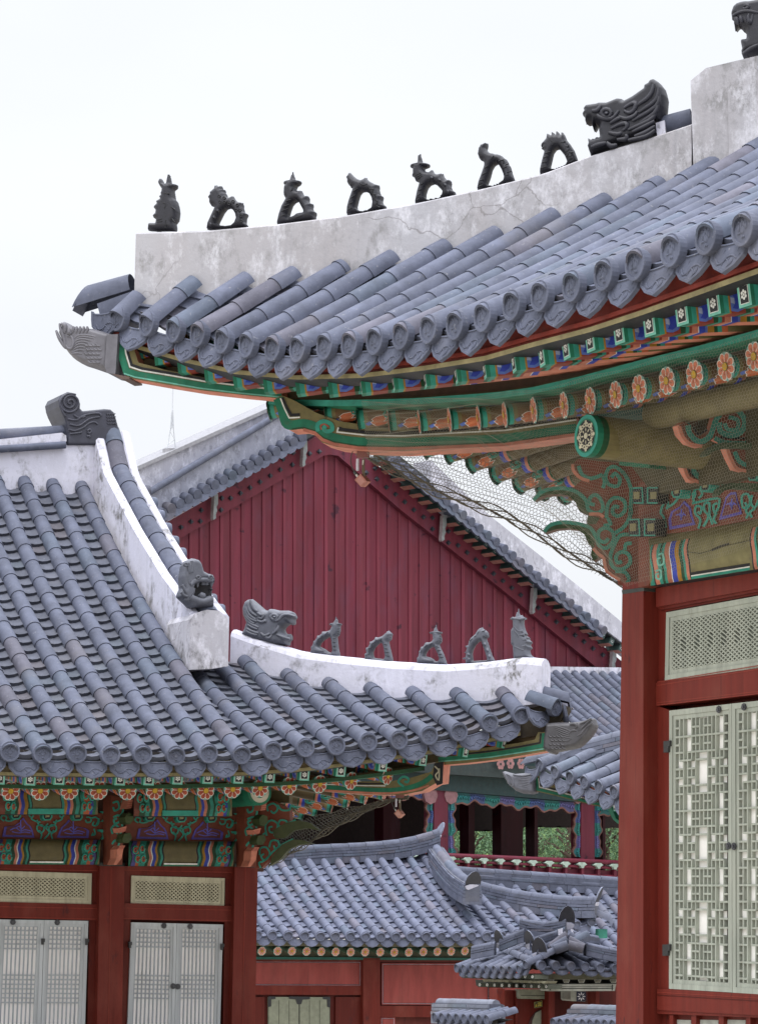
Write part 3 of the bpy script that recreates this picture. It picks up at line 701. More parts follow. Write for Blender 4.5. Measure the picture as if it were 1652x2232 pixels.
rid.grid(sec, (1, 1, 1), False); rid.poly(sec[0]); rid.poly(list(reversed(sec[-1])))
gab_l = rid.build('gable_ridge', M_PLL, hall_l)
rp = Row(path[0], path[-1]); rp.pts = path[:]; rp.arc = [0]
for p, q in zip(path, path[1:]): rp.arc.append(rp.arc[-1] + (q - p).length)
rp.len = rp.arc[-1]
cover_row(rt, rp, uL, 0.115, 0.40, 0.0, 10, k=0.05)
rt.build('ridge_tiles', M_TILE, gab_l)
# outer side tiles of the gable edge
for i in range(int((A_TOP - A_LOW - .5) / .24)):
    ot = MB(); a = A_LOW + .4 + i * 0.24; p = PLG.p(a, interp(list(gta), list(gtz), a) - 0.16, -GW - 0.02)
    ot.tube([p, p + uL * 0.07], 0.085, 8, tint()); ot.build('gable_tile', M_TILE, roof_l)
# block at the foot of the gable ridge
blk = MB(); PB = Plane(PgL + nL * 0.14, uL)
bx = [(416, 1350), (424, 1338), (452, 1329), (478, 1331), (496, 1345), (499, 1360), (498, 1452), (460, 1458), (414, 1460)]
blk.prism([PB.h(*p) for p in bx], iL * 0.7); blk.build('ridge_block', m_plaster('stained_lime_plaster', (0.40, 0.395, 0.44), (0.085, 0.083, 0.08), 1.0, (0.8, 0.78, 0.74)), gab_l)
# main ridge
mr_ = MB(); UU = [-6.5, -3, -1, -0.01]
def PMh(px, py, o=0): return PLM.h(px, py, o)
bt = [PMh(-150, 1040), PMh(51, 1058), PMh(112, 1056), PMh(205, 1062), PMh(260, 1066)]; tp = [PMh(-150, 985), PMh(0, 981), PMh(80, 975), PMh(205, 962), PMh(250, 957)]
bt = [p - Z * 0.15 for p in bt]
ridge_wall(mr_, bt, tp, PLM.n, 0.4, round_=0.01); main_l = mr_.build('main_ridge', M_PLL, hall_l)
mt = MB(); ca = MB()
for o, y0, y1, r in ((0.05, 979, 970.5, 0.045), (-0.14, 948, 941, 0.075)):
    P_ = PLM.shift(o); mt.tube([P_.h(-150, y0 + 9), P_.h(0, y0), P_.h(143, y1 - 1)], r, 8, tint())
mt.build('ridge_tiles', M_TILE, main_l)
P_ = PLM.shift(0.03); ca.prism([P_.h(*p) for p in [(-150, 985), (-150, 966), (0, 957.5), (136, 943), (145, 949), (146, 962), (0, 976)]], -P_.n * 0.34); ca.build('ridge_cap', M_PLL, main_l)
# ridge-end ornament
PC = PLM.shift(0.02); f = crop(160, 1440, 5.1625)
ol = f([(490,1200),(500,1000),(480,860),(440,700),(370,560),(330,450),(310,330),(360,230),(490,170),(600,190),(700,290),(735,400),(730,490),(780,540),(900,530),(1200,500),(1320,510),(1390,570),(1430,700),(1490,915),(1450,1200)])
orn = MB(); inflate(orn, ol, [], lambda x, y, d: PC.h(x, y) + PC.n * d, 0.02, 4, 3.2, (0.035, 0.036, 0.052))
orn.prism([PC.h(*p) for p in ol], iL * 0.48, (0.035, 0.036, 0.052), (0.045, 0.047, 0.065))
sp = []
for i in range(40):
    a = 0.3 + i * 0.36; r = 12 + 6.6 * a * 2.0
    sp.append((530 + r * math.cos(a + 1.2), 385 + r * math.sin(a + 1.2)))
orn.tube([PC.h(x, y) + PC.n * 0.022 for x, y in f(sp)], 0.016, 6, (0.04, 0.041, 0.058))
for l in ([(480,700),(650,720),(830,620),(1080,590),(1130,640)],[(520,800),(700,830),(900,700),(1100,660)],[(600,620),(700,680),(820,650)],[(800,860),(900,780),(1000,760),(1060,800)],[(500,900),(620,930),(800,860)],[(520,990),(650,975),(750,960)],[(860,930),(910,900),(940,940),(900,980),(860,950)],[(860,1040),(900,1020),(910,1060)],[(430,640),(330,440),(370,290),(500,210),(640,230)]):
    orn.tube([PC.h(x, y) + PC.n * 0.022 for x, y in smooth_poly(f(l), 3)], 0.014, 6, (0.042, 0.043, 0.06))
rr = random.Random(5)
for r in range(4):
    for q in range(4):
        x, y = 1225 + q * 45 + r * 8, 590 + r * 62
        orn.tube([PC.h(*p) + PC.n * 0.022 for p in f([(x, y), (x + 20, y + 28), (x + 42, y)])], 0.008, 5, (0.045, 0.046, 0.062))
orn.build('ridge_ornament', M_CLAY, main_l, 'dark curled ridge-end ornament with a scroll')
# corner tiles
PLc = PLH.shift(-0.15); meC = MB()
q0, q1 = PLH.shift(0.02).h(1158, 1525), PLH.shift(0.05).h(1204, 1541)
rw = Row(q1 + (q1 - q0).normalized() * 0.02, q0 - Z * 0, 0.4, 0.0); meC_l = (q1 - q0).cross(Z).normalized()
cover_row(meC, rw, meC_l, 0.11, 0.9, 0.0, 10)
q2, q3 = PLc.h(1178, 1517), PLc.h(1238, 1532)
rows = [[p + V((0, 1, 0)) * (math.cos(a) * .12) + Z * (math.sin(a) * .12) for a in (math.pi * i / 10 for i in range(11))] for p in (q2, lerp(q2, q3, .7), q3)]
rows.append([q3 + (q3 - q2).normalized() * .03 + V((0, 1, 0)) * (math.cos(a) * .12) + Z * (math.sin(a) * .12 - .12) for a in (math.pi * i / 10 for i in range(11))])
meC.grid(rows, tint()); PLq = PLH.shift(-.05); meC.prism([PLq.h(*p) for p in [(1090, 1580), (1150, 1545), (1205, 1530), (1238, 1540), (1228, 1560), (1200, 1600), (1150, 1606), (1090, 1615)]], -PLH.n * .2, (0.05, 0.042, 0.03)); meC.build('corner_tile', M_TILE, roof_l)
place('end_tile', meDL, frame(q1 + nL * 0.02 + uL * .03, Z.cross((nL + uL * .35).normalized()), Z, (nL + uL * .35).normalized()), roof_l)
n_ = (nL + uL * 0.4).normalized(); y_ = (Z - n_ * 0.25).normalized(); x_ = y_.cross(n_).normalized(); n_ = x_.cross(y_)
place('drip_tile', mePL, frame(PLH.shift(0.15).h(1172, 1542), x_, y_, n_), roof_l)
n_ = (nL * .4 + uL).normalized(); y_ = (Z - n_ * 0.25).normalized(); x_ = y_.cross(n_).normalized(); n_ = x_.cross(y_)
place('drip_tile', mePL, frame(PLH.shift(-0.05).h(1228, 1538), x_ * .8, y_, n_), roof_l)

# ------------------------------------------------------------------ figures
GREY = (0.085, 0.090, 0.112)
PFL = PLH.shift(-0.18); GRP_L = 'grey clay figures along the left hall ridge'
FL = [
 ((1150, 2300), [(145,1275),(180,1170),(165,1090),(215,1045),(245,960),(235,910),(300,880),(360,790),(360,730),(430,730),(510,660),(520,605),(640,600),(760,560),(820,450),(765,370),(770,345),(870,330),(960,165),(990,330),(1090,400),(1060,440),(1065,500),(1060,560),(1055,620),(1035,680),(1020,740),(970,770),(985,930),(1010,1150),(1050,1290),(1045,1410),(800,1390)], [(430,1060),(470,970),(570,870),(680,800),(765,780),(800,880),(820,1080),(830,1210),(800,1265),(720,1240),(620,1160)],
  'grey figure in a pointed hat nearest to the grey side-view dragon head'),
 ((1350, 2300), [(175,1490),(190,1380),(175,1300),(235,1270),(215,1110),(290,1090),(340,1000),(330,920),(400,910),(490,850),(510,775),(600,790),(740,740),(830,660),(920,565),(975,630),(1040,665),(1010,760),(1000,840),(970,880),(920,920),(940,1050),(990,1250),(1030,1420),(1040,1575),(880,1580)], [(440,1330),(430,1240),(490,1110),(590,1000),(700,950),(740,1010),(780,1200),(810,1380),(780,1460),(600,1440),(470,1420)],
  'grey hatless figure with a pointed brow, between two grey hatted figures'),
 ((1540, 2300), [(230,1610),(240,1490),(225,1430),(270,1390),(300,1270),(275,1240),(335,1180),(355,1080),(430,1060),(485,980),(490,940),(600,940),(690,910),(730,850),(710,690),(645,650),(700,615),(745,590),(810,425),(860,590),(970,620),(975,650),(945,680),(960,740),(985,800),(985,860),(990,910),(960,970),(910,1010),(960,1120),(1060,1330),(1110,1480),(1150,1600),(1140,1640)], [(490,1370),(500,1280),(570,1180),(660,1110),(760,1080),(800,1150),(880,1330),(920,1470),(890,1520),(810,1530),(740,1460),(640,1410)],
  'grey hatted figure with a pale stained neck, middle of five on the left ridge'),
 ((1720, 2300), [(255,1610),(250,1470),(135,1455),(140,1435),(250,1400),(270,1290),(190,1260),(270,1220),(290,1120),(240,1090),(240,1050),(330,1030),(350,920),(430,790),(550,690),(620,570),(690,500),(780,475),(800,530),(860,560),(930,610),(965,730),(940,800),(890,830),(930,940),(1010,1180),(1080,1380),(1140,1500),(1150,1580),(600,1605)], [(480,1520),(450,1300),(480,1160),(560,1020),(650,930),(730,910),(790,1070),(860,1270),(910,1440),(910,1490)],
  'grey monkey-faced figure with long back spikes, next to the grey robed man')]
FXL = [((925, 380, 160), [[(840,810),(930,830)],[(830,925),(930,935)],[(850,1050),(930,1060)],[(850,1165),(960,1175)],[(250,1190),(550,1220)],[(350,990),(370,850),(460,800)],[(480,840),(500,730)],[(600,690),(680,620)]] + [[(980,y),(1055,y - 10)] for y in (520, 590, 650, 700)], []),
 (None, [[(760,985),(870,1020)],[(780,1125),(880,1140)],[(800,1240),(920,1250)],[(830,1350),(950,1360)],[(190,1330),(290,1320),(310,1220),(280,1120)],[(300,1120),(390,1100),(380,990)],[(400,970),(490,930),(510,860)],[(560,870),(640,880),(690,810)],[(930,790),(1000,790)]], []),
 ((810, 640, 165), [[(810,1060),(910,1100)],[(850,1185),(960,1195)],[(890,1305),(990,1300)],[(920,1395),(1040,1400)],[(380,1500),(720,1530)],[(340,1270),(360,1180)],[(440,1090),(530,1020)],[(600,1010),(680,960)]] + [[(910,y),(980,y - 10)] for y in (750, 810, 865, 915)], []),
 (None, [[(590,690),(640,620)],[(500,770),(580,730)],[(360,900),(450,820)],[(740,610),(850,570)],[(800,740),(850,760)]], [(820,980),(900,1170),(960,1360),(320,1300),(330,1440)])]
for (org, ol, ho, lb), (ht_, ln_, bp_) in zip(FL, FXL):
    statuette('ridge_figure', org, ol, ho, PFL, 0.075, 8, 1.8, GREY, lb, 'roof figure', GRP_L, 8.26, hat_and_lines(ht_, ln_, bp_, 0.073, GREY))
def robe(m, f, to3d):
    hat_and_lines((560, 615, 205), (), (), 0.1, GREY)(m, f, to3d)
    for l in ([(420,860),(560,1010),(690,1000)],[(580,1120),(740,1120)],[(690,1280),(800,1260)],[(680,1480),(800,1450)],[(430,1480),(600,1560),(720,1600)],[(440,1000),(590,1200),(600,1450)],[(360,610),(600,640),(760,610)]):
        m.tube([to3d(x, y, 0.085) for x, y in smooth_poly(f(l), 3)], 0.018, 6, GREY)
statuette('ridge_figure', (1880, 2250), [(430,1930),(420,1750),(400,1480),(350,1430),(345,1000),(410,880),(400,680),(350,610),(490,570),(540,360),(605,560),(650,520),(680,505),(710,560),(770,610),(720,660),(720,780),(740,880),(780,1000),(840,1110),(800,1150),(925,1210),(890,1260),(990,1350),(920,1430),(990,1530),(900,1600),(940,1740),(1030,1800),(1020,1910),(860,1880)], None, PFL, 0.10, 8, 1.8, GREY, 'grey figure of a robed man in a spiked hat at the left hall ridge tip', 'roof figure', GRP_L, 8.26, robe)
DLL = [[(360,210),(440,400),(520,460)],[(300,260),(360,450),(500,560)],[(260,340),(330,520),(480,640)],[(245,430),(330,600),(500,680)],[(250,540),(340,660),(450,730)],[(280,640),(380,740),(540,810)],[(300,740),(400,810),(520,850)],[(280,830),(400,900),(540,940)],[(270,890),(400,960),(520,980)],[(520,660),(620,690),(690,660),(700,700)],[(780,560),(880,660),(990,640),(1080,550),(1200,530),(1350,570)],[(510,480),(600,540),(660,530),(620,610),(540,600)],[(590,930),(680,1000),(800,940)],[(680,1020),(780,1050),(830,980)],[(950,970),(1100,1030),(1240,1070)],[(850,960),(950,870),(990,770)]]
statuette('dragon_head', (880, 2220), [(190,1000),(270,850),(310,720),(240,560),(230,400),(280,250),(360,195),(420,185),(480,240),(600,340),(700,430),(800,450),(820,405),(900,410),(1020,440),(1220,440),(1330,480),(1370,560),(1380,600),(1340,640),(1345,700),(1320,775),(1230,735),(1130,810),(1110,860),(1135,915),(1190,960),(1265,960),(1270,1070),(1220,1140),(1215,1220),(960,1210),(480,1110)], None,
          PFL, 0.14, 11, 2.2, GREY, 'grey dragon head in side view with open jaws, before the red gable', 'dragon head', 'clay dragon heads on the roof ridges', 5.9, dragon_extra(DLL, [(890, 580, 70, 55)], 0.140, 0.02, (0.10, 0.105, 0.128), 5.9))
# dragon head that looks out from the foot of the gable ridge
PD = Plane(PgL + nL * -0.05, uL)
def front_head(m, f, to3d):
    c = GREY
    m.prism([to3d(x, y, -0.03) for x, y in f([(640,1020),(750,860),(1225,850),(1215,1300),(620,1310)])], PD.n * -0.02, (0.02, 0.02, 0.026))  # back of the mouth, coloured near black for the shade inside
    for x, y, hh in ((840, 880, 130), (1200, 880, 120)):
        p = f([(x, y), (x + 10, y + hh)]); m.tube([to3d(*p[0], 0.09), to3d(*p[1], 0.10)], [0.03, 0.006], 8, c)
    for x in (990, 1080):
        p = f([(x, 880), (x, 955)]); m.tube([to3d(*p[0], 0.09), to3d(*p[1], 0.09)], [0.026, 0.024], 8, c)
    m.tube([to3d(x, y, 0.11) for x, y in smooth_poly(f([(660,960),(780,850),(1000,815),(1240,840)]), 3)], 0.03, 8, c)
    m.tube([to3d(x, y, 0.11) for x, y in smooth_poly(f([(660,1270),(800,1350),(1000,1385),(1200,1320)]), 3)], 0.045, 8, c)
    m.tube([to3d(x, y, 0.09) for x, y in smooth_poly(f([(700,1030),(680,1160),(590,1290),(590,1380)]), 3)], [0.04] * 9 + [0.012], 8, c)
    m.tube([to3d(x, y, 0.10) for x, y in f([(900,1180),(980,1260),(1040,1280)])], [0.03, 0.05, 0.02], 8, c)
    for x, y in ((865, 755), (1185, 750), (545, 420)):
        m.tube([to3d(q[0], q[1], 0.13) for q in f(ring_pts(x, y, 45, 38))], 0.014, 6, c)
    for l in ([(600,380),(620,520),(650,640)],[(700,330),(720,480),(700,620)],[(620,800),(660,940),(760,830)],[(450,950),(520,1080),(560,1150)],[(430,1130),(500,1220),(580,1250)]):
        m.tube([to3d(x, y, 0.12) for x, y in smooth_poly(f(l), 3)], 0.02, 6, c)
statuette('dragon_head', (620, 2060), [(330,1260),(350,1160),(400,1050),(385,750),(440,450),(520,330),(690,262),(830,310),(900,400),(960,600),(1050,650),(1190,690),(1240,800),(1250,850),(1225,960),(1215,1100),(1220,1290),(1215,1540),(640,1560)], [(720,1010),(790,880),(1000,850),(1200,880),(1190,1100),(1200,1230),(1050,1300),(800,1240),(670,1230)],
          PD, 0.13, 10, 2.2, GREY, 'grey dragon head facing out with a gaping mouth, on a white plaster block', 'dragon head', 'clay dragon heads on the roof ridges', 6.88, front_head)
# ================================================================== shared pieces for the halls behind
def mk_rows(discs, Pe, inw, tops, extra_z=0.0, a=0.42, b=0.03, maxs=6.0):
    out = []
    for px, py in discs:
        E_ = Pe.h(px, py); best = None
        for P_, poly in tops:
            den = inw.x * P_.d.y - inw.y * P_.d.x
            if abs(den) < 1e-6: continue
            dx, dy = P_.P.x - E_.x, P_.P.y - E_.y; s = (dx * P_.d.y - dy * P_.d.x) / den
            q = [P_.h(*p) for p in poly]; xs = sorted((P_.a(p), p.z) for p in q); aa = P_.a(E_ + inw * s)
            if s < 0.05: continue
            over = max(xs[0][0] - aa, aa - xs[-1][0], 0)
            key = (over > 0.6, s)
            if best is None or key < best[0]: best = (key, s, interp([x for x, _ in xs], [z for _, z in xs], aa))
        if best is None: continue
        T_ = E_ + inw * min(best[1], maxs); T_.z = best[2] + extra_z
        out.append(Row(E_, T_, a, b))
    return out
def roof_mesh(rows, lat, r, tl, pan, name, parent, gaps=True, dep=0.05, lip=0.02, base=TILE, k=0.07, nseg=8):
    m = MB()
    for q in rows: cover_row(m, q, lat, r, tl, 0.0, nseg, base, k)
    if gaps:
        for p, q in zip(rows, rows[1:]): pan_gap(m, p, q, lat, pan, dep, lip, base=tuple(x * 1.05 for x in base), k=0.05, nseg=4, x0=0.02)
    if gaps: deck(m, rows, 0.10)
    return m.build(name, M_TILE, parent)
def eave_ends(rows, n, meD_, meP_, wid, parent, dz=-0.03):
    for q in rows: place('end_tile', meD_, frame(q.E + n * 0.02, Z.cross(n), Z, n), parent)
    for p, q in zip(rows, rows[1:]):
        x = q.E - p.E; x2 = x.normalized(); y = ((Z - x2 * x2.z) - n * 0.28).normalized(); z_ = x2.cross(y).normalized()
        if z_.dot(n) < 0: x2 = -x2; z_ = x2.cross(y).normalized()
        place('drip_tile', meP_, frame((p.E + q.E) / 2 - n * 0.035 + Z * dz, x2 * (x.length / wid * 0.97), y, z_), parent)
def row_from_slope(T_, out, L, slope, a=0.42, b=0.03):
    x0, y0 = proj(T_); lo, hi = T_.z - L * 1.4, T_.z
    for _ in range(40):
        m = (lo + hi) / 2; P_ = T_ + out * L; P_.z = m; x, y = proj(P_)
        if (y - y0) > slope * (x - x0): lo = m
        else: hi = m
    P_ = T_ + out * L; P_.z = lo; return Row(P_, T_, a, b)
def layered_ridge(name, pts, parent, n, wid=0.24, layers=3, lt=0.042, r=0.085, seg=0.3, base=TILE, end=None):
    """ridge of stacked flat tiles under a line of round tiles; pts = 3D points along the top"""
    m = MB(); L = [0]
    for p, q in zip(pts, pts[1:]): L.append(L[-1] + (q - p).length)
    N_ = max(1, int(L[-1] / seg))
    def at(x):
        for i in range(len(pts) - 1):
            if x <= L[i + 1] + 1e-6: return lerp(pts[i], pts[i + 1], (x - L[i]) / max(L[i + 1] - L[i], 1e-6))
        return pts[-1]
    for j in range(layers + 2):
        sh = random.random()
        for i in range(N_ + 1):
            x0 = max(0, (i - sh) * L[-1] / N_); x1 = min(L[-1], (i + 1 - sh) * L[-1] / N_)
            if x1 - x0 < 0.02: continue
            a, b = at(x0 + 0.003), at(x1 - 0.003); c = tint(0.08, base); lat = n
            if j == 0:
                rows = []
                for p, rr in ((a, r), (b, r * 0.94)): rows.append([p - Z * r + lat * (math.cos(t) * rr) + Z * (math.sin(t) * rr) for t in (math.pi * k / 8 for k in range(9))])
                m.grid(rows, c, True); m.poly(rows[0], c); m.poly(list(reversed(rows[-1])), c)
            else:
                d = r + (j - 1) * lt + 0.004; w_ = wid / 2 * (0.85 + 0.06 * j) + random.uniform(-.006, .006)
                t2 = lt - 0.008 if j <= layers else lt * 2.2
                if j > layers: w_ *= 0.92
                cc = (a + b) / 2 - Z * (d + t2 / 2); ax = (b - a) / 2
                m.box(cc, ax, lat * w_, Z * (t2 / 2), c)
    # mortar core
    for i in range(N_):
        a, b = at(i * L[-1] / N_), at((i + 1) * L[-1] / N_); hh = layers * lt + 0.06
        m.box((a + b) / 2 - Z * (r + hh / 2), (b - a) / 2, n * (wid * 0.38), Z * (hh / 2 + .01), (0.08, 0.085, 0.11))
    return m.build(name, M_TILE, parent)
def end_plate(p, d, h, wdt, parent, lean=0.35, col=(0.03, 0.03, 0.036)):
    """dark upright end tile closing a ridge, with white mortar under it"""
    d = d.normalized(); lat = d.cross(Z).normalized(); up = (Z + d * lean).normalized(); m = MB()
    o = [(-.5, 0), (-.5, .3), (-.42, .62), (-.22, .9), (0, 1.0), (.22, .9), (.42, .62), (.5, .3), (.5, 0), (.3, .06), (0, .1), (-.3, .06)]
    m.prism([p + lat * (x * wdt) + up * (y * h) for x, y in o], d * -0.03, col, tuple(x * 1.4 for x in TILE))
    k = m.build('end_plate', M_CLAY, parent)
    w_ = MB(); q = p - up * (h * .30) + d * .02
    w_.prism([q + lat * (x * wdt) + up * (y * h) for x, y in [(-.40, .02), (-.47, .24), (-.2, .36), (.2, .36), (.47, .24), (.40, .02), (.2, -.04), (-.2, -.04)]], d * -0.12, (1, 1, 1)); w_.build('mortar', M_PLL, parent)
    return k
def band_box(pl, px, off, th, col, m):
    """box-like slab with traced outline on a plane"""
    m.prism([pl.shift(off).h(*p) for p in px], -pl.n * th, col)

# ================================================================== the pavilion with the red gable
GAM = 42
uG = dir2(GAM); nG = V((math.sin(math.radians(GAM)), -math.cos(math.radians(GAM)), 0))
_d = ray(725, 985); PG = Plane(_d * (62.0 / _d.y), uG)
pav = thing('pavilion', (PG.P.x, PG.P.y, GZ), 'large pavilion behind with a wine-red boarded gable over an open upper floor', 'building')
gw = MB()
gpoly = [(318, 1217), (706, 992), (737, 992), (873, 1111), (1094, 1285), (1295, 1451), (1330, 1480), (318, 1480)]
gw.prism([PG.h(*p) for p in gpoly], -PG.n * 0.25, (1, 1, 1))
gable = gw.build('gable_wall', M_BOARD, pav)
def gable_top(px): return interp([318, 706, 737, 873, 1094, 1295, 1330], [1217, 992, 992, 1111, 1285, 1451, 1480], px)
x = 345.0; bt = MB()
while x < 1300:
    w1 = 6.5; y0 = gable_top(x) - 6
    P_ = PG.shift(0.045); g = random.uniform(0.95, 1.25)
    q = [PG.shift(0.03).h(*p) for p in [(x, y0), (x + w1, gable_top(x + w1) - 6), (x + w1 + .4, 1478), (x + .4, 1478)]]
    bt.prism(q, -PG.n * 0.03, (g, g * 1.05, g * 1.02))
    bd = [PG.shift(0.008).h(*p) for p in [(x + w1, gable_top(x + w1) - 6), (x + 22.8, gable_top(x + 22.8) - 6), (x + 23, 1478), (x + w1 + .3, 1478)]]
    g = random.uniform(0.82, 1.12); bt.poly(bd, (g, g * random.uniform(.92, 1.05), g))
    x += 22.8 * random.uniform(.97, 1.03)
bt.build('board_battens', M_BOARD, gable)
bb_ = MB()
Lb = [(318, 1217), (706, 993), (718, 991), (718, 936), (318, 1165)]
Rb = [(718, 936), (718, 991), (737, 993), (873, 1111), (1094, 1285), (1295, 1451), (1360, 1504), (1360, 1446), (1094, 1226), (873, 1052)]
bb_.prism([PG.shift(0.16).h(*p) for p in Lb], -PG.n * 0.16, (0.95, .95, .95)); bb_.prism([PG.shift(0.16).h(*p) for p in Rb], -PG.n * 0.16, (0.95, .95, .95))
barge = bb_.build('barge_board', M_BOARD, pav)
cL = crop(500, 1450, 1.652); cR = crop(1300, 1450, 1.50182)
stL = cL([(230,912),(300,878),(362,843),(420,840),(425,772),(548,770),(552,697),(607,697),(668,666),(728,632),(790,596),(853,558),(915,520),(990,490),(932,455),(995,415),(1097,420),(1157,408)])
stR = cR([(115,490),(165,465),(175,525),(228,572),(280,612),(332,655),(383,700),(437,740),(488,745),(488,808),(578,820),(578,885),(632,900),(683,940),(733,982),(782,1022),(832,1060),(885,1100),(935,1140),(985,1180),(1085,1252),(1133,1290),(1187,1332),(1240,1370),(1292,1407),(1342,1443),(1393,1482),(1448,1518)])
PGs = PG.shift(0.165); k = 6.2
for x, y in stL + stR:
    m = MB(); c = PG.shift(0.24).h(x, y); q = [PGs.h(x - k, y), PGs.h(x, y + k), PGs.h(x + k, y), PGs.h(x, y - k)]
    for i in range(4): m.poly([q[i], q[(i + 1) % 4], c], (0.035, 0.042, 0.055))
    m.build('stud', M_CLAY, barge)
for side, pts in (('L', cL([(1062, 340), (508, 670)])), ('R', cR([(548, 730), (1058, 1140), (1505, 1490)]))):
    for x, y in pts:
        m = MB(); o = [(0, 0), (8.5, 0), (9, 22), (5, 30), (7, 38), (3, 46), (4, 54), (-2, 58), (-4, 54), (-2, 30), (-1, 12)]
        P_ = PG.shift(0.34)
        m.prism([P_.h(x + a * .85, y + b * 0.98) for a, b in o], -PG.n * 0.10, (0.20, 0.215, 0.22), (0.36, 0.30, 0.31)); m.build('bracket', M_PAINT, barge)
# gable-edge rafters and tiles
raf = cR([(200,425),(250,470),(300,515),(355,560),(405,605),(455,645),(505,690),(605,770),(655,815),(710,860),(760,900),(810,940),(860,980),(915,1025),(960,1060),(1015,1105),(1115,1175),(1167,1215),(1215,1255),(1265,1295),(1313,1335),(1365,1372),(1418,1412),(1468,1450),(1520,1490)])
rk = (PG.h(1094, 1285) - PG.h(873, 1111)).normalized(); rkn = rk.cross(PG.n).normalized(); rkn = rkn if rkn.z > 0 else -rkn
for x, y in raf:
    m = MB(); e0 = PG.shift(0.55).h(x + 12, y - 3); ax = PG.n * 0.24
    m.box(e0 - PG.n * 0.24, ax, rk * 0.075, rkn * 0.085, (0.03, 0.055, 0.052), {'-z': (0.36, 0.16, 0.13)})
    for j in range(5):
        a = j * 1.2566; c = e0 + PG.n * 0.004 + rk * (0.03 * math.cos(a)) + rkn * (0.03 * math.sin(a))
        m.poly([c + rk * (.013 * math.cos(t)) + rkn * (.013 * math.sin(t)) for t in (1.047 * i for i in range(6))], (0.4, 0.42, 0.42))
    m.build('rafter', M_PAINT, barge)
sh = MB(); P_ = PG.shift(0.55)
sh.prism([P_.h(*p) for p in cR([(235, 400), (1600, 1500), (1600, 1440), (235, 340)])], -PG.n * 0.5, (0.03, 0.035, 0.038)); 
sh.prism([P_.h(*p) for p in cL([(150, 835), (1200, 220), (1200, 260), (150, 875)])], -PG.n * 0.5, (0.03, 0.035, 0.038)); P_ = PG.shift(-.1); sh.prism([P_.h(*p) for p in cL([(930, 340), (1060, 265), (1330, 120), (1330, 330), (1100, 440)])], -PG.n * .3, (0.03, 0.035, 0.038)); sh.build('eave_board', M_PAINT, barge)
roofg = MB(); up_ = Z
tl_L = [(165 + 54.2 * i, 775 - 29.6 * i) for i in range(17)]
lk = (PG.h(400, 1170) - PG.h(600, 1055)).normalized()
for x, y in cL(tl_L):
    e1 = PG.shift(.75).h(x + 8, y + 6); c = tint()
    roofg.tube([e1, e1 - PG.n * 0.6 + Z * 0.16], 0.115, 10, c)
    e2 = PG.shift(.73).h(x + 4, y + 21)
    o = [(-.21, .0), (-.1, -.05), (.1, -.05), (.21, 0), (.19, -.14), (.07, -.22), (-.07, -.22), (-.19, -.14)]
    lat = -lk
    roofg.prism([e2 + lat * a + (Z + PG.n * -.2) * (b + .13) for a, b in o], -PG.n * 0.05, c)
roofg.build('roof', M_TILE, pav); roofg = MB()
for i in range(26):
    x, y = 540 + 46.6 * i - 6 * 46.6, 660 + 38.3 * i - 6 * 38.3
    (px, py), = cR([(x, y)]); c = tint()
    e2 = PG.shift(.74).h(px, py); o = [(.2 * math.cos(math.pi * (1 + k / 8)), .17 * math.sin(math.pi * (1 + k / 8))) for k in range(9)]
    roofg.prism([e2 + rk * a + (Z - PG.n * .25) * (b + .06) for a, b in o], -PG.n * 0.06, c)
    e1 = PG.shift(.77).h(px + 12, py - 3); roofg.tube([e1, e1 - PG.n * 0.6 + Z * 0.16], 0.11, 10, tint())
roof_g = roofg.build('roof', M_TILE, pav)
# descending ridges seen above the tiles
M_PLG = m_plaster('streaked_plaster', (0.38, 0.38, 0.43), (0.09, 0.09, 0.105), 0.45, (0.85, 0.85, 0.87))
M_PLK = m_plaster('stained_grey_plaster', (0.24, 0.25, 0.30), (0.12, 0.125, 0.155), 0.9, (0.85, 0.85, 0.9))
rg = MB(); P_ = PG.shift(0.55)
rg.prism([P_.h(*p) for p in cL([(-60, 755), (75, 675), (905, 175), (1230, 0), (1230, 160), (990, 310), (170, 772), (0, 870)])], -PG.n * 0.5); gr = rg.build('lower_ridge', M_PLK, pav)
rg = MB(); P_ = PG.shift(0.35)
rg.prism([P_.h(*p) for p in cL([(-120, 565), (0, 515), (810, 152), (1200, -20), (1200, 40), (905, 178), (75, 678), (-60, 760)])], -PG.n * 0.7); gr2 = rg.build('upper_ridge', M_PLG, pav)
rg = MB(); P_ = PG.shift(0.45); rg.prism([P_.h(*p) for p in cL([(-120, 562), (0, 512), (810, 150), (1200, -22), (1200, -2), (810, 174), (0, 536), (-120, 586)])], -PG.n * 0.9, (0.24, 0.24, 0.26)); rg.build('ridge_coping', M_STONE, gr2)
rg = MB(); P_ = PG.shift(0.62); rg.tube([P_.h(*p) for p in cL([(-60, 757), (75, 676), (905, 176), (1230, 0)])], 0.075, 8, TILE); rg.build('ridge_tiles', M_TILE, gr)
rg = MB(); P_ = PG.shift(0.6)
rg.prism([P_.h(*p) for p in cR([(480, 420), (700, 632), (830, 748), (1100, 962), (1300, 1122), (1560, 1338), (1700, 1450), (1700, 1560), (1560, 1450), (1300, 1250), (870, 905), (640, 720), (480, 600)])], -PG.n * 0.6); rg.build('right_ridge', M_PLG, pav)
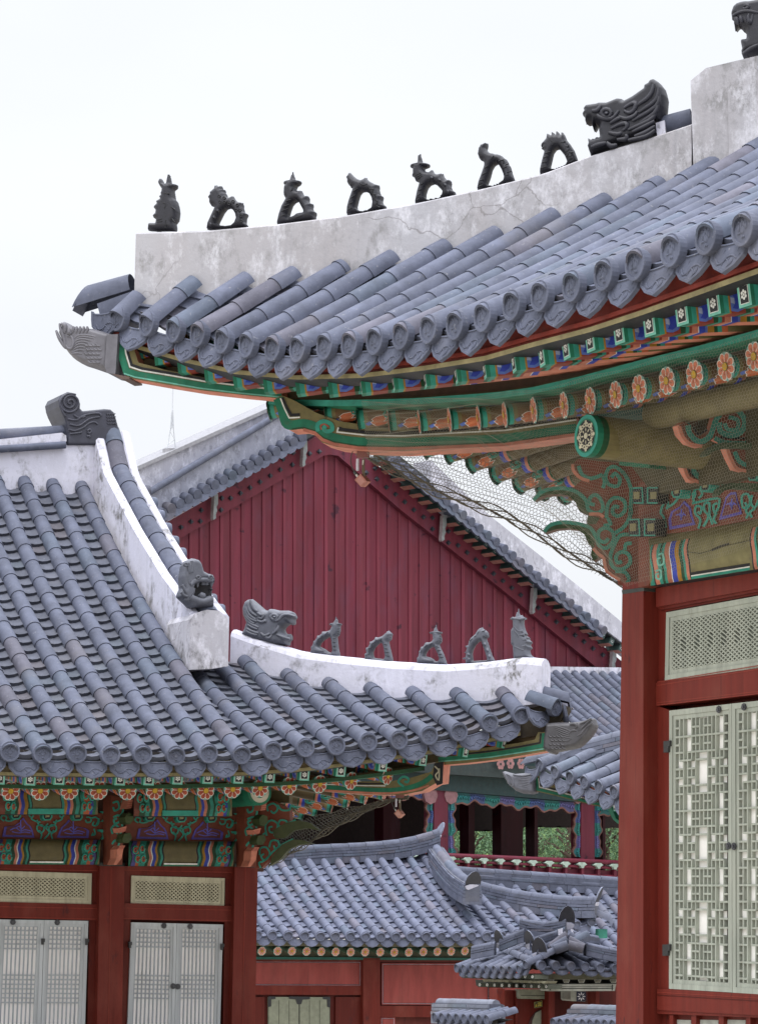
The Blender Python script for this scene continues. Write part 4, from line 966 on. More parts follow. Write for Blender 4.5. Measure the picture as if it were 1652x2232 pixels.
# lower roof under the gable
wr = MB(); PW = PG.shift(0.9)
wr.prism([PW.h(*p) for p in [(1000, 1448), (1181, 1452.6), (1352, 1455), (1420, 1457), (1420, 1482), (1352, 1478), (1181, 1476), (1000, 1470)]], -PG.n * 0.4); wr.build('gable_foot_ridge', M_PLL, pav)
rws = []
for i in range(13):
    px = 1190.5 + 20.3 * (i - 3); T_ = PW.shift(0.05).h(px, 1468 + 0.02 * (px - 1190)); rws.append(row_from_slope(T_, nG, 5.2, 0.745, 0.5, 0.03))
roof_mesh(rws, uG, 0.10, 0.36, 0.3, 'lower_roof', pav, dep=0.08, lip=0.03)
# open upper floor
PF2 = PG.shift(3.6)
c4 = crop(1600, 2300, 2.065)
low = MB()
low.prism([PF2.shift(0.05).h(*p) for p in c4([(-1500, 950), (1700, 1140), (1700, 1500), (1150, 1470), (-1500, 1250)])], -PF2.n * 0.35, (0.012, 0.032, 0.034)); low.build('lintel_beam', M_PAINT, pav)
fl = MB()
for x, y in c4([(580, 1180), (655, 1175), (737, 1177)]):
    p = PF2.shift(0.4).h(x, y)
    for j in range(6):
        a = j * 1.047; c = p + uG * (.075 * math.cos(a)) + Z * (.075 * math.sin(a)); fl.poly([c + uG * (.05 * math.cos(t)) + Z * (.05 * math.sin(t)) for t in (0.785 * i for i in range(8))], (0.26, 0.13, 0.13))
fl.build('rafter_flowers', M_PAINT, pav)
def wavy(m, pts, wd, cols, nrm, sgn):
    """carved hanging frieze: coloured cells with a scalloped lower edge"""
    for i in range(len(pts) - 1):
        a, b = V(pts[i]), V(pts[i + 1]); t = (b - a).normalized(); s_ = t.cross(nrm).normalized() * sgn
        c = cols[(i // 6) % len(cols)]; wf = lambda q: wd * (0.72 + 0.16 * math.sin(q * .55) + 0.12 * math.sin(q * 1.25 + 1)); w0 = wf(i); w1 = wf(i + 1)
        m.prism([a, b, b + s_ * w1, a + s_ * w0], -nrm * 0.05, c)
        m.prism([a + s_ * w0 + nrm * .003, b + s_ * w1 + nrm * .003, b + s_ * (w1 + .035), a + s_ * (w0 + .035)], -nrm * 0.05, (0.14, 0.06, 0.05))
        m.tube([lerp(a, b, .1) + s_ * w0 * .3 + nrm * .01, lerp(a, b, .5) + s_ * w0 * .62 + nrm * .01, lerp(a, b, .9) + s_ * w1 * .3 + nrm * .01], 0.018, 5, tuple(min(1, q * 2.0) for q in c))
FRZ = [(0.016, 0.10, 0.105), (0.035, 0.055, 0.14), (0.018, 0.105, 0.095), (0.065, 0.06, 0.15)]
def along(P_, p0, p1, n): return [P_.h(p0[0] + (p1[0] - p0[0]) * i / n, p0[1] + (p1[1] - p0[1]) * i / n) for i in range(n + 1)]
for xa, xb in ((65, 170), (1205, 1305)):
    m = MB(); m.prism([PF2.h(*p) for p in c4([(xa, 1350), (xb, 1350), (xb + 3, 2100), (xa - 3, 2100)])], -PF2.n * 0.32, (0.85, .8, .9)); m.build('column', M_BOARD, pav)
    fz = MB()
    for xs, sg in ((xa - 4, 1), (xb + 4, -1)):
        p = along(PF2.shift(-0.05), *c4([(xs, 1440), (xs, 1900)]), 28); q = (p[1] - p[0]).cross(PF2.n); s_ = 1 if (q.dot(uG) > 0) == (sg < 0) else -1
        wavy(fz, p, 0.24, FRZ, PF2.n, s_)
        c = PF2.shift(0.02).h(*c4([(xs - sg * 22, 1420)])[0]); fz.tube([c, c - PF2.n * 0.1], 0.2, 8, (0.22, 0.11, 0.12))
    fz.build('carved_frieze', M_PAINT, pav)
for p0, p1, n in (((225, 1398), (1150, 1478), 48), ((-1200, 1275), (30, 1385), 60), ((1330, 1490), (1600, 1520), 16)):
    fz = MB(); p = along(PF2.shift(-0.05), *c4([p0, p1]), n); q = (p[1] - p[0]).cross(PF2.n); wavy(fz, p, 0.26, FRZ, PF2.n, 1 if q.z < 0 else -1); fz.build('lintel_frieze', M_PAINT, pav)
# interior: floor, ceiling, inner columns, inner frieze dropped at left as a dark sheet for shade; open to the trees beyond
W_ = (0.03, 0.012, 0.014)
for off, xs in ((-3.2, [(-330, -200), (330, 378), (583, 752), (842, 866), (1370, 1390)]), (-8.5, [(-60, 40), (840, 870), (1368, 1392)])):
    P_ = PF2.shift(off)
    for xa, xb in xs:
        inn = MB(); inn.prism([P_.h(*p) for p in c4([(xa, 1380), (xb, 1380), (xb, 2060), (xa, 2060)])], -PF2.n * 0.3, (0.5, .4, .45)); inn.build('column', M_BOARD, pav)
P_ = PF2.shift(-4.5); edge = []
for i in range(180):
    x = -1500 + 18 * i; yb = (1990 if x < -40 else 1690 if x < 760 else 1655) + 0.01 * x + 9 * math.sin(x * 0.09) * abs(math.sin(x * 0.023))
    edge.append((x, yb))
cl = MB(); cl.prism([P_.h(*p) for p in c4([(-1500, 1150), (1730, 1350)] + edge[::-1])], -PF2.n * 0.3, W_); cl.build('frieze_and_shade_sheet', M_PAINT, pav)
zc = PF2.h(*c4([(600, 1400)])[0]).z
z_f = PF2.h(*c4([(700, 2040)])[0]).z
fo = MB()
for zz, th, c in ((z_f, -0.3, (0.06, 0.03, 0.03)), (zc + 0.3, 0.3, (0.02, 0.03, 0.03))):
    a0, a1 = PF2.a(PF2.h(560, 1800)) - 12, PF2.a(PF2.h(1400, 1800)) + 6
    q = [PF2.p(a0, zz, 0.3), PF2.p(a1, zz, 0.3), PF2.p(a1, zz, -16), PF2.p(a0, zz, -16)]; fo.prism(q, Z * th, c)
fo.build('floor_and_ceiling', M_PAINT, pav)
# balustrade
bal = MB(); PBl = PF2.shift(0.5); RC = (0.9, .75, .85)
r0, r1 = c4([(-300, 1868), (1600, 1948)])
for dy, rad in ((0, 0.05), (44, 0.03), (118, 0.06)):
    k = dy * 0.2809; bal.tube([PBl.h(r0[0], r0[1] + k), PBl.h(r1[0], r1[1] + k)], rad, 8, RC)
balo = bal.build('balustrade', M_BOARD, pav)
pn = MB(); pn.prism([PBl.shift(-.06).h(*p) for p in c4([(-300, 1935), (1600, 2012), (1600, 2090), (-300, 2010)])], -PBl.n * 0.03, (0.8, .7, .8)); pn.build('rail_panel', M_BOARD, balo)
for i in range(-3, 11):
    x = 330 + 126.5 * i; y = 1919 + 0.044 * (x - 330) - 8
    m = MB(); m.prism([PBl.shift(.05).h(*p) for p in c4([(x - 9, y), (x + 9, y), (x + 10, y + 110), (x + 30, y + 122), (x + 26, y + 130), (x - 10, y + 130)])], -PBl.n * 0.1, RC); po = m.build('baluster', M_BOARD, balo)
    m = MB(); m.prism([PBl.shift(.09).h(*p) for p in c4([(x - 34, y + 8), (x - 16, y - 8), (x + 16, y - 8), (x + 34, y + 8), (x + 14, y + 20), (x + 8, y + 36), (x - 8, y + 36), (x - 14, y + 20)])], -PBl.n * 0.14, (0.30, 0.38, 0.33)); m.build('lotus_cap', M_PAINT, po)
lo_ = MB(); zb = PF2.h(*c4([(700, 2060)])[0]).z; a0 = PF2.a(PF2.h(560, 1800)) - 8; a1 = PF2.a(PF2.h(1400, 1800)) + 5
for i in range(9):
    a = a0 + (a1 - a0) * i / 8; c = PF2.p(a, 0, -1.0); lo_.box(V((c.x, c.y, (zb - .4 + GZ) / 2)), uG * 0.35, PF2.n * 0.35, Z * ((zb - .4 - GZ) / 2), (0.30, 0.29, 0.28))
lo_.build('stone_pillars', M_STONE, pav)

# lightning rod on the pavilion ridge
rod_p = PG.shift(0.2).h(375, 985); rod = thing('lightning_rod', rod_p, 'thin white lattice lightning rod standing on the far streaked ridge', 'lightning rod')
m = MB(); PR_ = PG.shift(0.2); b_ = PR_.h(374, 983)
for dx in (-0.1, 0.1): m.tube([b_ + uG * dx * 1.2, b_ + uG * dx * .4 + Z * 0.5, b_ + uG * dx * .12 + Z * 0.9], 0.012, 5, (0.45, 0.47, 0.5))
m.tube([b_ + uG * -.1 + Z * .12, b_ + uG * .08 + Z * .26, b_ + uG * -.05 + Z * .42, b_ + uG * .03 + Z * .6], 0.008, 4, (0.45, 0.47, 0.5))
m.tube([b_ + Z * 0.5, b_ + Z * 1.7], 0.013, 6, (0.5, 0.52, 0.56)); m.build('mast', M_NET, rod)
m = MB(); m.tube([b_ - Z * .05, b_ + Z * 0.03], 0.19, 10, (0.25, 0.25, 0.27)); m.build('base_plate', M_CLAY, rod)

# ================================================================== corner hall with the pale fish tile
PK_d = uR; _d = ray(1178, 1667); PKe = Plane(_d * (40.0 / _d.y), uR)
hallk = thing('palace_hall', (PKe.P.x + 3, PKe.P.y + 1, GZ), 'small tiled hall corner beside the right hall column, pale fish-head tile at its tip', 'building')
discK = [(1177.8, 1667.2), (1211, 1681.9), (1244.2, 1694.2), (1275, 1703.5), (1306.8, 1714.3), (1340, 1726), (1374, 1737)]
hK = (iR + uR).normalized(); PKh = Plane(PKe.h(1150, 1658), hK)
rowsK = mk_rows(discK, PKe, iR, [(PKh, [(1190, 1655), (1283, 1637), (1346, 1630), (1500, 1610)])], maxs=4)
roof_k = roof_mesh(rowsK, uR, 0.10, 0.42, 0.30, 'roof', hallk, dep=0.07, lip=0.03, base=(0.10, 0.11, 0.148))
meDK = end_disc_mesh(0.105, base=(0.095, 0.104, 0.142)); mePK = drip_mesh(0.36, 0.27, base=(0.095, 0.104, 0.142))
eave_ends(rowsK, nR, meDK, mePK, 0.36, roof_k)
layered_ridge('hip_ridge', [PKh.h(*p) for p in [(1205, 1644), (1240, 1620), (1300, 1604), (1360, 1590), (1420, 1575)]], hallk, PKh.n, 0.3, 3, 0.06, 0.10, 0.42, (0.115, 0.125, 0.165))
m = MB(); q0, q1 = PKh.h(1225, 1648), PKh.h(1150, 1664)
ax = (q1 - q0).normalized(); lt = ax.cross(Z).normalized()
m.grid([[p + lt * (math.cos(a) * .11) + Z * (math.sin(a) * .11) + ax * ((1 - math.sin(a)) * .10 if p is q1 else 0) for a in (math.pi * i / 8 for i in range(9))] for p in (q0, q1)], (0.10, 0.11, 0.145)); m.build('corner_tile', M_TILE, roof_k)
y_ = (Z - nR * 0.25).normalized(); x_ = y_.cross(nR).normalized()
place('drip_tile', mePK, frame(PKe.shift(.03).h(1160, 1669), x_, y_, x_.cross(y_)), roof_k)
# ================================================================== long hall roof in the middle distance
uM, nM, iM = uL, nL, iL
_d = ray(593, 2038); PMe = Plane(_d * (46.0 / _d.y), uM)
hallm = thing('service_hall', (PMe.P.x + 4, PMe.P.y + 3, GZ), 'long low hall with grey tiles and red panel walls, between the two big halls', 'building')
c8 = crop(900, 3000, 1.10133); c7 = crop(1700, 3200, 2.36)
discM = c8([(10, 563), (72, 564)]) + c8([(135,565),(200,567),(268,568),(333,570),(395,570),(457,570),(520,572),(583,572),(645,572),(708,570),(770,570),(832,570),(895,570),(957,568),(1020,570)]) + [(1092, 2039), (1125, 2036), (1158, 2033), (1190, 2028), (1222, 2022), (1255, 2015), (1288, 2008)]
PMr = Plane(PMe.P + iM * 2.5, uM)
hM = (iM - uM).normalized(); CM = PMe.h(1305, 2006); PMh = Plane(CM, hM)
topsM = [(PMr, [(540, 1866), (700, 1865), (860, 1862), (938, 1860)]), (PMh, [(1041, 1938), (1096, 1958.7), (1154, 1972), (1222.5, 1983.4), (1291, 1988)])]
rowsM = mk_rows(discM, PMe, iM, topsM, maxs=3.2)
MB_ = (0.100, 0.110, 0.158)
meDM = end_disc_mesh(0.088, relief=False, base=MB_); mePM = drip_mesh(0.27, 0.165, base=MB_, point=0.8, arc=0.04, relief=False)
roof_m = roof_mesh(rowsM, uM, 0.076, 0.30, 0.19, 'roof', hallm, dep=0.075, lip=0.042, base=MB_)
eave_ends(rowsM, nM, meDM, mePM, 0.27, roof_m, -0.02)
print('ROWS M', [round((b - a).length, 3) for a, b in zip([r.E for r in rowsM], [r.E for r in rowsM][1:])], [round(r.L, 2) for r in rowsM])
P_ = PMr.shift(0.05)
layered_ridge('main_ridge', [P_.h(*p) for p in smooth_poly([(540, 1851), (601, 1848), (680, 1841), (785, 1836), (864, 1829), (925, 1816), (952, 1806)], 3)], hallm, P_.n, 0.3, 3, 0.05, 0.085, 0.34)
end_plate(P_.h(955, 1820), uM, 0.26, 0.24, hallm, 0.5, (0.14, 0.15, 0.19))
Ggm = PMr.h(948, 1830); PGm = Plane(Ggm + nM * 0.1, iM)
PGx = Plane(P_.h(948, 1830), V((1, 0, 0)))
pts = smooth_poly([(949, 1836), (960, 1852), (985.5, 1884), (1008, 1904), (1030, 1917)], 4)
g3_ = []
for i, p in enumerate(pts):
    f_ = i / (len(pts) - 1); q = PGx.shift(2.1 * f_).h(*p); g3_.append(q)
layered_ridge('gable_ridge', g3_, hallm, V((1, 0.3, 0)).normalized(), 0.34, 4, 0.055, 0.085, 0.34)
end_plate(g3_[-1] - Z * 0.10, nM, 0.26, 0.30, hallm, 0.4)
hp = [PMh.shift(0.1).h(*p) for p in smooth_poly([(1036, 1917), (1101, 1934), (1180, 1947), (1259, 1954), (1300, 1953)], 3)]
layered_ridge('hip_ridge', hp, hallm, PMh.n, 0.3, 3, 0.055, 0.085, 0.34)
end_plate(hp[-1] - Z * 0.12, -hM, 0.3, 0.24, hallm, 0.4)
m = MB(); q0, q1 = PMh.h(1290, 1990), PMh.h(1330, 2008); lt = (q1 - q0).cross(Z).normalized()
m.grid([[p + lt * (math.cos(a) * .11) + Z * (math.sin(a) * .11) for a in (math.pi * i / 8 for i in range(9))] for p in (q0, q1, q1 + (q1 - q0).normalized() * .05 - Z * .12)], tint()); m.build('corner_tile', M_TILE, roof_m)
m = MB(); q = PMh.h(1310, 2035); m.box(q, -hM * 0.08, nM * .05, Z * 0.08, (0.03, 0.16, 0.12)); m.build('corner_beam', M_PAINT, hallm)
# wall of the hall: soffit, flower rafters, beams, panels, columns, door
PMw = PMe.shift(-0.9); OL = (0.11, 0.10, 0.055)
m = MB(); P_ = PMe.shift(-0.12)
m.prism([P_.h(*p) for p in c8([(-60, 592), (960, 598), (1150, 596), (1150, 612), (960, 616), (-60, 610)])], -P_.n * 0.5, (0.13, 0.12, 0.075)); m.build('eave_board', M_PAINT, hallm)
m = MB(); m.prism([PMw.shift(.1).h(*p) for p in c8([(-60, 600), (1300, 610), (1300, 668), (-60, 664)])], -P_.n * 0.3, (0.06, 0.06, 0.035)); m.build('purlin', M_PAINT, hallm)
m = MB(); m.prism([PMw.shift(.14).h(*p) for p in c8([(-60, 655), (1300, 662), (1300, 672), (-60, 666)])], -P_.n * 0.3, (0.02, 0.10, 0.08)); m.build('purlin_stripe', M_PAINT, hallm)
def flower_mesh(r, length, petals=8, oc=(0.50, 0.17, 0.10), wc=(0.62, 0.62, 0.55), tc=(0.15, 0.33, 0.29), yc=(0.45, 0.27, 0.02), log=(0.05, 0.09, 0.06), rings=(), name='rafter'):
    """round rafter along -z with a painted flower on its end, facing +z"""
    mb = MB(); n = petals * 6
    lr = r * 0.80
    xs = [0.0]; cs = []
    for L_, c in rings: xs.append(xs[-1] + L_); cs.append(c)
    xs.append(length); cs.append(log)
    mb.grid([[V((lr * math.cos(t), lr * math.sin(t), -x)) for t in (2 * math.pi * i / 16 for i in range(16))] for x in xs], log, True, True, lambda j, i: cs[j])
    def fl(rad, dep, col, z, ph=0.0, sharp=1.0):
        o = []
        for i in range(n):
            t = 2 * math.pi * i / n; q = abs(math.sin((t * petals + ph) / 2)) ** sharp; o.append(V((rad * (1 - dep + dep * q) * math.cos(t), rad * (1 - dep + dep * q) * math.sin(t), z)))
        mb.poly(o, col)
    mb.poly([V((r * .92 * math.cos(t), r * .92 * math.sin(t), -0.012)) for t in (2 * math.pi * i / 24 for i in range(24))], (0.02, 0.05, 0.045))
    fl(r * 1.02, 0.20, tc, 0.000, math.pi, 0.8); fl(r * 1.0, 0.24, wc, 0.003, 0, 0.7); fl(r * 0.92, 0.30, oc, 0.006, 0, 0.7)
    for i in range(petals):
        t = math.pi * (2 * i + 1) / petals; d = V((math.cos(t), math.sin(t), 0)); e_ = V((-d.y, d.x, 0))
        mb.poly([d * (r * .3) + Z * 0.008, d * (r * .52) + e_ * (r * .05) + Z * 0.008, d * (r * .68) + Z * 0.008, d * (r * .52) - e_ * (r * .05) + Z * 0.008], tuple(x * 0.5 for x in oc))
        t = 2 * math.pi * i / petals; d = V((math.cos(t), math.sin(t), 0)); e_ = V((-d.y, d.x, 0))
        mb.poly([d * (r * .34) + e_ * (r * .02) + Z * .008, d * (r * .70) + e_ * (r * .022) + Z * .008, d * (r * .70) - e_ * (r * .022) + Z * .008, d * (r * .34) - e_ * (r * .02) + Z * .008], wc)
    mb.poly([V((r * .32 * math.cos(t), r * .32 * math.sin(t), 0.010)) for t in (2 * math.pi * i / 16 for i in range(16))], tuple(x * 0.35 for x in yc))
    mb.poly([V((r * .27 * math.cos(t), r * .27 * math.sin(t), 0.013)) for t in (2 * math.pi * i / 16 for i in range(16))], yc)
    me = mb.mesh(name); me.materials.append(M_PAINT); return me
meFM = flower_mesh(0.075, 0.7, oc=(0.60, 0.24, 0.17))
for x, y in c8([(35, 632), (93, 632), (158, 632), (217, 632), (278, 633), (338, 634), (398, 635), (460, 636), (520, 636), (582, 636), (640, 637), (700, 637), (760, 635), (818, 634), (875, 633), (932, 632), (992, 632)]):
    p = PMe.shift(-0.30).h(x, y); z_ = (nM - Z * 0.2).normalized(); x_ = Z.cross(z_).normalized(); place('rafter', meFM, frame(p, x_, z_.cross(x_), z_), hallm)
wal = MB(); PW_ = PMw; RD = (0.85, .85, .85)
wal.prism([PW_.h(*p) for p in c8([(-60, 664), (1400, 670), (1400, 1150), (-60, 1150)])], -PW_.n * 0.25, (0.55, .62, .75)); wall_m = wal.build('wall', M_RED, hallm)
def slab(pts, off, th, col, name, mt, par, P_=PMw):
    m = MB(); m.prism([P_.shift(off).h(*p) for p in pts], -P_.n * th, col); return m.build(name, mt, par)
rect = lambda a, b, c, d: [(a, b), (c, b + (c - a) * .003), (c, d + (c - a) * .003), (a, d)]
slab(c8(rect(-60, 664, 1400, 676)), 0.09, 0.1, (0.6, .6, .6), 'beam', M_RED, hallm)
slab(c8(rect(-60, 775, 512, 812)), 0.08, 0.1, (0.85, .8, .8), 'beam', M_RED, hallm)
slab(c8(rect(580, 858, 1300, 905)), 0.08, 0.1, (0.85, .8, .8), 'beam', M_RED, hallm)
for a, b in ((512, 582), (1040, 1085)): slab(c8(rect(a, 660, b, 1150)), 0.14, 0.15, (0.8, .75, .75), 'column', M_RED, hallm)
M_PANEL = m_wood('pale_red_panels', (0.215, 0.052, 0.046), (7, 7, 1.5), (0.1, 0.03, 0.03), (0.28, 0.10, 0.085), False)
for a, b, c, d in ((-60, 676, 500, 772), (592, 686, 1030, 850), (588, 910, 640, 960), (1092, 690, 1400, 850)):
    p = slab(c8(rect(a - 4, b - 4, c + 4, d + 4)), 0.05, 0.02, (1.15, 1.0, 1.0), 'wall_panel', M_PANEL, wall_m)
    slab(c8(rect(a, b, c, d)), 0.0525, 0.004, (2.2, 7, 9), 'panel_line', M_PANEL, p); slab(c8(rect(a + 1.5, b + 1.5, c - 1.5, d - 1.5)), 0.0550, 0.004, (0.08, .3, .4), 'panel_line', M_PANEL, p); slab(c8(rect(a + 3.5, b + 3.5, c - 3.5, d - 3.5)), 0.0575, 0.004, (1.15, 1.0, 1.0), 'panel_field', M_PANEL, p)
for a, c in ((66, 104), (398, 505)): slab(c8(rect(a, 822, c, 1100)), 0.05, 0.05, (0.62, .6, .6), 'wall_panel', M_RED, wall_m)
dr = slab(c8(rect(122, 822, 374, 1150)), 0.06, 0.06, (0.20, 0.21, 0.155), 'door', M_STONE, hallm)
for i in range(1, 7):
    if i != 3: slab(c8(rect(122 + i * 42 - 1, 836, 122 + i * 42 + 1.2, 1150)), 0.0625, 0.004, (0.07, 0.07, 0.05), 'door_joint', M_STONE, dr)
slab(c8(rect(246, 822, 250, 1150)), 0.064, 0.006, (0.03, .03, .025), 'door_gap', M_STONE, dr)
for pts in ([(120, 820), (150, 820), (150, 830), (132, 832), (132, 860), (120, 864)], [(206, 820), (292, 821), (292, 831), (262, 833), (256, 852), (240, 852), (234, 832), (206, 830)], [(346, 821), (376, 821), (376, 866), (364, 862), (363, 832), (346, 831)]):
    slab(c8(pts), 0.07, 0.01, (0.02, 0.02, 0.022), 'metal_corner', M_CLAY, dr)

# ================================================================== second hall roof behind
PM2 = Plane(ray(1180, 1928) * (51.0 / ray(1180, 1928).y), uM)
hall2 = thing('service_hall', (PM2.P.x, PM2.P.y, GZ), 'grey tiled roof ridge just below the pavilion railing, behind the nearer hip ridge', 'building')
rows2 = []
for i in range(-1, 17):
    px = 1080 + 31.6 * i; rows2.append(row_from_slope(PM2.h(px, 1921.8 + 0.056 * (px - 1080)), nM, 2.1, 1.12))
roof_2 = roof_mesh(rows2, uM, 0.08, 0.3, 0.17, 'roof', hall2, dep=0.07, lip=0.035, base=MB_)
P_ = PM2.shift(0.06)
layered_ridge('main_ridge', [P_.h(*p) for p in [(985, 1887), (1100, 1895), (1220, 1903), (1345, 1911), (1480, 1919)]], hall2, P_.n, 0.3, 2, 0.06, 0.09, 0.36)
m = MB(); m.tube([PM2.shift(.12).h(985, 1909), PM2.shift(.12).h(1480, 1940)], 0.09, 8, tint()); m.build('ridge_foot_tiles', M_TILE, hall2)
m = MB(); a0 = PM2.a(PM2.h(1000, 1950)); m.box(PM2.p(a0 + 4, (GZ + 0.1) / 2 - .2, 0.9), uM * 6, nM * 0.2, Z * ((0.1 - GZ) / 2 - .2), (.8, .8, .8)); m.build('wall', M_RED, hall2)

# ================================================================== small gatehouse
gate = thing('gatehouse', (2.6, 42.5, GZ), 'small gatehouse with a two-tier bracketed tile roof beside the right hall column', 'gatehouse')
CT = ray(1155.7, 2108) ; CT = CT * (41.5 / CT.y)
PTl = Plane(CT, uR); PTr = Plane(CT, uM)
dl = c7([(45, 1032), (110, 1036), (180, 1040), (245, 1042), (315, 1044), (382, 1046), (452, 1047), (523, 1049), (598, 1040), (655, 1000)]); dr_ = c7([(785,1010),(910,1012),(1045,1018),(1170,1022),(1305,1030),(1440,1036),(1570, 1042)])
PTl2 = PTl.shift(-1.05); PTr2 = PTr.shift(-0.95)
rtl = mk_rows(dl, PTl, iR, [(PTl2, c7([(130, 905), (330, 860), (480, 830), (640, 800), (760, 790), (850, 780)]))], maxs=2)
rtr = mk_rows(dr_, PTr, iM, [(PTr2, c7([(760, 880), (900, 872), (1020, 868), (1150, 862), (1310, 905), (1440, 935), (1560, 960)]))], maxs=2)
meDT = end_disc_mesh(0.072, relief=False); mePT = drip_mesh(0.26, 0.12, point=0.8, arc=0.04, relief=False)
rt1 = roof_mesh(rtl, uR, 0.070, 0.30, 0.2, 'roof', gate); rt2 = roof_mesh(rtr, uM, 0.070, 0.30, 0.16, 'roof', gate, dep=0.05, lip=0.024)
eave_ends(rtl, nR, meDT, mePT, 0.26, rt1, -0.02); eave_ends(rtr, nM, meDT, mePT, 0.26, rt2, -0.02)
def rid(name, pts, off0, off1, wid=0.2, layers=2, n=V((0, 1, 0)), plate=None, pd=None, ps=0.24):
    P0 = Plane(CT, V((1, 0, 0))); q = smooth_poly(c7(pts), 3); k = len(q) - 1
    p3 = [P0.shift(off0 + (off1 - off0) * i / k).h(*p) for i, p in enumerate(q)]
    layered_ridge(name, p3, gate, n, wid * .75, layers, 0.036, 0.052, 0.27)
    if plate is not None: end_plate(p3[plate] - Z * 0.09, pd, ps * .95, ps * .85, gate, 0.35)
rid('main_ridge', [(600, 585), (680, 612), (780, 625), (880, 618), (960, 600), (1010, 585)], -1.5, -1.3, 0.22, 3, V((0.3, 1, 0)).normalized(), -1, V((0.15, -1, 0)), 0.30)
rid('gable_ridge', [(1000, 665), (930, 695), (840, 722), (740, 752), (690, 772)], -1.2, -0.9, 0.2, 2, V((0.3, 1, 0)).normalized(), -1, V((-0.75, -.65, 0)), 0.24)
rid('gable_ridge', [(1060, 690), (1150, 728), (1250, 752), (1290, 745)], -1.2, -0.9, 0.2, 2, V((-0.3, 1, 0)).normalized())
rid('hip_ridge', [(1000, 735), (930, 765), (860, 800), (800, 830), (770, 850)], -0.9, -0.25, 0.2, 2, V((0.7, .7, 0)), -1, V((-0.31, -0.95, 0)), 0.27)
rid('hip_ridge', [(640, 680), (560, 705), (480, 735), (420, 765)], -1.3, -1.5, 0.2, 2, V((0.3, 1, 0)).normalized(), -1, V((-0.75, -.65, 0)), 0.24)
rid('hip_ridge', [(380, 795), (300, 808), (220, 830), (170, 835)], -1.4, -1.6, 0.2, 2, V((0.3, 1, 0)).normalized())
rid('hip_ridge', [(1170, 800), (1260, 822), (1350, 840), (1450, 858), (1560, 880)], -0.7, -0.7, 0.2, 2, V((-0.3, 1, 0)).normalized())
m = MB(); P_ = Plane(CT, V((1, 0, 0)))
for k in range(3):
    q = [P_.shift(-.55 + .12 * k).h(*p) for p in c7([(860 + 22 * k, 862 + 4 * k), (1022, 740 + 44 * k), (1150 + 4 * k, 850 + 6 * k)])]
    m.tube([q[0], q[1]], 0.075, 8, tint()); m.tube([q[1], q[2]], 0.075, 8, tint())
m.build('gable_tiles', M_TILE, rt2)
m = MB()
for q in ([(935, 690), (975, 680), (975, 735), (940, 742)], [(1050, 690), (1068, 690), (1070, 735), (1052, 728)]): m.prism([P_.shift(-0.85).h(*p) for p in c7(q)], V((0, 0.1, 0)), (1, 1, 1))
m.build('mortar', M_PLL, rt2)
# bracket tiers under the gatehouse eave
DK = (0.03, 0.042, 0.032); PL_ = PTl.shift(-0.18)
def gs(pts, P_, off, th, col, name, mt, par=None): return slab(c7(pts), off, th, col, name, mt, par or gate, P_)
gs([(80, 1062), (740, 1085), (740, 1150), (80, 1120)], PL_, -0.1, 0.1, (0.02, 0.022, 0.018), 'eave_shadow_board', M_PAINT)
PLb = PTl.shift(-0.45)
gs([(200, 1135), (850, 1160), (850, 1215), (210, 1190)], PLb, -0.06, 0.1, (0.025, 0.027, 0.022), 'bracket_board', M_PAINT)
def flower_block(P_, x, y, w_, h_, par):
    m = MB(); P1 = P_.shift(0.10)
    m.prism([P1.h(*p) for p in c7([(x - w_, y - h_), (x + w_, y - h_ + 1), (x + w_, y + h_ + 1), (x - w_, y + h_)])], -P_.n * 0.25, DK, (0.10, 0.11, 0.085))
    for j in range(5):
        a = j * 1.2566; c = c7([(x + 7 * math.cos(a), y + 9 * math.sin(a))])[0]
        m.poly([P_.shift(0.104).h(c[0] + 1.25 * math.cos(t), c[1] + 1.5 * math.sin(t)) for t in (1.047 * i for i in range(6))], (0.5, 0.5, 0.46))
    return m.build('rafter_end', M_PAINT, par)
for i in range(10): flower_block(PL_, 122 + 65 * i, 1092 + 2.0 * i, 15, 20, gate)
for i in range(10): flower_block(PLb, 240 + 65.5 * i, 1180 + 2 * i, 15, 20, gate)
for i in range(9):
    m = MB(); x, y = 285 + 65 * i, 1140 + 2 * i
    m.prism([PL_.shift(0.02).h(*p) for p in c7([(x - 24, y - 8), (x + 24, y - 8), (x + 10, y + 14), (x - 10, y + 14)])], -PL_.n * 0.2, (0.17, 0.165, 0.11)); m.build('bracket', M_PAINT, gate)
PRb = PTr.shift(-0.25); CRM = (0.34, 0.35, 0.30)
gs([(720, 1085), (1560, 1080), (1560, 1135), (730, 1135)], PTr.shift(-.2), 0, 0.3, (0.12, 0.12, 0.08), 'eave_board', M_PAINT)
gs([(720, 1128), (1560, 1128), (1560, 1180), (730, 1180)], PTr.shift(-.5), 0, 0.2, (0.02, 0.022, 0.018), 'eave_shadow_board', M_PAINT)
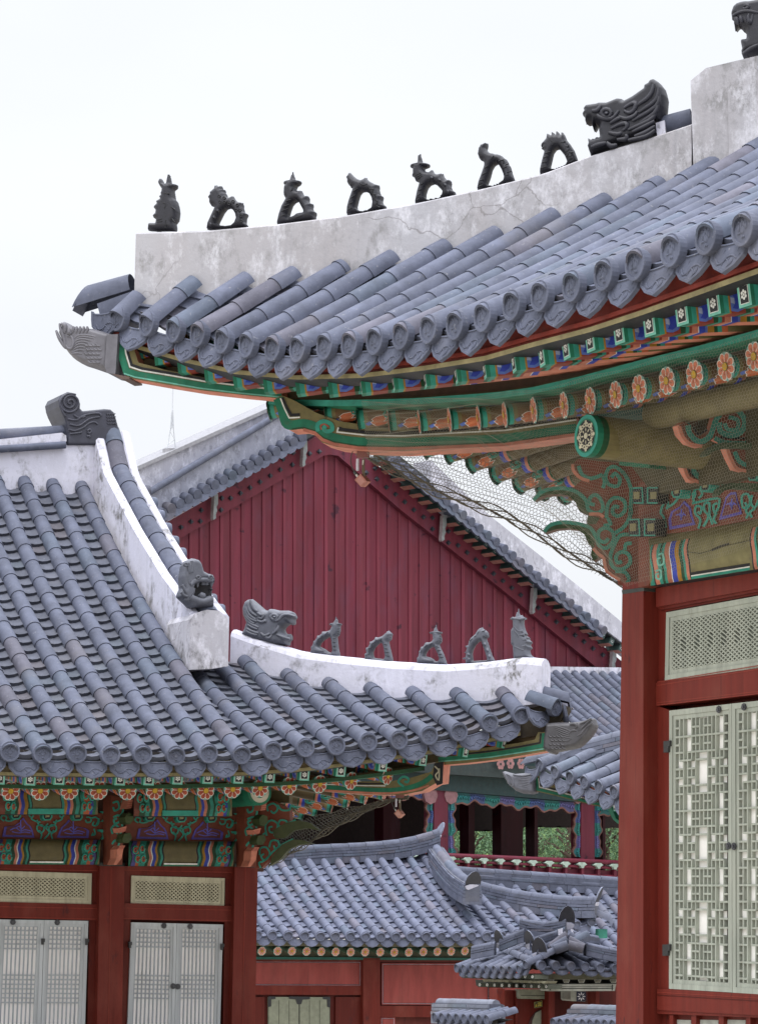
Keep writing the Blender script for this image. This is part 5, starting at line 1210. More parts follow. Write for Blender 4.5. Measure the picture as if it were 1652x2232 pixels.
for x in (868, 1008, 1142, 1285, 1425):
    m = MB()
    m.prism([PRb.shift(0.05).h(*p) for p in c7([(x - 36, 1132), (x + 36, 1132), (x + 22, 1168), (x - 22, 1168)])], -PRb.n * 0.3, (0.02, 0.022, 0.02)); m.prism([PRb.shift(0.055).h(*p) for p in c7([(x - 33, 1134), (x + 33, 1134), (x + 20, 1165), (x - 20, 1165)])], -PRb.n * 0.01, CRM)
    m.prism([PRb.shift(0.062).h(*p) for p in c7([(x - 22, 1140), (x + 22, 1140), (x + 14, 1160), (x - 14, 1160)])], -PRb.n * 0.01, (0.02, 0.024, 0.02)); m.prism([PRb.shift(0.068).h(*p) for p in c7([(x - 19, 1143), (x + 19, 1143), (x + 12, 1157), (x - 12, 1157)])], -PRb.n * 0.01, (0.2, 0.2, 0.15)); m.build('bracket', M_PAINT, gate)
bm = gs([(838, 1176), (1450, 1174), (1436, 1236), (852, 1238)], PRb, 0.06, 0.25, CRM, 'beam', M_PAINT)
gs([(866, 1212), (1425, 1210), (1425, 1216), (866, 1219)], PRb, 0.0635, 0.004, (0.02, 0.022, 0.02), 'beam_line', M_PAINT, bm); gs([(855, 1196), (1415, 1193), (1415, 1197), (855, 1200)], PRb, 0.0635, 0.004, (0.1, 0.1, 0.09), 'beam_line', M_PAINT, bm)
for x0, x1 in ((1412, 1420), (866, 872)): gs([(x0, 1180), (x1, 1180), (x1 - 3, 1232), (x0 - 3, 1232)], PRb, 0.0635, 0.004, (0.02, 0.022, 0.02), 'beam_line', M_PAINT, bm)
PCo = PTr.shift(-0.75)
for a, b in ((395, 460), (850, 905), (1270, 1300)): gs([(a, 1215), (b, 1215), (b, 1700), (a, 1700)], PCo, 0.15, 0.25, (0.8, .7, .7), 'column', M_RED)
gs([(440, 1230), (860, 1230), (860, 1700), (440, 1700)], PCo, -0.1, 0.1, (0.75, .68, .7), 'wall', M_RED); gs([(900, 1230), (1460, 1230), (1460, 1700), (900, 1700)], PCo, -0.25, 0.1, (0.42, .4, .42), 'wall', M_RED)
gs([(560, 1230), (580, 1230), (580, 1700), (560, 1700)], PCo, -0.04, 0.06, (0.6, .5, .5), 'post', M_RED); gs([(455, 1400), (560, 1402), (560, 1414), (455, 1412)], PCo, -0.05, 0.05, (0.6, .5, .5), 'rail', M_RED)
ln = gs([(583, 1222), (850, 1222), (850, 1310), (592, 1305), (585, 1290)], PCo, 0.03, 0.12, (0.22, 0.225, 0.165), 'lintel', M_PAINT); gs([(606, 1272), (848, 1276), (848, 1281), (606, 1277)], PCo, 0.034, 0.004, (0.02, 0.02, 0.018), 'lintel_line', M_PAINT, ln)
arch = [(660, 1700), (664, 1560), (690, 1480), (730, 1425), (790, 1392), (852, 1390)]
gs(arch + [(852, 1700)], PCo, -0.085, 0.01, (0.05, 0.02, 0.02), 'doorway', M_PAINT)
gs([(700, 1700), (708, 1500), (735, 1432), (800, 1398), (852, 1396), (852, 1700)], PCo, -0.075, 0.008, (0.25, 0.26, 0.20), 'door', M_STONE)
fbk = gs([(1045, 1235), (1182, 1240), (1182, 1322), (1168, 1332), (1060, 1326), (1045, 1310)], PCo, 0.12, 0.3, (0.30, 0.31, 0.27), 'bracket_end', M_PAINT)
gs([(1098, 1240), (1182, 1242), (1182, 1322), (1168, 1330), (1098, 1328)], PCo, 0.126, 0.004, (0.025, 0.03, 0.055), 'bracket_end_panel', M_PAINT, fbk)
m = MB()
for j in range(8):
    a = j * math.pi / 4; c = (1140 + 22 * math.cos(a), 1285 + 25 * math.sin(a)); d = (math.cos(a), math.sin(a)); e_ = (-d[1], d[0])
    m.poly([PCo.shift(.132).h(*p) for p in c7([(c[0] - d[0] * 14, c[1] - d[1] * 14), (c[0] + e_[0] * 6, c[1] + e_[1] * 6), (c[0] + d[0] * 16, c[1] + d[1] * 16), (c[0] - e_[0] * 6, c[1] - e_[1] * 6)])], (0.75, 0.75, 0.8))
m.build('white_flower', M_PAINT, fbk)
# warning sign on the gatehouse
PS = PCo.shift(0.02); sg = thing('warning_sign', PS.h(*c7([(760, 1385)])[0]), 'small black and yellow warning sign above the round-topped gate door', 'sign')
slab(c7([(727, 1336), (793, 1322), (795, 1376), (729, 1388)]), 0, 0.02, (0.30, 0.27, 0.10), 'board', M_CLAY, sg, PS)
m = MB(); A_ = lambda pts, o: [PS.shift(o).h(*p) for p in c7(pts)]
m.poly(A_([(730, 1339), (790, 1326), (792, 1373), (732, 1385)], 0.003), (0.02, 0.02, 0.02))
m.poly(A_([(734, 1376), (740, 1345), (749, 1373)], 0.006), (0.60, 0.50, 0.03)); m.poly(A_([(739.5, 1368), (740, 1354), (741.5, 1354), (742, 1367)], 0.009), (0.02, 0.02, 0.02))
for y, xs in ((1338, [(752, 760), (762, 770), (772, 778), (780, 787)]), (1347, [(752, 759), (761, 767), (770, 779), (781, 786)]), (1358, [(754, 786)]), (1366, [(752, 764), (767, 788)])):
    for a, b in xs: m.poly(A_([(a, y + 3 - (a - 752) * .2), (b, y + 3 - (b - 752) * .2), (b, y + 8 - (b - 752) * .2), (a, y + 8 - (a - 752) * .2)], 0.006), (0.5, 0.42, 0.06))
m.build('lettering', M_CLAY, sg)

# ================================================================== tile-capped courtyard walls
def cap_wall(label, top, disc0, n, step, zz, off):
    d = ray(*c7([disc0])[0]); P0 = d * (off / d.y); Pe = Plane(P0, uR)
    wl = thing('courtyard_wall', (P0.x, P0.y, GZ), label, 'wall', 'tile-capped walls beside the gatehouse')
    ds = c7([(disc0[0] + step * i, disc0[1] + zz * i) for i in range(n)])
    Pt = Pe.shift(-0.42)
    tp = c7(top); rws = mk_rows(ds, Pe, iR, [(Pt, [(x, y + 26) for x, y in tp])], maxs=0.8)
    rf = roof_mesh(rws, uR, 0.075, 0.3, 0.2, 'roof', wl); eave_ends(rws, nR, meDT, mePT, 0.26, rf, -0.02)
    P_ = Pt.shift(0.03)
    layered_ridge('ridge', [P_.h(*p) for p in tp], wl, P_.n, 0.3, 3, 0.055, 0.075, 0.4, (0.14, 0.15, 0.185))
    a0, a1 = Pe.a(rws[0].E), Pe.a(rws[-1].E); zt = min(r.E.z for r in rws) - 0.08; m = MB()
    m.box(Pe.p((a0 + a1) / 2, (zt + GZ) / 2, -0.4), Pe.d * ((a1 - a0) / 2), Pe.n * 0.22, Z * ((zt - GZ) / 2), (0.33, 0.30, 0.27)); m.build('masonry', M_STONE, wl)
cap_wall('tile-capped low wall left of the gatehouse column', [(-115, 1300), (0, 1302), (200, 1306), (388, 1312)], (-150, 1470), 8, 66, 3, 40.5)
cap_wall('tile-capped low wall beneath the white flower panel, next to the right hall', [(1080, 1352), (1200, 1352), (1440, 1360), (1560, 1364)], (900, 1520), 11, 66, 2, 39.5)

# ================================================================== pines beyond the pavilion
mf, tf, bf = mat('pine_needles', 0.8, 0.2); Nf = NT(tf)
Nf.l(Nf.mix(1.0, Nf.attr(), Nf.gray(Nf.rng(Nf.noise(0.7, 4, Nf.pos()), 0.3, 0.7, 0.55, 1.45)), 'MULTIPLY'), bf.inputs['Base Color'])
M_BARK = m_plain('bark', 0.9, 0.1)
GRP_T = 'green trees seen through the pavilion'
TREES = [(1030, 1770, 96, 3.0, 'rounded leafy tree seen through the left gap of the open pavilion floor'), (1110, 1772, 100, 2.8, 'dense green tree seen behind the dark middle pavilion columns'), (1180, 1752, 98, 3.2, 'layered pine seen in the wide gap between pavilion columns'), (1243, 1765, 94, 3.0, 'layered pine showing beside the carved right pavilion column'), (1325, 1745, 97, 3.4, 'layered pine showing between the pavilion column and the right hall column'), (960, 1790, 104, 3.0, 'green tree mostly hidden behind the left pavilion column'), (1280, 1800, 106, 3.2, 'green tree mostly hidden behind the carved right pavilion column')]
for ti, (px, py, Y, wd, lb) in enumerate(TREES):
    d = ray(px, py); top = d * (Y / d.y); base = V((top.x, top.y, GZ)); t_ = thing('pine_tree', base, lb, 'tree', GRP_T)
    rr = random.Random(11 + ti); H = top.z - GZ; m = MB()
    m.tube([base, base + V((.15, 0, H * .4)), base + V((-.1, .1, H * .75)), top - Z * .3], [0.28, 0.22, 0.14, 0.04], 8, (0.07, 0.05, 0.04))
    cr2 = MB(); pads = []
    for k in range(30):
        h = H * (0.12 + 0.85 * (k + rr.random()) / 30); a = rr.random() * 6.283; ln_ = wd * (1.15 - 0.85 * (h / H)) * rr.uniform(0.35, 1.0)
        p0 = base + Z * (h - 0.5); p1 = base + V((math.cos(a) * ln_, math.sin(a) * ln_, h)); m.tube([p0, lerp(p0, p1, .6) + Z * .1, p1], [0.07, 0.05, 0.02], 5, (0.07, 0.05, 0.04)); pads.append((p1, rr.uniform(0.8, 1.5)))
    for p1, s_ in pads:
        for _q in range(300):
            u_, v_ = rr.gauss(0, .45), rr.gauss(0, .45); c = p1 + V((u_ * s_, v_ * s_, (0.28 - 0.35 * (u_ * u_ + v_ * v_)) * s_ + rr.gauss(0, .09)))
            L_ = rr.uniform(0.03, 0.065); n1 = V((rr.gauss(0, 1), rr.gauss(0, 1), rr.gauss(0.6, 1))).normalized(); n2 = n1.cross(V((rr.gauss(0, 1), rr.gauss(0, 1), rr.gauss(0, 1)))).normalized()
            g = rr.uniform(.8, 1.2); cr2.poly([c - n1 * L_ + n2 * L_ * .3, c + n2 * L_ * .6, c + n1 * L_, c - n2 * L_ * .5], (0.085 * g, 0.150 * g, 0.075 * g) if rr.random() < .85 else (0.14 * g, 0.21 * g, 0.08 * g))
    m.build('trunk', M_BARK, t_); cr2.build('crown', mf, t_)

# wooded slope that closes the view behind the pines
rr = random.Random(77); m = MB()
for _q in range(42000):
    x = rr.uniform(1.0, 13.0); dep = rr.uniform(0, 5); top_ = 4.6 + .7 * math.sin(x * 1.3) + .4 * math.sin(x * 3.1); z_ = rr.uniform(-2.6, top_)
    cl_ = math.sin(x * 2.3 + 1.3 * math.sin(z_ * 1.7)) * math.sin(z_ * 2.1 + x)
    if cl_ < rr.uniform(-1.0, .25): continue
    c = V((x + rr.gauss(0, .1), 112 + dep - 1.2 * cl_, z_)); L_ = rr.uniform(.045, .095); n1 = V((rr.gauss(0, 1), rr.gauss(0, 1), rr.gauss(.5, 1))).normalized(); n2 = n1.cross(V((rr.gauss(0, 1), rr.gauss(0, 1), rr.gauss(0, 1)))).normalized(); g = rr.uniform(.8, 1.2)
    m.poly([c - n1 * L_, c + n2 * L_ * .7, c + n1 * L_, c - n2 * L_ * .7], (0.085 * g, 0.145 * g, 0.082 * g))
m.grid([[V((x * 1.0, 119 + .8 * math.sin(x * 1.9 + z * 1.3), z)) for x in range(1, 20)] for z in (-3, -1, 1, 3, 4.6)], (0.018, 0.045, 0.018))
tag(m.build('woodland', mf), kind='stuff')
# ================================================================== painted eaves of the right hall
TEAL = (0.030, 0.235, 0.175); GREEN = (0.012, 0.135, 0.075); DKG = (0.012, 0.055, 0.022); OLIVE = (0.15, 0.125, 0.052); SALM = (0.46, 0.165, 0.105)
ORNG = (0.42, 0.105, 0.040); BLUE = (0.030, 0.050, 0.32); LBLUE = (0.085, 0.14, 0.40); OCHR = (0.32, 0.155, 0.015); WHT = (0.62, 0.62, 0.58); BLK = (0.012, 0.012, 0.014); BRN = (0.150, 0.038, 0.020); RDB = (0.21, 0.035, 0.022); LTEAL = (0.14, 0.40, 0.31); PURP = (0.085, 0.065, 0.30)
def fly_mesh(w_, h_, L_, k=1.0, name='flying_rafter', cloud=True):
    """square rafter along -z, end face at z = 0; x across, y up"""
    mb = MB(); hw, hh = w_ / 2, h_ / 2
    bands = [(.030, GREEN, 0), (.040, TEAL, 0), (.014, OCHR, 0), (.115, RDB, 0), (.028, DKG, .9), (.030, TEAL, .9), (.022, RDB, .9), (.055, SALM, .5), (.007, WHT, .5), (.050, BLUE, .5), (.018, LBLUE, .5), (.055, OCHR, .4), (.03, DKG, .3), (.035, TEAL, .3), (.05, ORNG, .3)]
    n = 8; prof = lambda q, amp: amp * (0.034 * k * math.sin(math.pi * q) + 0.008 * k * math.cos(4 * math.pi * q))
    for sx in (-1, 1):
        x = 0.0; pa = 0
        for ln, c, amp in bands + [(L_, OLIVE, 0)]:
            x1 = min(x + ln * k, L_)
            r0 = [V((sx * hw, -hh + h_ * i / n, -min(L_, x + prof(i / n, pa)))) for i in range(n + 1)]; r1 = [V((sx * hw, -hh + h_ * i / n, -min(L_, x1 + prof(i / n, amp)))) for i in range(n + 1)]
            mb.grid([r0, r1] if sx > 0 else [r1, r0], c, False); x = x1; pa = amp
            if x >= L_: break
        if cloud:
            X = sx * (hw + 0.0015); z0 = 0.084 * k
            P = lambda pts, o: [V((X + sx * o, y * h_, -(z0 + z * k))) for z, y in (pts if sx > 0 else reversed(pts))]
            mb.poly(P([(0, -.42), (.05, -.46), (.10, -.34), (.122, -.12), (.128, .05), (.115, .30), (.07, .45), (.02, .46), (0, .40)], 0), LBLUE)
            mb.poly(P([(.012, -.30), (.05, -.34), (.085, -.2), (.10, 0), (.085, .22), (.05, .34), (.012, .30), (.035, .12), (.04, -.05)], .0015), BLUE)
            mb.poly(P([(.0, -.08), (.03, -.12), (.03, .12), (0, .16)], .003), (0.30, 0.34, 0.48))
    x = 0.0
    for ln, c, amp in bands + [(L_, OLIVE, 0)]:
        x1 = min(x + ln * k, L_); cc = tuple(v * .9 for v in c)
        mb.poly([V((-hw, -hh, -x)), V((-hw, -hh, -x1)), V((hw, -hh, -x1)), V((hw, -hh, -x))], SALM if (x > .35 * k) else cc); x = x1
        if x >= L_: break
    mb.poly([V((-hw, hh, 0)), V((hw, hh, 0)), V((hw, hh, -L_)), V((-hw, hh, -L_))], OLIVE)
    R_ = lambda a, b, z: [V((-a, -b, z)), V((a, -b, z)), V((a, b, z)), V((-a, b, z))]
    mb.poly(R_(hw, hh, 0), LTEAL); mb.poly(R_(hw * .70, hh * .76, .0015), WHT); mb.poly(R_(hw * .62, hh * .70, .003), BLK)
    for j in range(6):
        a = math.pi / 6 + j * 1.0472; c = (hw * .32 * math.cos(a), hh * .30 * math.sin(a))
        mb.poly([V((c[0] + hw * .17 * math.cos(t), c[1] + hw * .17 * math.sin(t), .0045)) for t in (1.047 * i for i in range(6))], WHT)
    mb.poly([V((hw * .14 * math.cos(t), hw * .14 * math.sin(t), .0045)) for t in (1.047 * i for i in range(6))], WHT)
    me = mb.mesh(name); me.materials.append(M_PAINT); return me
def sstep(x): x = max(0.0, min(1.0, x)); return x * x * (3 - 2 * x)
def fan_frame(p, out, tilt):
    z_ = (out - Z * tilt).normalized(); x_ = Z.cross(z_).normalized(); return frame(p, x_, z_.cross(x_), z_)
meFly = fly_mesh(0.132, 0.155, 1.25)
flyR = [(300, 768), (342, 781), (392, 797), (450, 815), (512, 829), (577, 838), (646, 842), (716, 843), (787, 839), (857, 831), (926, 823), (993, 814), (1055, 803), (1118.5, 788), (1179.5, 775), (1232.5, 758.7), (1285, 742), (1348, 724.5), (1414, 707), (1484.7, 683), (1554, 661), (1621, 642), (1690, 620)]
for i, (px, py) in enumerate(flyR):
    p, t = onR(px, py, 0.22)
    w_ = 0.55 * sstep((1480 - px) / 480) + 0.38 * sstep((950 - px) / 650); out = lerp(nR, -hR, w_).normalized(); place('flying_rafter', meFly, fan_frame(p, out, 0.14), hall_r)
LOT = [(0.020, GREEN), (0.035, TEAL), (0.030, OLIVE), (0.13, (0.13, .07, .03)), (0.012, DKG), (0.09, (0.09, .075, .03)), (0.04, BLUE), (0.03, SALM), (0.02, DKG)]
meRaf = flower_mesh(0.100, 1.6, oc=(0.52, 0.155, 0.085), log=(0.085, 0.062, 0.028), rings=LOT)
rafR = [(588, 893), (648, 903), (712, 909), (780, 915), (848, 918), (914, 919), (980, 915), (1043, 911), (1100, 904), (1163, 894), (1229, 883), (1286.6, 873), (1342, 860), (1393, 846.6), (1453.4, 830), (1513.6, 816), (1581.5, 799), (1644, 776.6), (1715, 752)]
def lotus_mesh(r, s_=1.0):
    """lotus petals and spirals painted low on the sides of a round rafter, as thin raised paint; rafter along -z"""
    m = MB(); S = lambda a, d, o=0.003: V((math.cos(a) * (r * .8 + o), math.sin(a) * (r * .8 + o), -d))
    for sg in (1, -1):
        A = (lambda q: q) if sg > 0 else (lambda q: math.pi - q)
        for a0, d0, cc in ((-.95, .12, ORNG), (-.35, .11, ORNG), (-.65, .10, (0.50, .16, .07))):
            pts = [(a0 - .28, d0 + .02), (a0 - .1, d0 + .11), (a0 + .28, d0 + .15), (a0 + .25, d0 + .04), (a0, d0)]
            m.poly([S(A(a), d * s_, .004) for a, d in pts], WHT); m.poly([S(A(a0 + (a - a0) * .84), (d0 + .055 + (d - d0 - .055) * .88) * s_, .0055) for a, d in pts], cc)
        for kk in (1.0, .55): m.tube([S(A(-.05 + .34 * kk * math.cos(t)), (.27 + .055 * kk * math.sin(t)) * s_, .004) for t in (0.7 * i for i in range(9))], .007, 4, TEAL)
        m.poly([S(A(a), d * s_, .004) for a, d in ((-1.0, .08), (-.7, .06), (-.5, .10), (-.75, .13))], LBLUE)
    me = m.mesh('lotus_motif'); me.materials.append(M_PAINT); return me
meLot = lotus_mesh(0.10)
def add_lotus(ro):
    o = bpy.data.objects.new('lotus_motif', meLot); COL.objects.link(o); o.parent = ro
for i, (px, py) in enumerate(rafR):
    p, t = onR(px, py, 0.95)
    w_ = 0.52 * sstep((1540 - px) / 520) + 0.38 * sstep((1000 - px) / 420); out = lerp(nR, -hR, w_).normalized(); ro = place('rafter', meRaf, fan_frame(p, out, 0.15), hall_r)
    add_lotus(ro)
PFar = Plane(QR(TC) + uR * 1.0, iR)
for i, (px, py) in enumerate([(925, 978), (975, 990), (1025, 1010), (1078, 1034), (1130, 1055), (1182, 1070), (1228, 1078)]):
    p = PFar.h(px, py); w_ = 0.9 - 0.11 * i; out = lerp(-uR, -hR, w_).normalized(); ro = place('rafter', meRaf, fan_frame(p, out, 0.2), hall_r)
    add_lotus(ro)
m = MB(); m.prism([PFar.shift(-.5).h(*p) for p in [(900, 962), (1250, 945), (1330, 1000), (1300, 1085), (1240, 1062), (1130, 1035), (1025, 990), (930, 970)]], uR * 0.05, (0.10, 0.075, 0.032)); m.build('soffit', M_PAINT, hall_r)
# boards and battens that follow the eave
def eave_strip(name, px, off0, off1, h_, col, cols=None, par=hall_r, fn=onR, mt=None, dz=0.0, rise=0.0):
    a, b = [], []
    for x, y in px:
        p, t = fn(x, y, off0); q, _ = fn(x, y, min(off1, max(off0 + 0.01, (abs((TC if fn is onR else TCL) - t)) * 0.96))); q.z = p.z + rise * (q - V((p.x, p.y, q.z))).length; a.append(p + Z * dz); b.append(q + Z * dz)
    m = MB(); m.grid([[p, p - Z * h_, q - Z * h_, q] for p, q in zip(a, b)], col, False, True, (lambda j, i: cols[i]) if cols else None); return m.build(name, mt or M_PAINT, par)
tops_ = [(240, 735), (300, 752), (400, 780), (512, 806), (646, 818), (787, 814), (926, 797), (1055, 776), (1160, 746), (1285, 713), (1400, 675), (1520, 632), (1652, 584), (1760, 545)]
eave_strip('eave_board', tops_, 0.10, 0.30, 0.035, OLIVE, [(0.26, 0.22, 0.11), BLK, OLIVE, OLIVE])
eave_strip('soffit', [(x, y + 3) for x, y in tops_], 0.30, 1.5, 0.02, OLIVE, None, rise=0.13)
eave_strip('tile_batten', [(x, y - 16) for x, y in tops_], 0.10, 0.35, 0.03, (0.20, 0.03, 0.02))
strip_ = [(585, 868), (640, 871), (720, 872), (800, 871), (900, 868), (986, 862), (1080, 855), (1160, 844), (1260, 821), (1398, 784), (1520, 754), (1652, 718), (1760, 690)]
eave_strip('rafter_batten', strip_, 0.88, 1.05, 0.05, GREEN, [TEAL, GREEN, OLIVE, LTEAL])
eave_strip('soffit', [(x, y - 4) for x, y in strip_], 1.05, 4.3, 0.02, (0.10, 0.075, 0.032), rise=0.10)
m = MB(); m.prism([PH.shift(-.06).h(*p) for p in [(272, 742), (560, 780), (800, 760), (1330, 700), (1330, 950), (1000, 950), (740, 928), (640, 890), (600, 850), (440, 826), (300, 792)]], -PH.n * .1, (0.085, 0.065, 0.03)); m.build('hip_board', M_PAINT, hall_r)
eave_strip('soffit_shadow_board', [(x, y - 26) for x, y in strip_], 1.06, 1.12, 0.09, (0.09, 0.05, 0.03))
def fascia(px, rows, fn, par, col, up=0.07, off=0.13):
    ts = sorted((t, r_.E.z) for r_, t in rows); m = MB(); g = []
    for x, y in px:
        p, t = fn(x, y, off); g.append([p, V((p.x, p.y, interp([a for a, _ in ts], [z for _, z in ts], t) - up))])
    m.grid(g, col, False); return m.build('tile_batten', M_PAINT, par)
fascia(tops_, rowsR, onR, hall_r, (0.17, 0.025, 0.017))
def band_surface(m, fn, bands, wave, rest=OLIVE, nV=14, seg=0.06):
    u0 = 0.0
    for lim, c in list(bands) + ([(1.0, rest)] if bands[-1][0] < 1 else []):
        n = max(1, int((lim - u0) / seg)); a0 = wave if u0 > 0 else 0; a1 = wave if lim < 1 else 0
        m.grid([[fn(u0 + (lim - u0) * k / n + (a0 + (a1 - a0) * k / n) * math.cos(i / nV * 9.4), i / nV) for i in range(nV + 1)] for k in range(n + 1)], c, False); u0 = lim
# corner beams
def beam(name, P_, px, th, side, bottom, par): 
    m = MB(); pts = [P_.h(*p) for p in px]; n = len(pts); e_ = -P_.n * th
    m.poly(pts, side); m.poly([p + e_ for p in reversed(pts)], side)
    for i in range(n):
        a, b = pts[i], pts[(i + 1) % n]; nx = (b - a).cross(P_.n); low = nx.z
        m.poly([a, a + e_, b + e_, b], bottom)
    return m.build(name, M_PAINT, par)
PB1 = PH.shift(0.10)
sb = [(258, 738), (268, 800), (276, 823), (360, 838), (440, 851), (530, 861), (614, 869), (614, 842), (530, 833), (440, 822), (360, 806), (302, 790), (288, 745)]
bu = beam('corner_beam', PB1, sb, 0.2, OLIVE, SALM, hall_r)
def line(par, P_, pts, wpx, col, off, name='painted_line', n=3, mt=None):
    q = smooth_poly(pts, n) if n > 1 else pts; m = MB(); Q = P_.shift(off); rows = []; N_ = len(q)
    for i in range(N_):
        ns = []
        for a, b in ((q[i - 1], q[i]) if i else None, (q[i], q[i + 1]) if i < N_ - 1 else None) if 0 < i < N_ - 1 else (((q[i], q[i + 1]),) if i == 0 else ((q[i - 1], q[i]),)):
            dx, dy = b[0] - a[0], b[1] - a[1]; L_ = math.hypot(dx, dy) or 1; ns.append((-dy / L_, dx / L_))
        nx, ny = sum(v[0] for v in ns) / len(ns), sum(v[1] for v in ns) / len(ns); d2 = max(nx * nx + ny * ny, .35); nx, ny = nx / d2 * wpx / 2, ny / d2 * wpx / 2
        rows.append([Q.h(q[i][0] + nx, q[i][1] + ny), Q.h(q[i][0] - nx, q[i][1] - ny)])
    m.grid(rows, col, False); return m.build(name, mt or M_PAINT, par)
edge_ = [(263, 745), (267, 780), (276, 809), (300, 817), (360, 827), (440, 841), (530, 852), (614, 860)]
line(bu, PB1, edge_, 15, GREEN, 0.004, n=1); line(bu, PB1, [(x + 8, y - 9.5) for x, y in edge_], 3.2, WHT, 0.006, n=1); line(bu, PB1, [(x + 11.5, y - 13.5) for x, y in edge_], 5.5, BLK, 0.005, n=1)
line(bu, PB1, [(x - 5, y + 5) for x, y in edge_[2:]], 3, LTEAL, 0.007, n=1)
PB2 = PH.shift(0.14)
c6 = crop(1000, 1350, 2.36)
lb = c6([(85, 345), (120, 430), (150, 540), (195, 620), (300, 612), (400, 640), (450, 690), (500, 740), (620, 775), (820, 800), (1200, 815)]) + [(986, 977), (1080, 972), (1170, 962), (1256, 950), (1256, 908), (1100, 925), (986, 936), (850, 935), (740, 918), (690, 900), (640, 872), (615, 862)]
bl = beam('corner_beam', PB2, lb, 0.26, OLIVE, SALM, hall_r)
ed2 = c6([(105, 345), (145, 450), (175, 560), (230, 585), (330, 572), (430, 600), (500, 660), (600, 700), (820, 735), (1200, 742)]) + [(986, 961), (1100, 956), (1256, 934)]
line(bl, PB2, ed2, 21, GREEN, 0.004); line(bl, PB2, [(x, y + 8.5) for x, y in ed2[3:]], 4, DKG, 0.006, n=1); line(bl, PB2, [(x, y + 13) for x, y in ed2[4:]], 7, (0.36, 0.12, 0.08), 0.007, n=1)
line(bl, PB2, c6([(128, 345), (165, 440), (205, 520), (300, 515)]), 3, WHT, 0.008, n=1); line(bl, PB2, c6([(145, 340), (185, 430), (225, 495), (300, 490)]), 6, BLK, 0.007, n=1)
line(bl, PB2, c6([(640, 605), (630, 645), (900, 675), (1200, 680)]) + [(986, 944), (1100, 938), (1256, 915)], 3, WHT, 0.008, n=1); line(bl, PB2, c6([(660, 600), (655, 620), (900, 650), (1200, 655)]) + [(986, 937), (1100, 931), (1256, 909)], 7, BLK, 0.007, n=1)
line(bl, PB2, c6([(460, 640), (455, 580), (510, 550), (575, 575), (585, 625), (540, 640), (510, 615), (530, 590)]), 9, TEAL, 0.010); line(bl, PB2, c6([(490, 625), (485, 590), (520, 575), (555, 600)]), 3, (0.3, .08, .05), 0.012)
# fish-head tile over the end of the beam
def fishhead(P_, pts, T, par, col, ribs, scales, rel, lab=None, R=12, h=2.3):
    m = MB(); inflate(m, pts, [], lambda x, y, d: P_.h(x, y) + P_.n * d, T, R, h, col)
    for l, r in ribs: 
        q = smooth_poly(l, 3); k = len(q); m.tube([P_.h(x, y) + P_.n * (T * rel) for x, y in q], [r * (0.45 + 0.55 * math.sin(math.pi * (i + .5) / k)) for i in range(k)], 6, col)
    for x, y, s_ in scales:
        m.tube([P_.h(x - s_, y) + P_.n * T * rel, P_.h(x - s_ * .3, y + s_ * .9) + P_.n * T * (rel + .03), P_.h(x + s_ * .7, y + s_ * .8) + P_.n * T * rel], 0.010, 5, col)
    return m.build('fish_head_tile', M_CLAY, par, lab)
cf = crop(200, 1020, 4.589)
FC = (0.105, 0.102, 0.118)
fr = [(cf([(860,1190),(700,1160),(560,1165),(480,1220)]), .012), (cf([(830,1220),(680,1190),(560,1200),(485,1260)]), .012), (cf([(780,1260),(660,1230),(540,1240),(480,1300)]), .012), (cf([(740,1300),(640,1270),(540,1285),(480,1340)]), .012), (cf([(720,1340),(620,1310),(530,1330),(475,1380)]), .012), (cf([(690,1385),(600,1360),(520,1380),(460,1420)]), .012), (cf([(660,1430),(580,1410),(510,1430),(450,1450)]), .012), (cf([(620,1490),(560,1470),(500,1470),(440,1480)]), .012),
      (cf([(230,960),(250,1060),(300,1200),(330,1330),(320,1390)]), .016), (cf([(170,1080),(220,1200),(290,1320),(340,1390)]), .016), (cf([(360,1180),(440,1190),(470,1300),(440,1390),(370,1380),(330,1300)]), .016), (cf([(260,960),(330,1010),(320,1130)]), .02), (cf([(390,1050),(400,1130),(440,1130)]), .022)] + [(cf([(460 + 60 * i, 1010), (470 + 60 * i, 1070), (450 + 60 * i, 1130)]), .013) for i in range(5)]
fs = [(cf([(700 + 65 * i + 30 * (j % 2), 1310 + 72 * j)])[0] + (5.5,)) for j in range(5) for i in range(4) if 600 < 700 + 65 * i - 25 * j]
fishhead(PH.shift(-0.02), cf([(220,890),(250,885),(350,940),(480,990),(620,1005),(760,1010),(1000,1080),(1120,1100),(1080,1650),(1060,1780),(900,1740),(760,1690),(600,1640),(500,1590),(405,1530),(330,1450),(240,1330),(205,1200),(155,1090),(165,1060),(205,1040),(200,990),(235,950)]), 0.15, hall_r, FC, fr, fs, 0.97)
m = MB(); P_ = PH.shift(0.16); m.prism([P_.h(*p) for p in cf([(930,1090),(1120,1080),(1085,1660),(1075,1770),(930,1745),(890,1640),(910,1400)])], -P_.n * 0.34, FC); m.prism([P_.h(*p) for p in cf([(1020,1760),(1320,1820),(1320,1850),(1190,1860),(1100,1810)])], -P_.n * 0.3, (0.08, .05, .04)); m.build('fish_tile_sleeve', M_CLAY, hall_r)

# ------------------------------------------------------------------ wall plane of the facade
PWc = Plane(QR(TC) + hR * 4.2, uR)                       # face of the columns
PWR = PWc.shift(-0.11)                                   # face of the timber frame
k5 = crop(2340, 1400, 2.626); k4 = crop(1900, 1580, 2.7533); k2 = crop(2250, 2150, 2.6254); k3 = crop(2250, 2950, 2.485)
def pslab(P_, pts, off, th, col, name, mt, par, side=None):
    m = MB(); m.prism([P_.shift(off).h(*p) for p in pts], -P_.n * th, col, side); return m.build(name, mt, par)
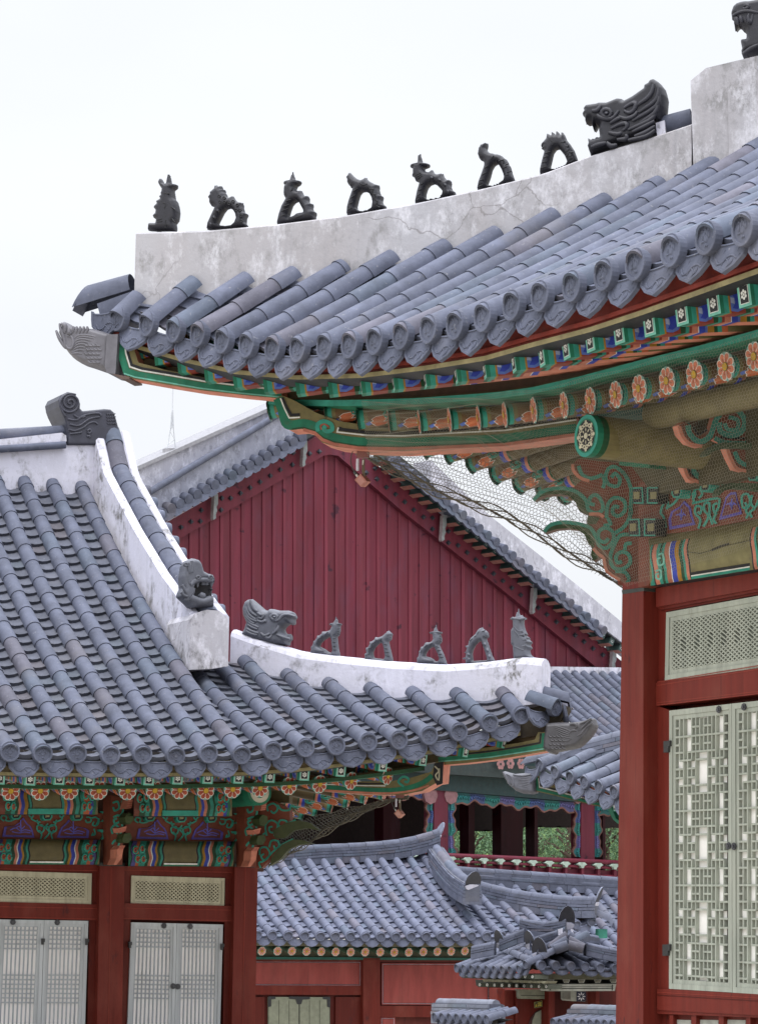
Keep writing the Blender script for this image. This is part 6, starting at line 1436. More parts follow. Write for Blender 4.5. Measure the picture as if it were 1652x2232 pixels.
# purlins
pu = MB(); c_ = PWc.shift(1.15).h(1277, 950)
def disc_ring(m, c, x_, y_, r0, r1, col, z_, off, n=28):
    a = [c + z_ * off + x_ * (r0 * math.cos(t)) + y_ * (r0 * math.sin(t)) for t in (2 * math.pi * i / n for i in range(n))]; b = [c + z_ * off + x_ * (r1 * math.cos(t)) + y_ * (r1 * math.sin(t)) for t in (2 * math.pi * i / n for i in range(n))]
    m.grid([a, b], col, False, True)
xR_ = Z.cross(nR).normalized(); RP = 0.155
pu.tube([c_, c_ - nR * 0.05, c_ - nR * .051, c_ - nR * .10, c_ - nR * .101, c_ - nR * 2.2], RP, 24, OLIVE, False, lambda j, i: (GREEN, DKG, DKG, GREEN, OLIVE)[j], False, 1.0, Z)
disc_ring(pu, c_, xR_, Z, RP, RP * .80, TEAL, nR, 0.001); disc_ring(pu, c_, xR_, Z, RP * .81, RP * .74, GREEN, nR, 0.003)
pu.poly([c_ + nR * .002 + xR_ * (RP * .75 * math.cos(t)) + Z * (RP * .75 * math.sin(t)) for t in (2 * math.pi * i / 28 for i in range(28))], BLK)
for j in range(8):
    a = j * math.pi / 4; d = xR_ * math.cos(a) + Z * math.sin(a); e_ = -xR_ * math.sin(a) + Z * math.cos(a)
    for q in (.52, ): 
        for s_ in (-1, 1): disc_ring(pu, c_ + d * (RP * q) + e_ * (RP * .1 * s_), xR_, Z, RP * .11, RP * .05, (0.5, .46, .33), nR, 0.005, 10)
    disc_ring(pu, c_ + d * (RP * .66), xR_, Z, RP * .09, 0.0, (0.5, .46, .33), nR, 0.005, 8); pu.poly([c_ + nR * .005 + d * (RP * .18), c_ + nR * .005 + d * RP * .3 + e_ * RP * .05, c_ + nR * .005 + d * RP * .42, c_ + nR * .005 + d * RP * .3 - e_ * RP * .05], (0.5, .46, .33))
disc_ring(pu, c_, xR_, Z, RP * .15, 0.0, (0.5, .46, .33), nR, 0.005, 12)
pu.build('purlin', M_PAINT, hall_r, 'purlin end painted with a round floral medallion')
pu = MB(); P_ = PWc.shift(0.62); a_, b_ = P_.h(1424, 906), P_.h(1760, 830)
pu.tube([a_, lerp(a_, b_, .5), b_], 0.105, 20, (0.12, 0.098, 0.042)); pu.build('purlin', M_PAINT, hall_r)
pslab(PWc.shift(0.15), k5([(-350, 500), (300, 380), (1700, 60), (1700, 950), (300, 1200), (60, 900), (-350, 860)]), 0, 0.2, (0.058, 0.046, 0.020), 'purlin_board', M_PAINT, hall_r)
pslab(PWc.shift(0.56), k5([(-300, 330), (300, 340), (300, 420), (-250, 430)]), 0, 0.3, (0.02, 0.06, 0.05), 'beam', M_PAINT, hall_r)
pslab(PWc.shift(0.3), k5([(-40, 880), (260, 900), (260, 940), (-40, 915)]), 0, 0.3, GREEN, 'beam', M_PAINT, hall_r)
# red board between the brackets, with scrolls and violet panels
hb = pslab(PWc.shift(0.05), k5([(330, 1120), (640, 1060), (1700, 840), (1700, 1370), (700, 1560), (360, 1600)]), 0, 0.12, BRN, 'bracket_board', M_PAINT, hall_r)
PHb = PWc.shift(0.05)
for o in ([(455,1550),(445,1450),(475,1370),(560,1320),(600,1265),(660,1325),(680,1415),(710,1500)], [(945,1455),(985,1320),(1010,1230),(1060,1180),(1110,1180),(1125,1260),(1150,1330),(1170,1395)], [(1420,1350),(1450,1200),(1520,1100),(1580,1150),(1620,1310)]):
    P_ = k5(o); m_ = (sum(p[0] for p in P_) / len(P_), sum(p[1] for p in P_) / len(P_))
    po = pslab(PHb, P_, 0.006, 0.006, PURP, 'violet_panel', M_PAINT, hb); pslab(PHb, [(m_[0] + (x - m_[0]) * .78, m_[1] + (y - m_[1]) * .78) for x, y in P_], 0.010, 0.004, (0.13, 0.035, 0.04), 'panel_field', M_PAINT, po)
    for l in ([(0, 14), (-3, 4), (-9, 0), (-14, 3)], [(0, 14), (2, 3), (9, 0), (12, 4)], [(0, 16), (-1, 4), (1, -14)], [(0, 10), (-5, -4)], [(0, 10), (6, -5)]): line(po, PHb, [(m_[0] + x * .8, m_[1] + y * .8) for x, y in l], 2.6, (0.10, 0.10, 0.42), 0.013)
for l in ([(420,1530),(400,1430),(370,1380),(400,1290),(440,1280),(430,1350)],[(440,1330),(500,1290),(540,1240)],[(650,1240),(640,1180),(690,1140),(710,1210),(680,1250)],[(700,1290),(690,1190),(740,1140),(780,1200),(740,1240)],[(740,1540),(760,1450),(710,1390),(720,1320),(770,1330),(760,1390),(735,1370)],[(790,1520),(840,1420),(800,1360),(800,1300),(850,1290),(850,1400),(880,1500)],[(950,1240),(940,1330),(900,1380),(890,1310),(930,1290)],[(920,1490),(890,1450),(920,1380)],[(680,1290),(780,1270),(860,1250),(940,1240)],[(930,1200),(910,1120),(960,1070),(980,1120),(950,1150)],[(1010,1110),(1000,1060),(1050,1050),(1060,1110)],[(1100,1080),(1100,1030),(1150,1030),(1140,1080)],[(1200,1280),(1220,1320),(1180,1330),(1170,1220),(1230,1200),(1250,1290),(1210,1360),(1230,1400),(1210,1440)],[(1270,1210),(1260,1290),(1300,1330),(1330,1260)],[(1270,1430),(1250,1380),(1300,1340)],[(1340,1200),(1380,1250),(1360,1340),(1400,1400)]): line(hb, PHb, k5(l), 5.2, TEAL, 0.016, 'scroll')
def cup(P_, c, w_, h_, par):
    x, y = c; o = pslab(P_, [(x - w_, y - h_), (x + w_, y - h_ - 2), (x + w_, y + h_ * .3), (x + w_ * .6, y + h_), (x - w_ * .6, y + h_ + 1), (x - w_, y + h_ * .4)], 0.09, 0.12, TEAL, 'bearing_block', M_PAINT, par)
    pslab(P_, [(x - w_ * .7, y - h_ * .7), (x + w_ * .7, y - h_ * .75), (x + w_ * .7, y + h_ * .2), (x + w_ * .45, y + h_ * .7), (x - w_ * .45, y + h_ * .75), (x - w_ * .7, y + h_ * .3)], 0.093, 0.004, BLK, 'block_panel', M_PAINT, o); pslab(P_, [(x - w_ * .42, y - h_ * .35), (x + w_ * .42, y - h_ * .4), (x + w_ * .42, y + h_ * .2), (x - w_ * .42, y + h_ * .35)], 0.096, 0.004, (.22, .2, .1), 'block_centre', M_PAINT, o)
for c in k5([(525, 1178), (805, 1120), (1275, 1010), (1560, 950)]): cup(PHb, c, 11, 12, hb)
def hmark(c, s_):
    x, y = c; P_ = PWc.shift(0.16); o = pslab(P_, [(x - s_ * 1.7, y - s_), (x + s_ * 1.5, y - s_ * 1.05), (x + s_ * 1.5, y + s_), (x - s_ * 1.7, y + s_ * 1.1)], 0, 0.1, BLK, 'bracket_arm', M_PAINT, hall_r)
    for l in ([(-1.7, -.9), (-.5, -.95), (-.4, 1), (-1.6, 1.0)], [(1.5, -.95), (.2, -.95), (.2, 1), (1.5, 1)]): line(o, P_, [(x + a * s_, y + b * s_) for a, b in l], 3.2, TEAL, 0.006, n=1)
    for a in (-1.2, .95): pslab(P_, [(x + (a - .4) * s_, y - .4 * s_), (x + (a + .35) * s_, y - .45 * s_), (x + (a + .35) * s_, y + .45 * s_), (x + (a - .4) * s_, y + .5 * s_)], 0.005, 0.004, (.20, .175, .08), 'block_centre', M_PAINT, o)
hmark(k5([(225, 1210)])[0], 17); hmark(k5([(195, 1525)])[0], 18)
pslab(PWc.shift(.1), k5([(150, 1090), (400, 1050), (420, 1700), (250, 2100), (150, 2120)]), -0.05, .12, BRN, 'bracket_board', M_PAINT, hall_r)
# carved wings on the diagonal of the corner
PWg = Plane(QR(TC) + hR * 4.2, hR).shift(0.20)
W1 = k4([(745,400),(690,450),(700,520),(780,620),(700,690),(600,690),(480,695),(400,715),(330,760),(278,820),(290,832),(340,800),(420,770),(540,765),(640,775),(720,850),(760,940),(850,975),(835,1040),(845,1075),(700,1050),(600,1042),(520,1060),(430,1105),(393,1150),(405,1162),(520,1125),(640,1115),(740,1130),(810,1180),(850,1270),(890,1320),(875,1390),(905,1455),(960,1420),(1000,1420),(1040,1560),(1150,1640),(1160,1700),(1290,1712),(1420,1712),(1420,1180),(1420,420)])
wing = pslab(PWg, W1, 0, 0.10, BRN, 'corner_bracket', M_PAINT, hall_r, (0.10, 0.045, 0.025))
WD = (0.030, 0.050, 0.018)
for o in ([(600,692),(480,697),(400,717),(330,762),(280,820),(292,830),(340,798),(420,768),(540,763),(640,773),(720,848),(760,938),(848,973),(860,930),(830,850),(760,760),(690,705)], [(845,1073),(700,1050),(600,1044),(520,1062),(430,1107),(395,1150),(405,1160),(520,1123),(640,1113),(740,1128),(810,1178),(850,1268),(905,1330),(920,1250),(900,1150)], [(890,1322),(877,1390),(905,1452),(955,1420),(950,1370)], [(850,978),(837,1040),(850,1073),(930,1070),(970,1010)]): pslab(PWg, k4(o), 0.004, 0.004, WD, 'wing_paint', M_PAINT, wing)
for l in ([(285,825),(370,742),(480,705),(620,705),(740,745),(830,830),(850,920),(930,960),(1000,920),(985,830),(930,770),(870,800),(870,860),(920,870)],[(1280,1010),(1290,850),(1290,700),(1230,560),(1130,480),(1060,500),(1030,580),(1060,660),(1150,680),(1180,610),(1130,550),(1090,590)],[(1000,560),(880,600),(790,560),(750,470)],[(1040,1010),(1050,880),(1120,800),(1220,830),(1230,930),(1160,990),(1100,950),(1120,890),(1170,900)],[(1280,880),(1290,960),(1230,1090),(1120,1170)],[(398,1152),(460,1082),(600,1052),(760,1072),(870,1110),(930,1200),(960,1290),(1040,1320),(1110,1240),(1100,1150),(1030,1110),(960,1150),(960,1230),(1020,1260),(1060,1220)],[(1300,1180),(1180,1190),(1120,1290),(1080,1400),(1100,1510),(1190,1540),(1280,1480),(1270,1390),(1200,1360),(1140,1400),(1150,1470),(1200,1460)],[(1300,1270),(1240,1280),(1230,1340)],[(1130,1560),(1230,1570),(1270,1640),(1240,1700)],[(1000,700),(1020,640),(1000,560)],[(1050,1010),(1080,1070),(1010,1090)]): line(wing, PWg, k4(l), 8.2, (0.035, 0.19, 0.135), 0.010, 'scroll')
for l in ([(690,450),(700,520),(770,595),(860,625)],[(905,1322),(960,1385),(1010,1425),(1045,1560),(1180,1650)],[(860,970),(960,968),(1010,1000)]): line(wing, PWg, k4(l), 7, SALM, 0.012, 'salmon_edge')
# carved plates that reach outwards over the facade
def plate(px0, outl, scr, sal, dark, par=hall_r):
    b = PWc.h(*k5([px0])[0]); P_ = Plane(b, nR).shift(0.05)
    o = pslab(P_, k5(outl), 0, 0.08, (0.12, 0.035, 0.02), 'carved_plate', M_PAINT, par, SALM)
    for l, w2 in scr: line(o, P_, k5(l), w2, (0.035, 0.185, 0.14), 0.008, 'scroll')
    for l in dark: line(o, P_, k5(l), 5, BLK, 0.005, 'scroll')
    for l in sal: line(o, P_, k5(l), 7, SALM, 0.010, 'salmon_edge')
plate((860, 1000), [(115,640),(130,720),(210,805),(330,852),(440,762),(560,832),(615,960),(680,1070),(800,1092),(880,1060),(900,800),(900,600),(860,480),(600,455),(470,520),(440,640),(360,740),(300,760),(240,720),(210,630),(150,605)],
      [([(200,640),(220,740),(310,795),(420,720),(460,600),(500,500),(600,480),(650,560),(600,660),(540,640),(530,580)], 11), ([(470,700),(560,770),(650,790),(700,880),(700,980),(790,1060)], 11), ([(870,780),(800,930),(830,1040)], 9), ([(720,760),(740,830),(700,870)], 8)], [[(120,640),(150,730),(230,810),(340,845)], [(460,770),(550,822),(600,920),(650,1040),(780,1090)]] , [[(260,640),(290,720),(370,700)], [(640,850),(640,950),(720,1040)]])
plate((1330, 900), [(550,520),(570,600),(650,695),(770,735),(900,645),(1000,690),(1060,830),(1120,950),(1260,985),(1500,960),(1500,300),(1300,330),(1000,335),(920,420),(880,560),(800,640),(720,620),(660,520),(600,485)],
      [([(640,520),(660,610),(760,685),(860,620),(910,480),(1000,365),(1120,365),(1200,480),(1160,590),(1060,620),(960,580),(950,490)], 12), ([(1040,440),(1130,470),(1120,560),(1030,560),(1000,500)], 9), ([(900,645),(1000,690),(1180,700),(1400,690)], 11), ([(1100,780),(1150,880),(1260,930)], 10), ([(820,800),(890,735),(1000,700)], 9)], [[(555,530),(590,630),(660,702),(780,728)], [(1030,755),(1070,860),(1130,950),(1250,975)]], [[(700,540),(740,610),(830,560)], [(960,640),(1200,650)]])
wg = pslab(Plane(PWc.h(*k5([(1334, 700)])[0]), nR).shift(0.12), k5([(805,815),(830,770),(890,725),(1000,690),(1200,690),(1500,720),(1500,790),(1200,740),(1000,745),(900,775),(830,825)]), 0, 0.07, (0.05, 0.075, 0.04), 'carved_wing', M_PAINT, hall_r)
wg = pslab(Plane(PWc.h(*k5([(1334, 1100)])[0]), nR).shift(0.12), k5([(930,1200),(960,1140),(1050,1090),(1200,1085),(1500,1110),(1500,1190),(1250,1150),(1100,1140),(1000,1165),(945,1215)]), 0, 0.07, (0.05, 0.075, 0.04), 'carved_wing', M_PAINT, hall_r)
# painted lintel beam under the brackets
LBm = MB(); P0_ = PWc.shift(0.03)
tL, tR, bL_, bR_ = k5([(255, 1625), (1700, 1368), (265, 2105), (1700, 1880)])
def lbf(u, v):
    t0 = (tL[0] + (tR[0] - tL[0]) * u, tL[1] + (tR[1] - tL[1]) * u); b0 = (bL_[0] + (bR_[0] - bL_[0]) * u, bL_[1] + (bR_[1] - bL_[1]) * u)
    return P0_.h(t0[0] + (b0[0] - t0[0]) * v, t0[1] + (b0[1] - t0[1]) * v, 0.10 * (1 - abs(2 * v - 1) ** 3))
U_ = lambda x: (x - 255) / 1445.0
band_surface(LBm, lambda u, v: lbf(max(0, u + .03 * ((2 * v - 1) ** 2 - .3) * (1 if u > .01 else 0)), v), [(U_(x), c) for x, c in ((272, OLIVE), (288, TEAL), (300, BLK), (340, SALM), (372, TEAL), (395, DKG), (420, TEAL), (465, (0.33, .12, .07)), (472, WHT), (520, BLUE), (560, OCHR), (590, DKG), (612, TEAL), (640, SALM), (655, BLK), (1262, (0.165, .145, .062)), (1275, BLK), (1305, SALM), (1325, TEAL), (1345, DKG), (1390, OCHR), (1440, BLUE), (1500, SALM), (1700, OLIVE))], .006)
for v0, v1, c, o in ((.86, .92, BLK, .004), (.92, .945, WHT, .005), (.945, 1.0, TEAL, .004)):
    LBm.grid([[lbf(U_(x), v) + P0_.n * o for v in (v0, v1)] for x in (668, 800, 1000, 1250)], c, False)
LBm.grid([[lbf(j / 20, v) + P0_.n * .003 for v in (0, .06, .12, .17)] for j in range(21)], OLIVE, False)
ends = [[lbf(u, i / 14) for i in range(15)] for u in (0.0, 1.0)]
for r in ends: LBm.poly([*r, *[p - P0_.n * .25 for p in reversed(r)]], OLIVE)
bo_ = [lbf(j / 20, 1.0) for j in range(21)]; LBm.grid([bo_, [p - P0_.n * .25 for p in bo_]], BLK, False); to_ = [lbf(j / 20, 0.0) for j in range(21)]; LBm.grid([to_, [p - P0_.n * .25 for p in to_]], OLIVE, False)
lbo = LBm.build('lintel_beam', M_PAINT, hall_r)
P1_ = PWc.shift(0.135)
for l in ([(345,1800),(390,1790),(400,1880),(350,1900),(340,1840),(370,1830)],[(320,1960),(370,1950),(370,2030),(330,2030),(325,1990),(350,1985)]): line(lbo, P1_, k5(l), 4, LTEAL, 0.0, 'scroll')
line(lbo, P1_, k5([(870, 1755), (960, 1715), (1045, 1690)]), 5, (0.03, .025, .015), 0.001, 'crack', 1); line(lbo, P1_, k5([(640, 1770), (760, 1785), (880, 1750)]), 1.3, (0.03, .025, .015), 0.001, 'crack', 1); line(lbo, P1_, k5([(1045, 1700), (1270, 1650)]), 1.2, (0.03, .025, .015), 0.001, 'crack', 1)

# ------------------------------------------------------------------ column, frame, transom and doors
m = MB(); q = [(1355.8, 1270), (1401.5, 1266), (1401.0, 2320), (1340, 2320)]
m.prism([PWc.h(*p) for p in q], -PWc.n * 0.30, (1, 1, 1)); m.build('column', M_RED, hall_r)
pslab(PWc.shift(.004), k2([(222, 178), (442, 150), (442, 185), (228, 218)]), 0, 0.31, (0.03, 0.035, 0.03), 'column_strap', M_CLAY, hall_r)
def fr_(pts, off, th, g=1.0, name='frame', mt=M_RED, par=hall_r): return pslab(PWR, pts, off, th, (g, g, g), name, mt, par)
fr_(k2([(556, 160), (1900, -70), (1900, 100), (560, 345)]), 0.02, 0.2, 1.05, 'beam')
fr_(k2([(560, 345), (1900, 100), (1900, 130), (600, 372)]), -0.005, 0.2, .9); fr_(k2([(600, 372), (1900, 130), (1900, 160), (640, 392)]), -0.03, 0.2, 1.1)
fr_(k2([(556, 345), (660, 390), (648, 1078), (556, 1110)]), -0.03, 0.2, 1.0, 'jamb')
fr_(k2([(556, 1092), (1900, 880), (1900, 1165), (556, 1320)]), 0.0, 0.2, 1.08, 'beam')
for y0, y1 in ((1085, 868), (1118, 905), (1288, 1140), (1312, 1160)): line(hall_r, PWR, k2([(570, y0), (1900, y1)]), 2.0, (1.6, 1.8, 1.8), 0.004, 'moulding', 1, M_RED)
fr_(k2([(556, 1310), (690, 1362)]) + k3([(650, 1905), (545, 1920)]), -0.02, 0.2, 1.0, 'jamb')
fr_(k3([(540, 1905), (650, 1905), (1240, 1940), (2200, 1990), (2200, 2190), (540, 2100)]), 0.0, 0.2, 1.05, 'beam')
line(hall_r, PWR, k3([(540, 1935), (2200, 2030)]), 2.0, (1.5, 1.6, 1.6), 0.004, 'moulding', 1, M_RED); line(hall_r, PWR, k3([(540, 1960), (2200, 2060)]), 1.6, (.5, .5, .5), 0.004, 'moulding', 1, M_RED)
fr_(k3([(540, 2095), (2200, 2180), (2200, 2700), (540, 2700)]), -0.06, 0.1, .8, 'lower_wall')
for a, b in ((655, 690), (860, 905), (1115, 1160), (1370, 1410)): fr_(k3([(a, 2150), (b, 2150), (b, 2700), (a, 2700)]), -0.02, 0.05, 1.0, 'lower_stile')
fr_(k3([(540, 2095), (2200, 2175), (2200, 2200), (540, 2135)]), -0.01, 0.06, 1.05, 'lower_rail')
for a, b in ((700, 855), (915, 1110), (1170, 1365)): pslab(PWR, k3([(a, 2190), (b, 2195), (b, 2700), (a, 2700)]), -0.055, 0.01, (0.36, 0.36, 0.31), 'lower_panel', M_STONE, hall_r)
LG = (0.36, 0.375, 0.315)
M_LAT = m_wood('grey_green_lattice', (0.33, 0.35, 0.295), (16, 16, 1.2), (0.14, 0.12, 0.08), (0.40, 0.39, 0.33), False, 0.75)
class Quad:
    def __init__(s, P_, c): s.P = P_; s.c = c
    def px(s, u, v):
        (x0, y0), (x1, y1), (x2, y2), (x3, y3) = s.c
        return ((x0 * (1 - u) + x1 * u) * (1 - v) + (x3 * (1 - u) + x2 * u) * v, (y0 * (1 - u) + y1 * u) * (1 - v) + (y3 * (1 - u) + y2 * u) * v)
    def at(s, u, v, off=0): return s.P.h(*s.px(u, v), off)
    def bar(s, m, u0, v0, u1, v1, wd, off, dep, col=(1, 1, 1)):
        a, b = s.at(u0, v0), s.at(u1, v1); t = (b - a).normalized(); x = t.cross(s.P.n).normalized() * (wd / 2)
        q = [a - x + s.P.n * off, b - x + s.P.n * off, b + x + s.P.n * off, a + x + s.P.n * off]; m.prism(q, -s.P.n * dep, col, col, False)
def door_frame(Qo, Qi, off, dep, par, name, mt=M_LAT):
    """outer and inner quads -> mitred frame with a small step"""
    m = MB(); o = [Qo.at(*c, off) for c in ((0, 0), (1, 0), (1, 1), (0, 1))]; i_ = [Qi.at(*c, off) for c in ((0, 0), (1, 0), (1, 1), (0, 1))]
    mid = [lerp(a, b, .55) for a, b in zip(o, i_)]; n = Qo.P.n
    for k in range(4):
        l = (k + 1) % 4; g = 1.04 if k in (0, 2) else .97
        m.poly([o[k], o[l], mid[l], mid[k]], (g, g, g)); m.poly([mid[k], mid[l], mid[l] - n * .008, mid[k] - n * .008], (.6, .6, .6)); m.poly([mid[k] - n * .008, mid[l] - n * .008, i_[l] - n * .008, i_[k] - n * .008], (g * .97,) * 3)
        m.poly([i_[k] - n * .008, i_[l] - n * .008, i_[l] - n * dep, i_[k] - n * dep], (.9, .9, .9)); m.poly([o[l], o[k], o[k] - n * dep, o[l] - n * dep], (.9, .9, .9))
    return m.build(name, mt, par)
def paper(Q, off, par, col=(0.78, 0.76, 0.72)):
    m = MB(); m.poly([Q.at(*c, off) for c in ((0, 0), (1, 0), (1, 1), (0, 1))], col); return m.build('paper', M_PAPER, par)
def rosette(P_, c, r, par):
    m = MB(); q = P_.h(*c); x_ = P_.d; 
    for j in range(8):
        a = j * math.pi / 4; p = q + x_ * (r * .6 * math.cos(a)) + Z * (r * .6 * math.sin(a)); m.tube([p, p + P_.n * .012], r * .36, 6, (0.05, .05, .055))
    m.tube([q, q + P_.n * .02], r * .4, 8, (0.06, .06, .065)); return m.build('rosette', M_CLAY, par)
# transom
Qo = Quad(PWR, k2([(660, 397), (1900, 172), (1900, 898), (646, 1075)])); Qi = Quad(PWR, k2([(716, 487), (1860, 280), (1860, 798), (710, 962)]))
tr = door_frame(Qo, Qi, 0.0, 0.05, hall_r, 'transom'); paper(Qi, -0.052, tr, (0.20, 0.19, 0.15))
m = MB(); NX = 26; NY = 11; ar = NX / NY
for i in range(-NY, NX + 1):
    for sg in (1, -1):
        pts = []
        for j in range(NY + 1):
            u = (i + j * (1.0) if sg > 0 else i + NY - j) / NX
            if 0 <= u <= 1: pts.append((u, j / NY))
        segs = [(a, b) for a, b in zip(pts, pts[1:])]
        for a, b in segs:
            jm = (a[1] + b[1]) / 2 * NY; um = (a[0] + b[0]) / 2 * NX
            if 4 < jm < 7 and int(um + (0 if sg > 0 else 1)) % 3 == 0 and sg < 0: continue
            Qi.bar(m, a[0], a[1], b[0], b[1], 0.011, -0.004 if sg > 0 else -0.006, 0.044)
m.build('lattice', M_LAT, tr)
# doors
PERH = [(0, [(0, 13)]), (78, [(0, 1), (4, 6), (7, 9), (12, 13)]), (150, [(0, 2), (3, 10), (11, 13)]), (226, [(1, 4), (9, 12), (5, 8)]), (306, [(0, 2), (3, 5), (8, 10), (11, 13)]), (390, [(0, 2), (3, 5), (8, 10), (11, 13)]), (466, [(1, 4), (9, 12), (5, 8)]), (545, [(0, 2), (3, 10), (11, 13)]), (620, [(0, 1), (4, 6), (7, 9), (12, 13)])]
PERV = [(0, 150, [1, 2, 4, 5, 6, 7, 8, 9, 10, 12]), (150, 226, [1, 2, 3, 4, 5, 8, 9, 10, 11, 12]), (226, 466, [2, 3, 5, 8, 10, 11]), (306, 390, [1, 4, 9, 12]), (466, 545, [1, 2, 3, 4, 5, 8, 9, 10, 11, 12]), (545, 705, [1, 2, 4, 5, 6, 7, 8, 9, 10, 12])]
def leaf(Qo, Qi, par, y0=-634.0, y1=1840.0, flip=False):
    d = door_frame(Qo, Qi, 0.0, 0.05, par, 'door'); paper(Qi, -0.036, d); m = MB(); vv = lambda y: (y - y0) / (y1 - y0)
    for k in range(-2, 3):
        base = 240 + 705 * k
        for off, segs in PERH:
            y = base + off
            if y0 + 20 < y < y1 - 20:
                for a, b in segs: Qi.bar(m, a / 13, vv(y), b / 13, vv(y), 0.0145, -0.003, 0.03)
        for a, b, cols in PERV:
            ya, yb = max(base + a, y0), min(base + b, y1)
            if yb > ya:
                for c in cols: Qi.bar(m, c / 13, vv(ya), c / 13, vv(yb), 0.0135, -0.005, 0.03)
    m.build('lattice', M_LAT, d); return d
lx = lambda y3: 0
d1 = leaf(Quad(PWR, k2([(690, 1366), (1302, 1298)]) + k3([(1240, 1937), (650, 1902)])), Quad(PWR, k2([(746, 1456), (1262, 1400)]) + k3([(1193, 1846), (704, 1812)])), hall_r)
d2 = leaf(Quad(PWR, k2([(1306, 1297), (1990, 1222)]) + k3([(1840, 1975), (1244, 1938)])), Quad(PWR, k2([(1368, 1390), (1940, 1328)]) + k3([(1800, 1880), (1300, 1846)])), hall_r)
for c in k2([(1184, 1355)]): rosette(PWR.shift(.002), c, 0.028, d1)
for c in k3([(1212, 568)]): rosette(PWR.shift(.002), c, 0.028, d1)
for c in k2([(1432, 1330)]) + k3([(1262, 572)]): rosette(PWR.shift(.002), c, 0.028, d2)
for pts in (k2([(632, 1668), (694, 1660), (694, 1715), (680, 1720), (678, 1775), (634, 1780)]), k3([(588, 1490), (656, 1486), (656, 1545), (640, 1548), (638, 1592), (590, 1596)])): pslab(PWR, pts, 0.02, 0.035, (0.035, 0.035, 0.034), 'hinge', M_CLAY, d1)
# body of the hall and its stone terrace (mostly beyond the frame)
m = MB(); a0 = PWR.a(PWR.h(1356, 1700)); zt = PWR.h(1500, 900).z; zb = PWR.h(1500, 2230).z
m.prism([PWR.p(a0 + .06, zb, -.25), PWR.p(a0 + 6, zb, -.25), PWR.p(a0 + 6, zt, -.25), PWR.p(a0 + .06, zt, -.25)], -PWR.n * 3.5, (.8, .8, .8)); m.build('wall', M_RED, hall_r)
m = MB(); zs = PWR.h(1500, 2232).z - .5; m.prism([PWR.p(a0 - 1.4, GZ, 1.3), PWR.p(a0 + 7, GZ, 1.3), PWR.p(a0 + 7, zs, 1.3), PWR.p(a0 - 1.4, zs, 1.3)], -PWR.n * 7, (0.38, 0.36, 0.33)); m.build('stone_terrace', M_STONE, hall_r)
# ================================================================== painted eaves and front of the left hall
CLN = QL(TCL); PLW = Plane(CLN + hL * 3.67, uL); PLWr = PLW.shift(-0.10)
cA = crop(0, 3200, 1.652); cB = crop(400, 2850, 2.065); cC = crop(0, 2700, 0.97176); cD = crop(800, 2100, 1.0325); c3b = crop(1860, 2540, 3.7545)
meFlyL = fly_mesh(0.115, 0.125, 1.1, 0.9, 'flying_rafter', True)
meRafL = flower_mesh(0.100, 1.5, oc=(0.32, 0.062, 0.032), log=(0.085, 0.062, 0.028), rings=LOT)
flyL = cC([(-115, 214), (0,218),(112,222),(218,220),(328,222),(440,222),(545,222),(650,219),(760,217),(872,216),(986,213),(1112,205),(1245,191),(1398,172),(1545,152),(1700,120),(1840,88)])
for px, py in flyL:
    p, t = onL(px, py, 0.26); w_ = sstep((t - 1.8) / (TCL - 1.8)); out = lerp(nL, -hL, 0.95 * w_).normalized(); place('flying_rafter', meFlyL, fan_frame(p, out, 0.16), hall_l)
rafL = cC([(-65, 265), (40,265),(148,264),(255,263),(362,263),(467,264),(566,263),(657,261),(752,263),(850,258),(950,254),(1056,246),(1167,240),(1282,228),(1415,210)])
for px, py in rafL:
    p, t = onL(px, py, 0.95); w_ = sstep((t - 1.2) / (TCL - 1.4)); out = lerp(nL, -hL, 0.95 * w_).normalized(); ro = place('rafter', meRafL, fan_frame(p, out, 0.2), hall_l)
    add_lotus(ro)
topl = cC([(-130, 192), (150, 198), (400, 200), (650, 198), (880, 196), (1000, 188), (1110, 180), (1230, 166), (1400, 142), (1560, 118), (1750, 80), (1900, 50)])
eave_strip('eave_board', topl, 0.12, 0.30, 0.035, OLIVE, [(0.26, 0.22, 0.11), BLK, OLIVE, OLIVE], hall_l, onL)
eave_strip('soffit', [(x, y + 3) for x, y in topl], 0.30, 1.4, 0.02, OLIVE, None, hall_l, onL, rise=0.12)
eave_strip('tile_batten', [(x, y - 14) for x, y in topl], 0.10, 0.35, 0.03, (0.12, 0.09, 0.05), None, hall_l, onL)
fascia(topl, rowsL, onL, hall_l, (0.10, 0.075, 0.035))
st_ = [(x, y + 12) for x, y in cC([(-130, 226), (150, 232), (400, 233), (650, 230), (880, 226), (1000, 222), (1110, 216), (1250, 204), (1400, 186), (1550, 165)])]
eave_strip('rafter_batten', [(x, y - 6) for x, y in st_], 0.90, 1.02, 0.04, GREEN, [DKG, GREEN, OLIVE, TEAL], hall_l, onL)
eave_strip('soffit', [(x, y - 10) for x, y in st_], 1.02, 2.7, 0.02, (0.10, 0.075, 0.032), None, hall_l, onL, rise=0.10)
